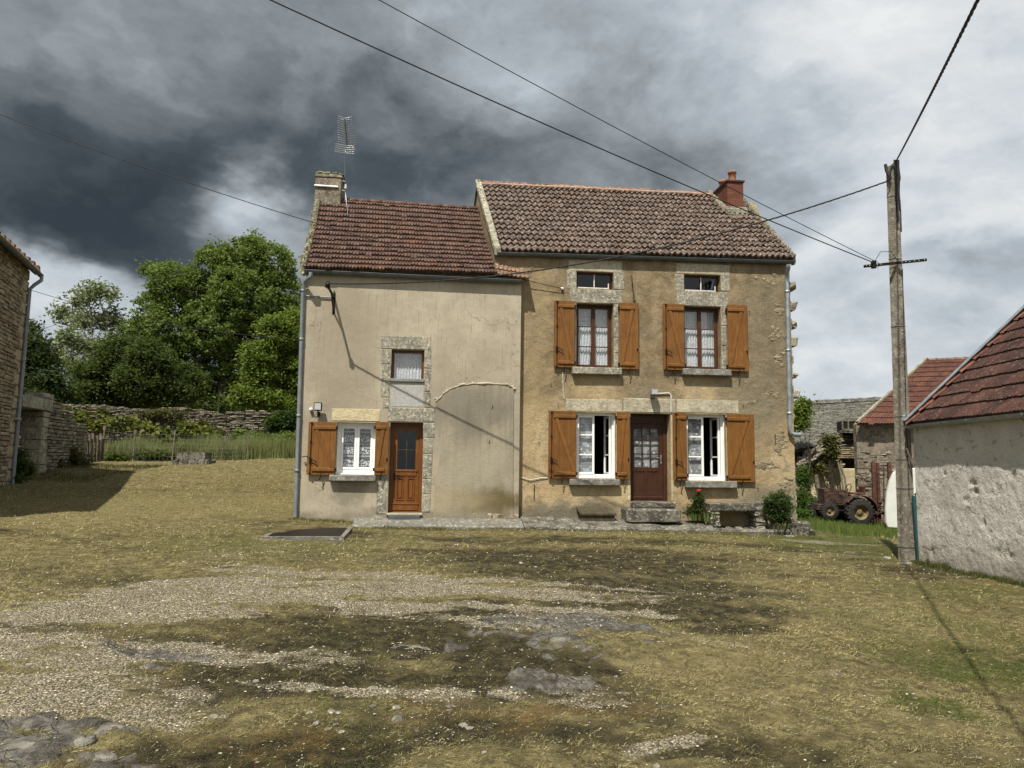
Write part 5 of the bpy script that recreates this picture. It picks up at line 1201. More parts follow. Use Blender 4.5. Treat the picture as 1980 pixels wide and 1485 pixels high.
# rose, iris, corner shrub (house frame -> world)
def hb(px,py,yl,rx,rz): q=Hw(H(px,py,yl)); k=17/F; return (q.x,q.y,q.z,rx*k,rx*k*.7,rz*k)
rb=Hw(H(1348,1004,-.35)); r_=shrub('rose_bush','slim rose bush with one red bloom beside the doorstep of the tall house',[hb(1347,985,-.35,14,12),hb(1350,968,-.35,9,10),hb(1336,990,-.35,10,9),hb(1352,955,-.35,4,6)],2400,.055,((.02,.035,.01),(.04,.06,.015),(.07,.10,.025)),31,'rose bush',.1,base=rb,twigs=14)
m=MB(); p=Hw(H(1351,950,-.38))
for k in range(14): a=k*2.4; m.ico((p.x+.02*math.cos(a)*(k/9),p.y+.02*math.sin(a),p.z+.012*math.sin(k)+.004*k*.5),.03,1,1,.7,.2)
m.build('flower',MT['red_petal'],r_,rb)
shrub('round_shrub','rounded small-leaved green shrub at the right corner of the tall house, beside the bench',[hb(1503,978,-.5,25,26),hb(1515,965,-.4,16,18),hb(1490,985,-.5,16,20),hb(1510,1000,-.45,20,14)],7000,.055,((.02,.045,.012),(.035,.07,.02),(.06,.105,.035)),32,'shrub',.12,base=Hw(H(1505,1018,-.5)))
def bladeclump(name,label,base,n,h,sp,colr,cat,seed,w=.012):
    r=random.Random(seed); m=MB()
    for k in range(n):
        a=r.uniform(0,6.28); d=r.random()*sp; x,y=d*math.cos(a),d*math.sin(a)*.6; hh=h*r.uniform(.5,1); lean=r.uniform(.1,.7)*hh; c=tuple(v*r.uniform(.6,1.3) for v in colr)
        dx,dy=math.cos(a)*lean,math.sin(a)*lean; px_,py_=-math.sin(a)*w,math.cos(a)*w
        m.add([(x-px_,y-py_,0),(x+px_,y+py_,0),(x+dx*.4+px_,y+dy*.4+py_,hh*.65),(x+dx*.4-px_,y+dy*.4-py_,hh*.65),(x+dx,y+dy,hh*.85)],[(0,1,2,3),(3,2,4)],c)
    o=m.build(name,MT['blade'],None); o.location=base; tag(o,label,cat); return o
bladeclump('iris_clump','pale strap-leaved plant clump between rose bush and stone bench',Hw(H(1368,1008,-.5)),60,.32,.22,(.14,.15,.05),'plant',41)
bladeclump('iris_clump','strap-leaved plant tuft at the foot of the rose bush',Hw(H(1345,1006,-.45)),60,.26,.22,(.12,.14,.04),'plant',42)
bladeclump('iris_clump','grey-green plant tuft on the ledge under the round shrub',Hw(H(1508,1024,-.75)),60,.2,.25,(.11,.12,.06),'plant',43)
# ============================================================ whitewashed barn, right
P1=gpx(1777,1086); P2=gpx(1980,1131); Db=(P2-P1); Db.z=0; Db.normalize(); Nb=Vector((-Db.y,Db.x,0)); rzB=math.atan2(Db.y,Db.x)
bz=min(P1.z,P2.z)
barn=empty('barn',(P1.x,P1.y,bz),rzB,'low barn with peeling whitewashed wall and steep dark red tile roof at the right edge','barn')
BL=9.0; ez=at(1772,814,P1.y).z-bz
def barnwall():
    nx,nz=300,84; xs=np.linspace(0,BL,nx+1); zs=np.linspace(-.4,ez+.05,nz+1); X,Z=np.meshgrid(xs,zs,indexing='ij')
    a=fbm(X*1.1,Z*1.1,3,51)-.5; b=fbm(X*4,Z*7,4,52); pits=.75*np.clip((b-.665)/.09,0,1)*np.clip((fbm(X*.9,Z*1.3,3,58)-.5)*8,0,1)*np.clip((ez*.82-Z)*3,.15,1); c=fbm(X*9,Z*9,3,53)-.5; f=fbm(X*26,Z*26,2,54)-.5
    Y_=-.035*a-.012*c-.006*f+.035*pits; Y_[0,:]=0; Y_[-1,:]=0
    v=np.stack([X,Y_,Z],-1).reshape(-1,3); ii=np.arange(nx)[:,None]*(nz+1)+np.arange(nz)[None]; ii=ii.ravel(); f_=np.stack([ii,ii+nz+1,ii+nz+2,ii+1],1)
    npmesh('wall',v,f_,np.full((len(v),3),.5),MT['whitewash'],barn,smooth=True)
barnwall()
m=MB(); ax_=2.9; rz_=ez+ax_*.95; m.prism([(0.002,-.4),(0.002,ez),(ax_,rz_-.1),(2*ax_,ez),(2*ax_,-.4)],0,.25,'x'); m.prism([(0.002,-.4),(0.002,ez),(ax_,rz_-.1),(2*ax_,ez),(2*ax_,-.4)],BL-.25,BL,'x'); m.box(.25,BL-.25,2*ax_-.3,2*ax_,-.4,ez-.05); m.build('end_wall',MT['whitewash'],barn)
def profm(s): return .010*math.cos(6*math.pi*s)+.004*math.cos(12*math.pi*s)
e0=(-.06,-.08,ez-.05); e1=(BL+.1,-.08,ez-.05); r0_=(-.06,ax_,rz_+.02); r1_=(BL+.1,ax_,rz_+.02)
ncB=36
m=MB(); tiles(m,(-.06+.26,-.08,ez-.05),e1,(-.06+.26,ax_,rz_+.02),r1_,ncB-1,12,profm,.035,0,.006,ns=12); tag(m.build('roof',MT['tile_dark'],barn),'steep slope of dark mossy red tiles')
m=MB(); tiles(m,e0,(-.06+.26,-.2,ez-.13),r0_,(-.06+.26,ax_,rz_+.02),1,12,profm,.036,0,.004,ns=12); m.build('edge_tiles',MT['tile_orange'],barn)
m=MB(); tiles(m,(-.06,2*ax_+.2,ez-.13),(BL+.1,2*ax_+.2,ez-.13),r0_,r1_,20,8,profs,.035); m.build('roof',MT['tile_dark'],barn)
m=MB(); undercurve(m,e0,e1,r0_,r1_,0); undercurve(m,(-.06,2*ax_+.2,ez-.13),(BL+.1,2*ax_+.2,ez-.13),r0_,r1_,0); m.build('roof_boarding',MT['mortar_dark'],barn)
m=MB(); sl_=Vector((0,ax_+.2,rz_-ez+.15)).normalized(); nn_=Vector((0,-sl_.z,sl_.y))
a=Vector(e0)+nn_*.0; b=Vector(r0_); m.bar(a+Vector((-.03,0,.0)),b+Vector((-.03,0,0)),.035,.16,up=tuple(nn_)); m.bar(a+Vector((.01,0,0))+nn_*.075,b+Vector((.01,0,0))+nn_*.075,.12,.008,up=tuple(nn_)); m.build('verge_flashing',MT['zinc'],barn)
hd2=Hd(); hd2.part=lambda mb,name,mat,parent=None: mb.build(name,MT[mat],parent or barn)
gutter(hd2,(BL+.1,-.09,ez-.05),(-.04,-.09,ez-.08),.065,mat='zinc')
m=MB(); m.bar((-.03,-.0,1.65),(-.03,-.12,2.0),.03); m.build('bracket',MT['old_wood'],barn)
a=gpx(1777,1084,5,14); tpz=at(1767,958,a.y)
m=MB(); m.box(-.035,.035,-.03,.03,0,tpz.z-a.z,.006); tag_=m.build('plastic_duct',MT['plastic_teal'],None); tag_.location=(a.x-.06,a.y-.12,a.z); tag_.rotation_euler=(0,R(-2),0); tag(tag_,'dark teal plastic duct standing between the pole and the barn corner','duct')
# ============================================================ red-roofed outbuilding
o2=at(1662,985,28.0); o2.z=g1(o2.x,o2.y); ob=empty('outbuilding',tuple(o2),0,'rendered outbuilding with plain red tiled hipped roof behind the tractor','outbuilding')
def L2(px,py,Y): return at(px,py,Y)-o2
eA=L2(1657,819,27.8); eB=L2(1960,822,27.8); rA=L2(1792,695,31.2); rB=L2(2010,686,31.2)
m=MB(); W2=at(1663,900,28).x-o2.x; m.box(W2,eB.x,.2,.45,-.5,eA.z+.0); m.add([(W2,.45,-.5),(W2,.45,eA.z),(rA.x,rA.y,rA.z-.1),(2*rA.x-W2,6.5,eA.z),(2*rA.x-W2,6.5,-.5)]+[(W2+.3,.45,-.5),(W2+.3,.45,eA.z),(rA.x+.3,rA.y,rA.z-.1),(2*rA.x-W2+.3,6.5,eA.z),(2*rA.x-W2+.3,6.5,-.5)],[(0,1,2,3,4),(9,8,7,6,5)]+[(i,(i+1)%5,(i+1)%5+5,i+5) for i in range(5)]); m.box(2*rA.x-W2+.3,eB.x+4,6.3,6.5,-.5,eA.z)
m.build('wall',MT['chimney_render'],ob)
m=MB()
for k in range(170):
    x=random.uniform(W2+.05,3.2); z=random.uniform(-.1,L2(1700,872,28).z); s=random.uniform(.05,.11); m.rock(x-s*1.5,x+s*1.5,.17+random.uniform(-.01,.02),.3,z-s*.5,z+s*.5,.02,(random.random(),)*3,.02)
m.build('exposed_stones',MT['rubble_grey'],ob)
m=MB(); tiles(m,eA,eB,rA,rB,26,13,prof2,.035); m.build('roof',MT['tile_red'],ob)
m=MB(); bkx=2*rA.x-eA.x; tiles(m,(eB.x+8,6.8,eA.z),(bkx,6.8,eA.z),rB,rA,14,10,profs,.03); m.build('roof',MT['tile_red'],ob)
m=MB(); undercurve(m,eA,eB,rA,rB,0); undercurve(m,(eB.x+8,6.8,eA.z),(bkx,6.8,eA.z),rB,rA,0); m.build('roof_boarding',MT['mortar_dark'],ob)
m=MB(); N=24
for i in range(N):
    a=eA.lerp(rA,i/N); b=eA.lerp(rA,(i+1)/N); m.bar(a+Vector((0,0,.05)),b+Vector((0,0,.05)),.10,.08)
m.build('hip_mortar',MT['verge_stone'],ob)
ridge(type('x',(),{'part':staticmethod(lambda mb,name,mat,parent=None: mb.build(name,MT[mat],ob))}),rA,rB,12,.12,'tile_rust')
# ============================================================ ruined stone barn with lauze roof
r0=at(1540,1000,31.0); r0.z=g1(r0.x,r0.y); rbn=empty('ruined_barn',tuple(r0),0,'half-collapsed stone barn with grey stone-slab roof and tiny white-framed dormer, far right gap','ruined barn')
def L3(px,py,Y): return at(px,py,Y)-r0
ptsT=[(1535,905),(1552,890),(1568,872),(1584,868),(1598,850),(1606,843),(1668,842),(1700,842)]
TXr=[L3(a,b,31).x for a,b in ptsT]; TZr=[L3(a,b,31).z for a,b in ptsT]
def rt(x): return max(TZr) if x is None else float(np.interp(x,TXr,TZr))
m=MB(); courses(m,TXr[0],TXr[-1],-.6,rt,0,.5,(.06,.12),(.15,.45),.02,[(L3(1631,930,31).x,L3(1661,930,31).x,L3(1640,948,31).z-1.2,L3(1640,888,31).z)],proud=.03); m.build('wall',MT['rubble_warm'],rbn)
m=MB(); xa_,xb_=L3(1540,0,31).x,L3(1628,0,31).x; zz=L3(1580,905,31).z; m.rock(xa_,xb_,-.05,.1,-.5,zz,.03,None,.03); tag(m.build('render',MT['ochre_stone'],rbn),'patchy ochre render on the lower wall')
m=MB(); eL=L3(1525,872,30.9); eR=L3(1720,838,30.9); rL=L3(1530,782,34); rR=L3(1720,772,34)
nr=34
for i in range(nr):
    u=0
    while u<1:
        l=random.uniform(.02,.05); a0=eL.lerp(eR,u); b0=rL.lerp(rR,u); a1=eL.lerp(eR,min(1,u+l)); b1=rL.lerp(rR,min(1,u+l)); v=i/nr; v2=(i+1.6)/nr
        p=a0.lerp(b0,v); q=a1.lerp(b1,v2); r=random.random(); zz=random.uniform(.02,.05)
        m.add([(p.x,p.y,p.z),(q.x-.01,p.y,a1.lerp(b1,v).z),(q.x-.01,q.y,q.z-.03),(p.x,q.y,a0.lerp(b0,v2).z-.03),(p.x,p.y,p.z+zz),(q.x-.01,p.y,a1.lerp(b1,v).z+zz),(q.x-.01,q.y,q.z),(p.x,q.y,a0.lerp(b0,v2).z)],[(3,2,1,0),(4,5,6,7),(0,1,5,4),(1,2,6,5),(2,3,7,6),(3,0,4,7)],(r,r,r)); u+=l
m.build('roof',MT['lauze'],rbn)
m=MB(); undercurve(m,eL,eR,rL,rR,0,dz=.08); m.box(TXr[0],TXr[-1],.5,.6,-.5,L3(1600,860,31).z); m.build('roof_boarding',MT['mortar_dark'],rbn)
m=MB(); 
for i in range(12): a=rL.lerp(rR,i/12); b=rL.lerp(rR,(i+1)/12); m.rock(a.x,b.x,a.y-.2,a.y+.2,a.z-.05,b.z+.12,.02,None,.03)
m.build('ridge',MT['sill_stone'],rbn)
m=MB(); xa_,xb_=L3(1607,0,30.6).x,L3(1636,0,30.6).x; za,zb_=L3(1620,830,30.6).z,L3(1620,811,30.6).z; frame(m,xa_,xb_,za,zb_,-.02,.05,.06); mid=(xa_+xb_)/2; m.box(mid-.1,mid-.05,-.03,.04,za,zb_); dm=m.build('dormer',MT['old_wood'],rbn); 
m=MB(); m.box(xa_+.05,xb_-.05,.01,.6,za+.04,zb_-.04); m.build('dormer_shade_fill',MT['interior_shade'],dm)  # solid near-black block paints the shade inside the dormer
m=MB(); m.rock(L3(1603,0,30.7).x,L3(1668,0,30.7).x,-.35,.3,L3(1620,836,30.7).z,L3(1620,832,30.7).z+.02,.02); m.build('eave_slab',MT['dark_stone'],rbn)
m=MB(); m.box(L3(1632,0,31).x,L3(1660,0,31).x,.15,.5,-.5,L3(0,885,31).z); m.build('opening_shade_fill',MT['interior_shade'],rbn)  # solid near-black box paints the shade inside the wall hole
m=MB()
for py,w_ in ((888,.45),(905,.35),(930,.3)): zz=L3(1640,py,30.8).z; m.rock(L3(1630,0,30.8).x,L3(1663,0,30.8).x,-w_,.2,zz,zz+.07,.02)
m.build('stone_shelf',MT['sill_stone'],rbn)
# rubble heap on the collapsed wall
m=MB()
for k in range(120):
    t=random.random(); px=1548+48*t; py=895-35*t+random.uniform(-8,14); p=L3(px,py,30.7+random.uniform(-.2,.4)); s=random.uniform(.1,.26)
    n0=len(m.v); m.rock(-s,s,-.12,.12,-.05,.05,.03,(random.random(),)*3,.02); a=random.uniform(-.2,1.1)
    for i in range(n0,len(m.v)): x,y,z=m.v[i]; m.v[i]=(p.x+x*math.cos(a)-z*math.sin(a),p.y+y,p.z+x*math.sin(a)+z*math.cos(a))
m.build('fallen_slabs',MT['rubble_grey'],rbn)
shrub('vine','dry climbing plant on the ruined barn wall above the tractor',[pb_(1610,870,30.4,9,22,5),pb_(1605,850,30.4,10,8,5),pb_(1586,905,30.6,5,16,4)],1500,.14,((.05,.05,.02),(.10,.10,.03),(.17,.16,.06)),61,'climbing plant',.25,twigs=14)
shrub('nettle_clump','green nettles growing between the house corner and the tractor',[pb_(1560,985,28,14,14,8),pb_(1550,1000,25,10,12,8),pb_(1575,975,29,10,10,6),pb_(1547,970,27,6,22,6),pb_(1552,930,29,5,40,6)],8000,.1,((.03,.06,.012),(.055,.11,.02),(.09,.16,.03)),62,'nettles',.25)
for k,(a,b,lab) in enumerate((((1617,880,30.6),(1636,954,28.8),'long thin pole leaning on the ruined barn, left of its twin'),((1622,888,30.6),(1643,952,28.8),'long thin pole leaning on the ruined barn, right of its twin'))):
    m=MB(); A_=at(*b[:2],b[2]); B_=at(*a[:2],a[2]); m.tube([A_-Vector((0,0,.9)),A_.lerp(B_,.5),B_],[.045,.04,.03],7); o=m.build('leaning_pole',MT['old_wood'],None,A_); o.location=A_; tag(o,lab,'pole')
A_=at(1586,975,27.5); B_=at(1578,918,27.5); m=MB(); m.tube([A_-Vector((0,0,.4)),A_,B_],[.09,.085,.07],8); o=m.build('fence_post',MT['old_wood'],None,A_); o.location=A_; tag(o,'thick weathered wooden post standing by the tractor nose','post')
# ============================================================ tractor with mast
YT=26.0; kT=YT/F
tb=at(1647,1011,YT); tb.z=g1(tb.x,tb.y)
tz=tb.z; TO=Vector((tb.x,YT,tz)); trc=empty('tractor',tuple(TO),0,'small rusty old tractor with a forklift mast parked in the grass','tractor')
def T(px,py,dy=0): 
    p=at(px,py,YT); return Vector((p.x-TO.x,dy,p.z-TO.z))
def wheel(cx,cz,r,w,y,rimmat):
    m=MB(); m.lathe([(r*.55,-w/2),(r*.8,-w/2),(r*.96,-w*.42),(r,-w*.3),(r,w*.3),(r*.96,w*.42),(r*.8,w/2),(r*.55,w/2)],(cx,y,cz),'y',28)
    for k in range(22):
        a=2*math.pi*k/22
        for s in (-1,1):
            a2=a+(.07 if s>0 else 0); p=Vector((cx+math.cos(a2)*r*1.0,y+s*w*.08,cz+math.sin(a2)*r*1.0)); q=Vector((cx+math.cos(a2+.2)*r*.98,y+s*w*.48,cz+math.sin(a2+.2)*r*.98)); m.bar(p,q,.035,.05,up=(math.cos(a2),0,math.sin(a2)))
    w_=m.build('wheel',MT['tyre'],trc)
    m=MB(); m.lathe([(.0,-w*.15),(r*.2,-w*.18),(r*.24,-w*.05),(r*.45,w*.0),(r*.52,-w*.35),(r*.58,-w*.42),(r*.58,w*.42),(r*.5,w*.35),(r*.3,w*.1),(0,w*.1)],(cx,y,cz),'y',24); m.build('rim',MT[rimmat],w_)
rc=T(1647,988); fc=T(1591,985)
# tractor seen from its left rear three-quarter side: rotate each wheel slightly through local yaw of whole root
wheel(rc.x,rc.z+0,.47,.3,-.55,'yellow_rim'); wheel(rc.x+.1,rc.z,.47,.3,.65,'yellow_rim')
wheel(fc.x,fc.z-.02,.29,.2,-.5,'yellow_rim'); wheel(fc.x+.1,fc.z-.02,.29,.2,.6,'yellow_rim')
m=MB(); a=T(1588,946); b=T(1634,976); m.prism([(a.x,b.z),(a.x-.02,a.z+.02),(a.x+.08,a.z+.05),(b.x-.1,a.z-.0),(b.x,a.z-.02),(b.x,b.z)],-.26,.28)
for k in range(5): zz=b.z+.08+k*.07; m.box(a.x+.12,a.x+.62,-.275,-.26,zz,zz+.03)
m.box(a.x+.05,b.x-.05,-.27,.29,b.z+.46,b.z+.5,.01); m.build('hood',MT['rust'],trc)
m=MB(); c=T(1640,985); m.box(a.x+.1,c.x+.6,-.16,.18,b.z-.22,b.z+.02,.02); m.box(fc.x-.06,fc.x+.06,-.5,.6,fc.z-.05,fc.z+.05,.01); m.box(fc.x-.25,fc.x+.1,-.2,.2,fc.z-.02,b.z+.02,.02); m.box(rc.x-.2,rc.x+.4,-.5,.6,rc.z-.12,rc.z+.22,.03); m.build('chassis',MT['rust'],trc)
for yy in (-.72,.5):
    m=MB(); vs=[];n_=14
    for i in range(n_+1):
        an=math.pi*(.02+.78*i/n_); 
        for ww in (0,.34): vs.append((rc.x+.02+math.cos(an)*.56,yy+ww,rc.z+math.sin(an)*.56)); vs.append((rc.x+.02+math.cos(an)*.585,yy+ww,rc.z+math.sin(an)*.585))
    fs=[]
    for i in range(n_): k=i*4; fs+=[(k,k+4,k+6,k+2),(k+1,k+3,k+7,k+5),(k,k+1,k+5,k+4),(k+2,k+6,k+7,k+3)]
    m.add(vs,fs); m.build('fender',MT['rust'],trc)
m=MB(); s=T(1655,956); m.box(s.x-.2,s.x+.25,-.2,.25,s.z,s.z+.07,.03); m.box(s.x+.2,s.x+.27,-.2,.25,s.z,s.z+.3,.03); m.build('seat',MT['rust_red'],trc)
m=MB(); s=T(1634,952); m.tube([(s.x,0.02,s.z-.1),(s.x+.12,.02,s.z+.12)],.018,6); ct=Vector((s.x+.13,.02,s.z+.13)); m.tube([ct+Vector((.06*math.cos(i*.35),.19*math.sin(i*.35),.17*math.cos(i*.35))) for i in range(19)],.014,5); m.build('steering_wheel',MT['iron'],trc)
m=MB(); a=T(1606,945); m.tube([(a.x,.0,a.z),(a.x,.0,a.z+.12)],.03,8); m.build('exhaust_stub',MT['rust'],trc)
# mast
m=MB(); z0_=T(1680,1010).z+.05; z1_=T(1680,893).z
for px,w_,dy in ((1679,.12,-.35),(1694,.09,-.1),(1697,.07,.3),(1711,.13,-.3)):
    x=T(px,900).x; m.box(x-w_/2,x+w_/2,dy-.05,dy+.05,z0_,z1_+random.uniform(-.03,.03),.008)
m.build('mast_rail',MT['rust_red'],trc)
m=MB(); xl,xr=T(1676,0).x,T(1714,0).x
for py,t_ in ((905,.07),(893,.04),(975,.09),(992,.16)): zz=T(0,py).z; m.box(xl,xr,-.38,-.3,zz-t_/2,zz+t_/2,.006)
m.box(xl,xr-.05,-.5,-.42,T(0,1005).z,T(0,998).z,.006)
m.bar(T(1655,906,-.1),T(1678,906,-.3),.04); m.bar(T(1660,915,0),T(1680,945,-.3),.03); m.bar(T(1662,1000,-.4),T(1700,985,-.5),.04); m.bar(T(1700,1012,-.6),T(1708,975,-.4),.03); m.bar(T(1688,1012,-.6),T(1700,985,-.4),.03)
for px in (1688,1703): m.tube([T(px,900,-.2),T(px+1,985,-.2)],.02,6)
m.build('mast_frame',MT['rust'],trc)
m=MB(); cc=T(1678,985,-.45); m.tube([cc+Vector((-.1+.16*math.cos(a),0,.5*math.sin(a))) for a in [1.2+i*.2 for i in range(18)]],.022,6)
for px,py in ((1690,970),(1700,965),(1697,990),(1705,978)): p=T(px,py,-.4); m.lathe([(0,-.05),(.07,-.05),(.07,.05),(0,.05)],tuple(p),'y',12); m.tube([p,p+Vector((-.2,.0,.15)),p+Vector((-.3,.1,-.1))],.014,5)
m.build('lift_gear',MT['rust'],trc)
m=MB(); z=T(0,1012).z
for px in (1693,1710): x=T(px,0).x; m.box(x-.05,x+.05,-.95,-.3,z+.05,z+.1,.01); m.box(x-.05,x+.05,-.45,-.38,z+.05,z+.5,.01)
m.build('lift_fork',MT['rust'],trc)
# ============================================================ van
YV=24.0; vb=at(1740,1026,YV); vb.z=g1(vb.x,vb.y); van=empty('van',(vb.x,YV,vb.z),R(-31),'old white van, mostly hidden behind the concrete pole and barn','van'); VO=Vector((vb.x,YV,vb.z))
def Vv(px,py): p=at(px,py,YV); return (p.x-VO.x,p.z-VO.z)
prof=[Vv(1716,1020),Vv(1713,1012),Vv(1712,985),Vv(1714,955),Vv(1719,930),Vv(1725,915),Vv(1733,907),Vv(1745,904)]
x1v=4.2; zr=prof[-1][1]; prof+= [(x1v-1.2,zr),(x1v-.6,zr-.55),(x1v,zr-.85),(x1v,prof[0][1])]
m=MB(); 
import bmesh
def shell(prof,secs):
    vs=[];n=len(prof); cx=sum(p[0] for p in prof)/n; cz=sum(p[1] for p in prof)/n
    for y,s in secs:
        for x,z in prof: vs.append((cx+(x-cx)*s,y,cz+(z-cz)*(s if z>cz else 1)))
    fs=[]
    for i in range(len(secs)-1):
        for k in range(n): fs.append((i*n+k,i*n+(k+1)%n,(i+1)*n+(k+1)%n,(i+1)*n+k))
    fs+=[tuple(range(n))[::-1],tuple((len(secs)-1)*n+k for k in range(n))]; return vs,fs
vs,fs=shell(prof,[(0,.95),(.02,.97),(.08,.99),(.2,1),(1.6,1),(1.75,.98),(1.8,.95)]); m.add(vs,fs,None,False); m.build('body',MT['van_white'],van)
m=MB(); za=Vv(1730,996)[1]; zb0=Vv(1730,1019)[1]; m.box(Vv(1713,0)[0]+.03,x1v-.1,-.004,1.804,zb0,za-.1,.003); m.build('lower_panel',MT['van_lower'],van)
m=MB(); 
for py in (931.5,968): z=Vv(0,py)[1]; m.box(Vv(1719,0)[0]+.0,x1v-.4,-.006,.02,z-.008,z+.008)
m.box(Vv(1730,0)[0],Vv(1730,0)[0]+.012,-.006,.0,Vv(0,968)[1],Vv(0,925)[1]); z=Vv(0,934)[1]; xx=Vv(1724,0)[0]; m.box(xx-.035,xx+.035,-.02,.0,z-.09,z+.09,.006); m.build('trim',MT['black_rubber'],van)
for yy in (.1,1.65):
    for xw in (.55,3.3):
        m=MB(); m.lathe([(.12,-.08),(.28,-.09),(.31,-.05),(.31,.05),(.28,.09),(.12,.08)],(xw,yy,.31),'y',24); ww=m.build('wheel',MT['tyre'],van); m=MB(); m.lathe([(0,-.06),(.06,-.06),(.16,-.02),(.17,.06),(0,.06)],(xw,yy,.31),'y',18); m.build('rim',MT['lamp_grey'],ww)
m=MB(); m.box(.2,x1v-.2,.1,1.7,.22,zb0+.05); m.build('underbody',MT['black_rubber'],van)
# ============================================================ ground masks (world space)
def E(px,py,rx,ry,w,rot=0):
    """photo place and size -> ellipse on the ground in metres"""
    c=gpx(px,py); a=gpx(px,min(1500,py+ry)) ; b=gpx(px,max(960,py-ry)); return (c.x,(a.y+b.y)/2,rx*c.y/F,max(.15,(b.y-a.y)/2),w,rot)
GRAV=[E(820,1130,330,18,.9),E(180,1290,260,50,.9),E(80,1240,220,60,1),E(300,1175,240,38,1.1),E(520,1140,240,26,1.1),E(650,1112,180,12,.8),E(760,1160,220,22,.85),E(960,1150,240,20,.8),E(60,1350,200,60,.85),E(300,1270,260,40,.6),E(0,1420,120,60,.8),E(1100,1180,240,26,.7),E(1290,1408,60,14,1.0),E(1100,1220,200,40,.7),E(800,1275,240,40,.3),E(650,1185,120,30,.4),E(1300,1240,160,20,.45),E(60,1140,120,20,.4),E(1690,1025,60,5,.9),E(1640,1050,80,6,.5),E(1120,1330,60,20,.4)]
MOSS=[E(1120,1085,330,26,.9),E(760,1215,260,26,.9),E(1250,1170,260,26,.8),E(560,1250,160,30,.7),E(1000,1290,150,70,1.2),E(960,1200,170,35,1),E(800,1195,150,30,.9),E(480,1300,240,45,.8),E(700,1300,150,60,.6),E(1150,1110,260,22,.7),E(1300,1140,200,25,.8),E(1100,1340,120,50,.7),E(300,1240,200,30,.55),E(90,1200,120,30,.5),E(1380,1200,100,26,.8),E(1560,1000,900,1,0),E(1850,1110,120,18,.5),E(750,1420,200,50,.5),E(1450,1440,260,60,.5),E(350,1460,260,40,.6),E(620,1240,160,30,.5),E(1050,1460,200,50,.7),E(900,1080,180,14,.4),E(1100,1045,500,7,.6),E(300,1120,260,14,.5)]
ROCK=[E(70,1450,110,44,1.05),E(190,1412,80,14,.75),E(1080,1205,190,30,.9),E(1020,1250,150,28,.8),E(790,1245,60,10,1),E(320,1262,90,14,.8),E(330,1315,90,14,.7),E(1250,1225,120,20,.7),E(40,1315,40,14,.6),E(1000,1320,70,30,.8),E(1180,1250,90,20,.6),E(560,1140,90,8,.5),E(240,1480,120,20,.7)]
GREEN=[E(1900,1290,140,60,1),E(1960,1230,80,60,.6),E(1640,1050,120,26,1.2),E(1600,1005,60,20,1.4),E(1830,1380,60,16,.9),E(620,1270,110,40,.45),E(650,1400,140,40,.35),E(300,960,260,40,.35),E(500,1060,200,25,.4),E(1820,1140,160,16,.6),E(1560,1060,100,16,.5),E(1290,1050,80,10,.4),E(1750,1200,140,30,.3),E(700,1440,120,30,.5),E(450,925,200,15,.3)]
STRAW=[E(1290,1300,200,30,.8),E(1500,1290,200,45,.6),E(1750,1200,160,50,.5),E(1450,1180,220,50,.4),E(1850,1430,160,50,.5),E(300,960,260,50,.7),E(150,1000,120,30,.5),E(500,960,120,40,.6),E(1300,1100,300,30,.3),E(850,1420,160,40,.4),E(1550,1380,250,60,.4)]
TAN=[E(520,1410,90,30,1),E(1090,1370,110,26,1),E(860,1350,90,30,.5),E(1000,1385,150,18,.6)]
def mask(x,y,L,amp=.9,sc=.9,s=0):
    w1=(fbm(x*sc,y*sc,4,70+s)-.5)*1.6; w2=(fbm(x*sc+50,y*sc,4,80+s)-.5)*1.6; X=x+w1; Y=y+w2; r=np.zeros_like(x)
    for cx,cy,rx,ry,w,_ in L:
        d=np.sqrt(((X-cx)/rx)**2+((Y-cy)/ry)**2); r=np.maximum(r,w*np.clip((1.45-d)/.9,0,1))
    return r
def ms(x,y):
    n1=fbm(x*.8,y*2.6,5,90); n2=fbm(x*6,y*9,4,91); n3=fbm(x*.5,y*.8,3,92)
    stk=fbm(x*.45,y*3.2,4,99); g=mask(x,y,GRAV,s=1)+.25*(n3>.6)+(stk-.53)*2.4*(mask(x,y,GRAV,s=1)>.05); mo=mask(x,y,MOSS,s=2)+.35*np.clip((fbm(x*.7,y*1.1,4,93)-.52)*4,0,1)*(y<16); ro=mask(x,y,ROCK,sc=1.2,s=3); gr=mask(x,y,GREEN,s=4)+.15*(n3-.5)+.10*(y>13); st=mask(x,y,STRAW,s=5); ta=mask(x,y,TAN,s=6)
    far=(y>17.5)|((x<-6)&(y>13)); mo=np.where(far,mo*.2,mo); g=np.where(far&(x<2),0,g)
    k=lambda m,t=.5,w=.25: np.clip((m+(n1-.5)*1.3+(n2-.5)*1.1-t)/w+.5,0,1)*np.clip(m*6,0,1)
    return dict(g=k(g,.62,.8),m=k(mo,.42,.6),r=k(ro,.68,.3),gr=np.clip(gr+(n1-.5)*.8,0,1),st=np.clip(st+(n1-.5)*.9,0,1),ta=np.clip(ta+(n1-.5)*.9,0,1),n1=n1,n2=n2)
def sp(a,b,n,p=1.0): 
    t=np.linspace(0,1,n); return a+(b-a)*t**p
xs=np.unique(np.round(np.concatenate([-sp(11,320,34,3)[::-1],np.linspace(-11,11,470),sp(11,320,34,3)]),4))
ys=np.unique(np.round(np.concatenate([-sp(1,60,12,2)[::-1],sp(1,2.4,10),np.linspace(2.4,9,260),np.linspace(9,17,190),np.linspace(17,36,90),sp(36,340,30,3)]),4))
X,Y_=np.meshgrid(xs,ys,indexing='ij'); x=X.ravel(); y=Y_.ravel(); Z=gz0(x,y); M=ms(x,y)
near=np.clip((20-y)/6,0,1)*(np.abs(x)<12)
rel=(fbm(x*.8,y*.8,4,60)-.5)*.10+(fbm(x*5,y*5,4,61)-.5)*.035
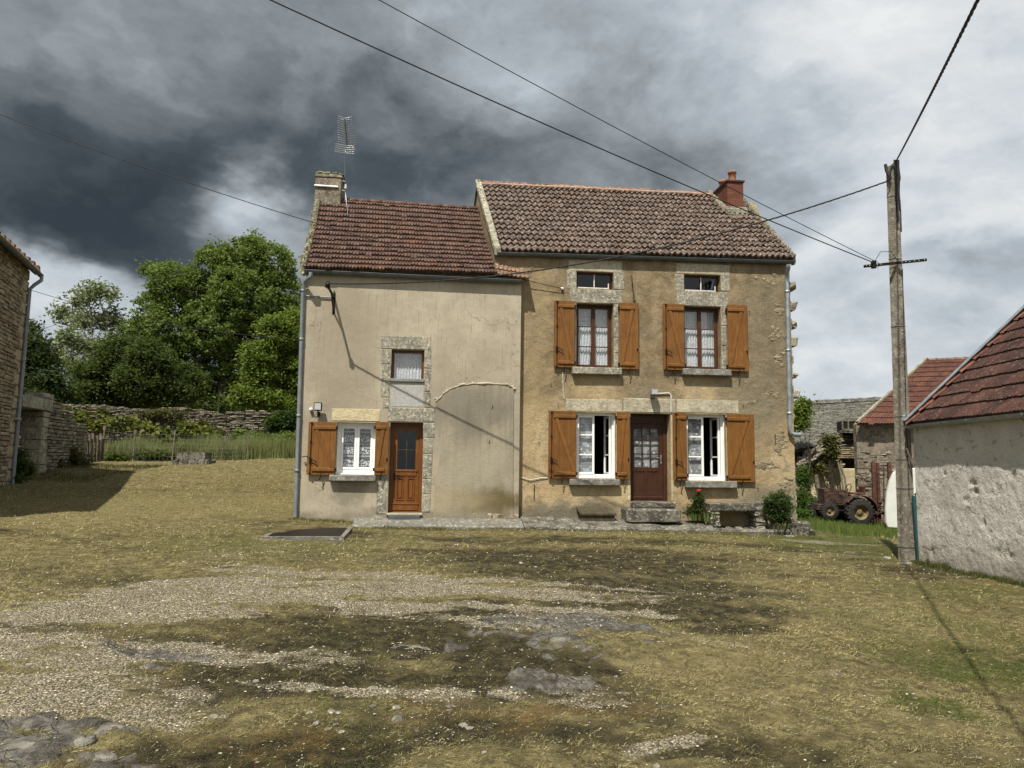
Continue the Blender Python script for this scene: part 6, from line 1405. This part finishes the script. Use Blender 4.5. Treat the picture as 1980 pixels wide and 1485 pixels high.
rk=fbm(x*2.2,y*3.4,4,62); crack=np.abs(fbm(x*1.7,y*2.6,3,63)-.5)
rel+=M['r']*(.02+.10*(rk-.4)-.05*np.clip(1-crack/.03,0,1))
rel+=-M['m']*.012+ (fbm(x*11,y*13,3,64)-.5)*.045*np.clip((14-y)/5,0,1)
Z=Z+rel*near+(fbm(x*.6,y*.6,3,65)-.5)*.12*(1-near)*(y<60)
def ground_z(x,y):
    M_=ms(x,y); near=np.clip((20-y)/6,0,1)*(np.abs(x)<12); rel=(fbm(x*.8,y*.8,4,60)-.5)*.10+(fbm(x*5,y*5,4,61)-.5)*.035
    rk=fbm(x*2.2,y*3.4,4,62); crack=np.abs(fbm(x*1.7,y*2.6,3,63)-.5)
    rel+=M_['r']*(.02+.10*(rk-.4)-.05*np.clip(1-crack/.03,0,1))-M_['m']*.012+(fbm(x*11,y*13,3,64)-.5)*.045*np.clip((14-y)/5,0,1)
    return gz0(x,y)+rel*near+(fbm(x*.6,y*.6,3,65)-.5)*.12*(1-near)*(y<60),M_
nx,ny=len(xs),len(ys); ii=(np.arange(nx-1)[:,None]*ny+np.arange(ny-1)[None]).ravel(); fc_=np.stack([ii,ii+ny,ii+ny+1,ii+1],1)
# ground material
n=NB('ground_soil',.95,0,.1); a1=n.sep(n.attr('m1')); a2=n.sep(n.attr('m2')); o=n.obj
f1=n.noise(22,5,.7); f2=n.noise(90,4,.7); f3=n.noise(3,5,.65); f4=n.noise(240,3,.7)
f5=n.noise(1.1,5,.7); f6=n.noise(7,5,.7); dry=n.mix(n.mr(f6,.2,.8),(.080,.066,.029),(.27,.228,.105)); dry=n.mix(n.math('MULTIPLY',n.mr(f1,.5,.75),.8),dry,(.035,.028,.014)); dry=n.mix(n.math('MULTIPLY',n.mr(f2,.5,.85),.6),dry,(.035,.028,.015)); dry=n.mix(n.math('MULTIPLY',n.mr(f4,.55,.8),.6),dry,(.38,.33,.2)); dry=n.mix(n.math('MULTIPLY',n.mr(f5,.5,.85),.55),dry,(.055,.045,.022))
grn=n.mix(n.mr(f2,.35,.65),(.035,.05,.010),(.085,.105,.022)); c=n.mix(n.math('MULTIPLY',a2[0],n.mr(f1,.25,.6)),dry,grn)
c=n.mix(n.math('MULTIPLY',a2[1],n.mr(f2,.38,.6)),c,(.30,.245,.12)); c=n.mix(n.math('MULTIPLY',a2[2],.55),c,(.17,.10,.035))
vc=n.voro(75,out='Color'); vs_=n.sep(vc); vd=n.voro(75); peb=n.mix(vs_[0],(.25,.22,.15),(.56,.50,.37)); peb=n.mix(n.mr(vd,.36,.65),peb,(.12,.10,.07))
mo=n.mix(n.mr(f2,.3,.8),(.014,.012,.008),(.065,.055,.034)); mo=n.mix(n.math('MULTIPLY',n.mr(f1,.5,.65),.5),mo,(.05,.055,.015))
c=n.mix(n.math('MULTIPLY',a1[1],n.mr(f6,.15,.6)),c,mo)
c=n.mix(n.mr(n.math('ADD',a1[0],n.math('SUBTRACT',n.noise(11,5,.75),.5)),.25,.95),c,peb)
rk_=n.mix(n.mr(f1,.3,.7),(.10,.094,.08),(.22,.205,.175)); rk_=n.mix(n.math('MULTIPLY',n.mr(f3,.5,.65),.6),rk_,(.05,.046,.035)); rk_=n.mix(n.mr(n.voro(3.2,n.mapping((1,1.6,1),n.vmath('ADD',o,n.vmath('SCALE',n.noise(3,3,.6,color=True),.3))),'DISTANCE_TO_EDGE'),.018,.0),rk_,(.035,.031,.022))
c=n.mix(n.mr(n.math('ADD',a1[2],n.math('SUBTRACT',f6,.5)),.3,.8),c,rk_); n.col(c)
n.bump(n.math('ADD',n.math('MULTIPLY',f2,1.0),n.math('ADD',n.math('MULTIPLY',n.math('MULTIPLY',vd,a1[0]),-1.2),n.math('MULTIPLY',f1,1.5))),.03,.8); MT['ground']=n.m
g=npmesh('ground',np.stack([x,y,Z],1),fc_,{'m1':np.stack([M['g'],M['m'],M['r']],1),'m2':np.stack([M['gr'],M['st'],M['ta']],1)},MT['ground'],smooth=True); tag(g,kind='structure')
# ---------- blades of mown grass (stuff)
def sample(n,y0,y1,p,seed,xmax=1.0):
    r=np.random.default_rng(seed); u=r.random(n); y=y0*(y1/y0)**(u**p) ; x=(r.random(n)*2-1)*(y*.74*xmax+.4); return x,y,r
def outside(x,y):
    # keep clear of house, ledge, pit, barn and left building
    q=np.stack([x-HO.x,y-HO.y],1); lx=q@np.array([EX.x,EX.y]); ly=q@np.array([EY.x,EY.y])
    bad=(ly>-.25)&(ly<8)&(lx>LX0-.1)&(lx<RX1+.1); bad|=(ly>-.93)&(ly<1)&(lx>xA-.05)&(lx<RX1+.0)
    bb=(x-P1.x)*Nb.x+(y-P1.y)*Nb.y>.0; bb&=(x>5)&(y<P1.y+.05); bad|=bb
    pitp=(x>min(p.x for p in C))&(x<max(p.x for p in C)-.1)&(y>min(p.y for p in C)+.0)&(y<max(p.y for p in C)-.0); bad|=pitp
    lb_=((x-LC.x)*(-D.y)+(y-LC.y)*D.x<.05)&(y<LC.y+1); bad|=lb_
    return ~bad
def blades(name,n,y0,y1,p,seed,hgt,wid,label,cat,flat=.75,dens=None,colf=None):
    x,y,r=sample(n,y0,y1,p,seed); z,M=ground_z(x,y); pr=dens(x,y,M) if dens else np.ones(n); k=(r.random(n)<pr)&outside(x,y); x,y,z=x[k],y[k],z[k]; M={a:b[k] for a,b in M.items()}; n=len(x)
    ds=np.clip(y/5,.8,4.0)
    h=hgt*(.4+1.0*r.random(n))*ds**.45; w=wid*(.6+.8*r.random(n))*ds**.75; az=r.random(n)*6.283; el=np.where(r.random(n)<flat,r.random(n)*.5,r.random(n)*1.3+.2)
    d=np.stack([np.cos(az)*np.cos(el),np.sin(az)*np.cos(el),np.sin(el)],1); s=np.stack([-np.sin(az),np.cos(az),np.zeros(n)],1); b=np.stack([x,y,z+.002+.014*r.random(n)],1)
    cv=np.zeros((n,3)); cv[:,2]=-.25*h*np.cos(el)*.3
    v=np.stack([b-s*w[:,None]/2,b+s*w[:,None]/2,b+d*h[:,None]*.55+s*w[:,None]*.35+np.array([0,0,1])*h[:,None]*.05,b+d*h[:,None]],1).reshape(-1,3); f=np.stack([np.arange(n)*4+i for i in range(4)],1)
    t=r.random(n)[:,None]; var=(.30+1.45*fbm(x*1.7,y*2.8,4,97)+.5*(fbm(x*9,y*9,2,98)-.5))[:,None]; base=(np.array([.13,.108,.045])*(1-t)+np.array([.50,.435,.215])*t**1.25)*var*(.92+.5*np.clip((y-6)/8,0,1))[:,None]
    br=np.array([.055,.04,.02]); base=np.where(r.random(n)[:,None]<.25,br,base)
    gp=np.clip(M['gr']*.9+.10,0,1); isg=r.random(n)<gp; gc=np.array([.045,.065,.013])*(1-t)+np.array([.11,.14,.035])*t; base=np.where(isg[:,None],gc,base)
    ist=r.random(n)<M['st']*.5; base=np.where((ist&~isg)[:,None],np.array([.36,.30,.165])*(.7+.5*t),base); ita=r.random(n)<M['ta']*.45; base=np.where(ita[:,None],np.array([.2,.115,.045])*(.7+.6*t),base)
    base=np.where((r.random(n)<M['m']*.75)[:,None],np.array([.05,.045,.02])*(.6+.9*t),base)
    o=npmesh(name,v,f,np.repeat(base,4,0),MT['blade']); return tag(o,label,cat,kind='stuff')
dd=lambda x,y,M: np.clip((1-.72*M['g'])*(1-.6*M['m'])*(1-.97*M['r'])+.25*M['gr'],.02,1)*np.clip(.35+1.5*(M['n1']-.2),.2,1)*np.clip((fbm(x*7,y*9,3,120)-.36)*4.5,.04,1)
blades('mown_grass',520000,2.6,9,.85,201,.029,.0023,'short dry mown grass and straw covering the yard in front','grass',dens=dd)
blades('mown_grass',270000,9,30,.9,202,.034,.0030,'short dry yellowed lawn farther back around the houses','grass',dens=lambda x,y,M: dd(x,y,M)*.8)
# tall grass behind the fence
def tall(name,n,x0,x1,y0,y1,h,cols,label,seed,w=.012):
    r=np.random.default_rng(seed); x=x0+(x1-x0)*r.random(n); y=y0+(y1-y0)*r.random(n); z=gz0(x,y); k=outside(x,y); x,y,z=x[k],y[k],z[k]; n=len(x)
    cl=fbm(x*1.2,y*1.2,3,77); hh=h*(.4+.8*r.random(n))*(.5+cl); az=r.random(n)*6.28; ln=.25*r.random(n)*hh; d=np.stack([np.cos(az)*ln,np.sin(az)*ln,hh],1); s=np.stack([-np.sin(az),np.cos(az),0*az],1)*w; b=np.stack([x,y,z],1)
    v=np.stack([b-s,b+s,b+d],1).reshape(-1,3); t=r.random((n,1)); c=np.array(cols[0])*(1-t)+np.array(cols[1])*t; f=np.arange(n*3).reshape(n,3)
    return tag(npmesh(name,v,f,np.repeat(c,3,0),MT['blade']),label,'grass',kind='stuff')
tall('tall_grass',60000,-17.0,-5.5,28.9,31.9,.8,((.09,.12,.03),(.26,.27,.11)),'tall uncut seeding grass between the wire fence and the stone wall',301,.008)
tall('tall_grass',26000,8.2,17,18.2,29,.16,((.045,.075,.014),(.13,.17,.04)),'lush green grass around the tractor and van',302,.010)
tall('rough_grass',6000,-15,-12.2,20.6,26,.07,((.05,.05,.018),(.12,.105,.045)),'rough shaded grass at the foot of the left stone walls',303,.012)
# tufts along walls
def line_tufts(name,a,b,n,h,cols,label,seed,sp_=.12):
    r=np.random.default_rng(seed); t=r.random(n); x=a[0]+(b[0]-a[0])*t+r.normal(size=n)*sp_*.5; y=a[1]+(b[1]-a[1])*t+r.normal(size=n)*sp_; z,_=ground_z(x,y); cl=fbm(t*30,t*0+3,3,78)
    hh=h*(.3+r.random(n))*(cl*1.6); az=r.random(n)*6.28; ln=.5*r.random(n)*hh; d=np.stack([np.cos(az)*ln,np.sin(az)*ln,hh],1); s=np.stack([-np.sin(az),np.cos(az),0*az],1)*.005; bb=np.stack([x,y,z-.01],1)
    v=np.stack([bb-s,bb+s,bb+d],1).reshape(-1,3); t=r.random((n,1)); c=np.array(cols[0])*(1-t)+np.array(cols[1])*t
    return tag(npmesh(name,v,np.arange(n*3).reshape(n,3),np.repeat(c,3,0),MT['blade']),label,'grass',kind='stuff')
a=Hw((xA,-.93,0)); b=Hw((RX1+.2,-1.1,0)); line_tufts('grass_fringe',(a.x,a.y),(b.x,b.y),7000,.06,((.05,.05,.015),(.15,.13,.05)),'low grass fringe along the front of the stone ledge',401)
a=Hw((LX0-.1,-.3,0)); b=Hw((xA,-.3,0)); line_tufts('grass_fringe',(a.x,a.y),(b.x,b.y),2500,.07,((.07,.07,.02),(.22,.2,.08)),'low grass fringe at the base of the low house',402,.06)
line_tufts('weed_fringe',(P1.x-.15,P1.y),(P1.x-.15+Db.x*6,P1.y+Db.y*6),9000,.085,((.03,.035,.01),(.10,.11,.03)),'mossy weeds at the foot of the whitewashed barn wall',403,.10)
# ---------- pebbles (stuff)
def pebbles(name,n,y0,y1,seed,size,label,dens):
    x,y,r=sample(n,y0,y1,.9,seed); z,M=ground_z(x,y); k=(r.random(n)<dens(x,y,M))&outside(x,y); x,y,z=x[k],y[k],z[k]; n=len(x)
    s=size*(.30+1.9*r.random(n)**5+.35*r.random(n))*np.clip(y/5,.8,2.4)**.6
    base=np.array([(1,0,0),(.3,.9,.1),(-.8,.6,0),(-.9,-.5,.1),(.1,-.95,0),(.1,.1,.75)],float); az=r.random(n)*6.28; ca,sa=np.cos(az),np.sin(az)
    v=base[None]*(1+.5*(r.random((n,6,3))-.5)); vx=v[...,0]*1.15; vy=v[...,1]*.85; V_=np.stack([vx*ca[:,None]-vy*sa[:,None],vx*sa[:,None]+vy*ca[:,None],v[...,2]*.7],-1)*s[:,None,None]
    V_+=np.stack([x,y,z+.002],1)[:,None]; tri=np.array([(0,1,5),(1,2,5),(2,3,5),(3,4,5),(4,0,5)]); f=(np.arange(n)[:,None,None]*6+tri[None]).reshape(-1,3)
    t=r.random((n,1)); t=t**1.5; c=np.array([.20,.175,.125])*(1-t)+np.array([.62,.56,.43])*t; 
    return tag(npmesh(name,V_.reshape(-1,3),f,np.repeat(c,6,0),MT['pebble']),label,'gravel',kind='stuff')
pebbles('gravel',400000,2.7,14.5,501,.0047,'pale limestone gravel scattered over the bare parts of the yard',lambda x,y,M: np.clip(M['g']*.55+M['m']*.05+.005-M['r']*.3,0.006,1)*np.clip(.2+1.6*(M['n2']-.2),.1,1))
# ---------- loose stones (individuals)
LOOSE=[(770,1381,15),(766,1363,11),(642,1373,9),(634,1405,9),(600,1378,9),(612,1393,9),(650,1398,8),(660,1407,9),(655,1375,7),(806,1402,8),(896,1392,9),(908,1395,8),(720,1365,9),(1020,1398,5),(135,1478,7),(268,1349,7),(415,1378,9),(642,1282,5),(470,1236,5),(290,1186,5),(322,1190,5),(156,1177,5),(935,1458,7),(1008,1090,5),(870,1360,9),(600,1331,12),(1035,1095,5),(1038,1147,6),(1100,1130,7),(495,1315,9),(1290,1050,7),(1190,1300,5),(1270,1480,10),(905,1040,8),(720,1322,12),(1755,1086,8),(1752,1090,12),(1715,1079,10)]
for k,(px,py,rp) in enumerate(LOOSE):
    p=gpx(px,py); rr=rp*p.y/F; rnd=random.Random(k); zz,_=ground_z(np.array([p.x]),np.array([p.y])); m=MB()
    rr*=.85; m.ico((0,0,0),rr,1.25,.9,rnd.uniform(.4,.65),.22); o=m.build('loose_stone',MT['lichen_stone'] if k%3 else MT['bedrock'],None); o.location=(p.x,p.y,float(zz[0])+rr*.12); o.rotation_euler=(0,0,rnd.random()*6); tag(o,'pale limestone lump lying loose on the yard','stone','loose stones lying in the yard')
SL=[(790,1246,52,8),(60,1452,50,16),(150,1440,40,11),(190,1468,34,9),(220,1415,34,7),(1040,1210,40,5),(1080,1240,30,5)]
for k,(px,py,rx,ry) in enumerate(SL):
    p=gpx(px,py); a=gpx(px,py+ry); hx=rx*p.y/F; hy=max(.08,(p.y-a.y)); rnd=random.Random(90+k); zz,_=ground_z(np.array([p.x]),np.array([p.y])); m=MB(); n_=13; vs=[]; 
    rad=[rnd.uniform(.5,1.15) for _ in range(n_)]
    for lv,(s,zq) in enumerate(((1.06,-.12),(1.0,-.004),(.86,.012),(.4,.018))):
        for i in range(n_): an=6.283*i/n_; vs.append((math.cos(an)*hx*rad[i]*s,math.sin(an)*hy*rad[i]*s,zq+(rnd.uniform(-.008,.008) if lv else 0)))
    fs=[tuple(range(3*n_,4*n_))]
    for l in range(3): fs+=[(l*n_+i,l*n_+(i+1)%n_,(l+1)*n_+(i+1)%n_,(l+1)*n_+i) for i in range(n_)]
    m.add(vs,fs); o=m.build('bedrock_slab',MT['bedrock'],None); o.location=(p.x,p.y,float(zz[0])-.012); tag(o,'flat grey slab of bedrock showing through the yard surface','rock slab','bedrock slabs in the yard')
# ============================================================ sky and light
w=bpy.data.worlds.new('World'); sc.world=w; w.use_nodes=True; nt=w.node_tree; bg=nt.nodes['Background']
SE=R(58); SAZ=R(22)
class WB(NB):
    def __init__(s): s.t=nt; s.n=nt.nodes; s.l=nt.links; s.tc=s.n.new('ShaderNodeTexCoord')
    @property
    def obj(s): return s.tc.outputs['Generated']
n=WB()
sky=nt.nodes.new('ShaderNodeTexSky'); sky.sky_type='NISHITA'; sky.sun_disc=False; sky.sun_elevation=SE; sky.sun_rotation=math.pi+SAZ
dz=n.sep(n.obj); zc=n.math('MAXIMUM',dz[2],.02)
# project direction on a cloud layer so that clouds flatten towards the horizon
cb=n.n.new('ShaderNodeCombineXYZ'); k_=n.math('ADD',zc,.22); n.put(n.math('DIVIDE',dz[0],k_),cb.inputs[0]); n.put(n.math('DIVIDE',dz[1],k_),cb.inputs[1]); n.put(n.math('MULTIPLY',dz[2],1.5),cb.inputs[2]); pv=cb.outputs[0]
warp=n.vmath('SCALE',n.vmath('SUBTRACT',n.noise(1.6,6,.6,n.vmath('MULTIPLY',n.obj,(1.5,1.5,2.5)),color=True),(.5,.5,.5)),.55)
dv=n.vmath('ADD',n.obj,n.vmath('SCALE',warp,.60))
def sk(px,py): d=ray(px,py).normalized(); return tuple(d)
def sb(px,py,rx,rz,v,soft=.8):
    d=ray(px,py).normalized(); a=rx/F; b=rz/F
    q=n.blob(d,(a,1.2,b),dv,soft); return n.math('MULTIPLY',q,v)
val=n.mr(dz[0],-.5,.5,.38,.78)
SB=[(1150,340,420,80,-.13),(1420,410,150,70,-.11),(230,410,300,80,-.22),(120,330,260,120,-.10),(520,300,260,110,-.12),(850,300,380,120,-.06),(1000,330,260,60,-.05),(700,60,500,110,.05),(200,120,260,60,.06),(490,345,60,45,.42),(500,410,90,50,.36),(150,560,230,60,.30),(560,470,130,45,.22),(60,600,130,80,.18),(1900,510,150,40,-.16),(1750,330,260,160,.10),(1450,320,160,130,-.13),(1600,150,230,200,.03),(1780,130,300,200,.07),(1600,500,130,40,.12),(1650,730,150,40,.12),(1850,650,200,40,.02),(1330,60,200,60,-.05),(1250,200,160,100,-.04),(350,500,260,30,-.10),(1000,200,120,60,.06)]
for q in SB: val=n.math('ADD',val,sb(*q))
pv2=n.vmath('MULTIPLY',n.obj,(1,1,1.9)); nz=n.noise(2.8,9,.60,pv2,.25); nz2=n.noise(8,4,.5,n.vmath('ADD',pv2,warp),.2)
amp=n.mr(dz[0],-.5,.4,.34,.50); val=n.math('ADD',val,n.math('MULTIPLY',n.math('SUBTRACT',nz,.5),amp)); val=n.math('ADD',val,n.math('MULTIPLY',n.math('SUBTRACT',nz2,.5),.24))
# sky behind the camera (never framed) is brightened to lift the ambient light
val=n.math('ADD',val,n.mr(dz[1],.25,-.5,0,.35))
cl=n.ramp(val,[(0.0,hexlin(48,54,58)),(.22,hexlin(76,83,87)),(.38,hexlin(113,120,124)),(.52,hexlin(146,152,156)),(.68,hexlin(180,189,196)),(.82,hexlin(208,214,219)),(1.0,hexlin(238,240,240))])
BS=.1
clS=n.vmath('SCALE',cl,1.0/BS/1.57)
mixn=n.mix(.965,sky.outputs[0],clS); n.l.new(mixn,bg.inputs[0]); bg.inputs[1].default_value=BS
sun_d=bpy.data.lights.new('sun','SUN'); sun=bpy.data.objects.new('sun',sun_d); col.objects.link(sun)
sun_d.energy=4.6; sun_d.angle=R(.6); sun_d.color=(1,.94,.83)
ts=Vector((-math.sin(SAZ)*math.cos(SE),-math.cos(SAZ)*math.cos(SE),math.sin(SE)))
sun.rotation_euler=ts.to_track_quat('Z','Y').to_euler(); sun.location=(-6,-10,30)
vs_=sc.view_settings; vs_.view_transform='Standard'; vs_.look='None'; vs_.exposure=0.65; vs_.gamma=1
sc.render.engine='CYCLES'; sc.cycles.max_bounces=6; sc.cycles.transparent_max_bounces=12
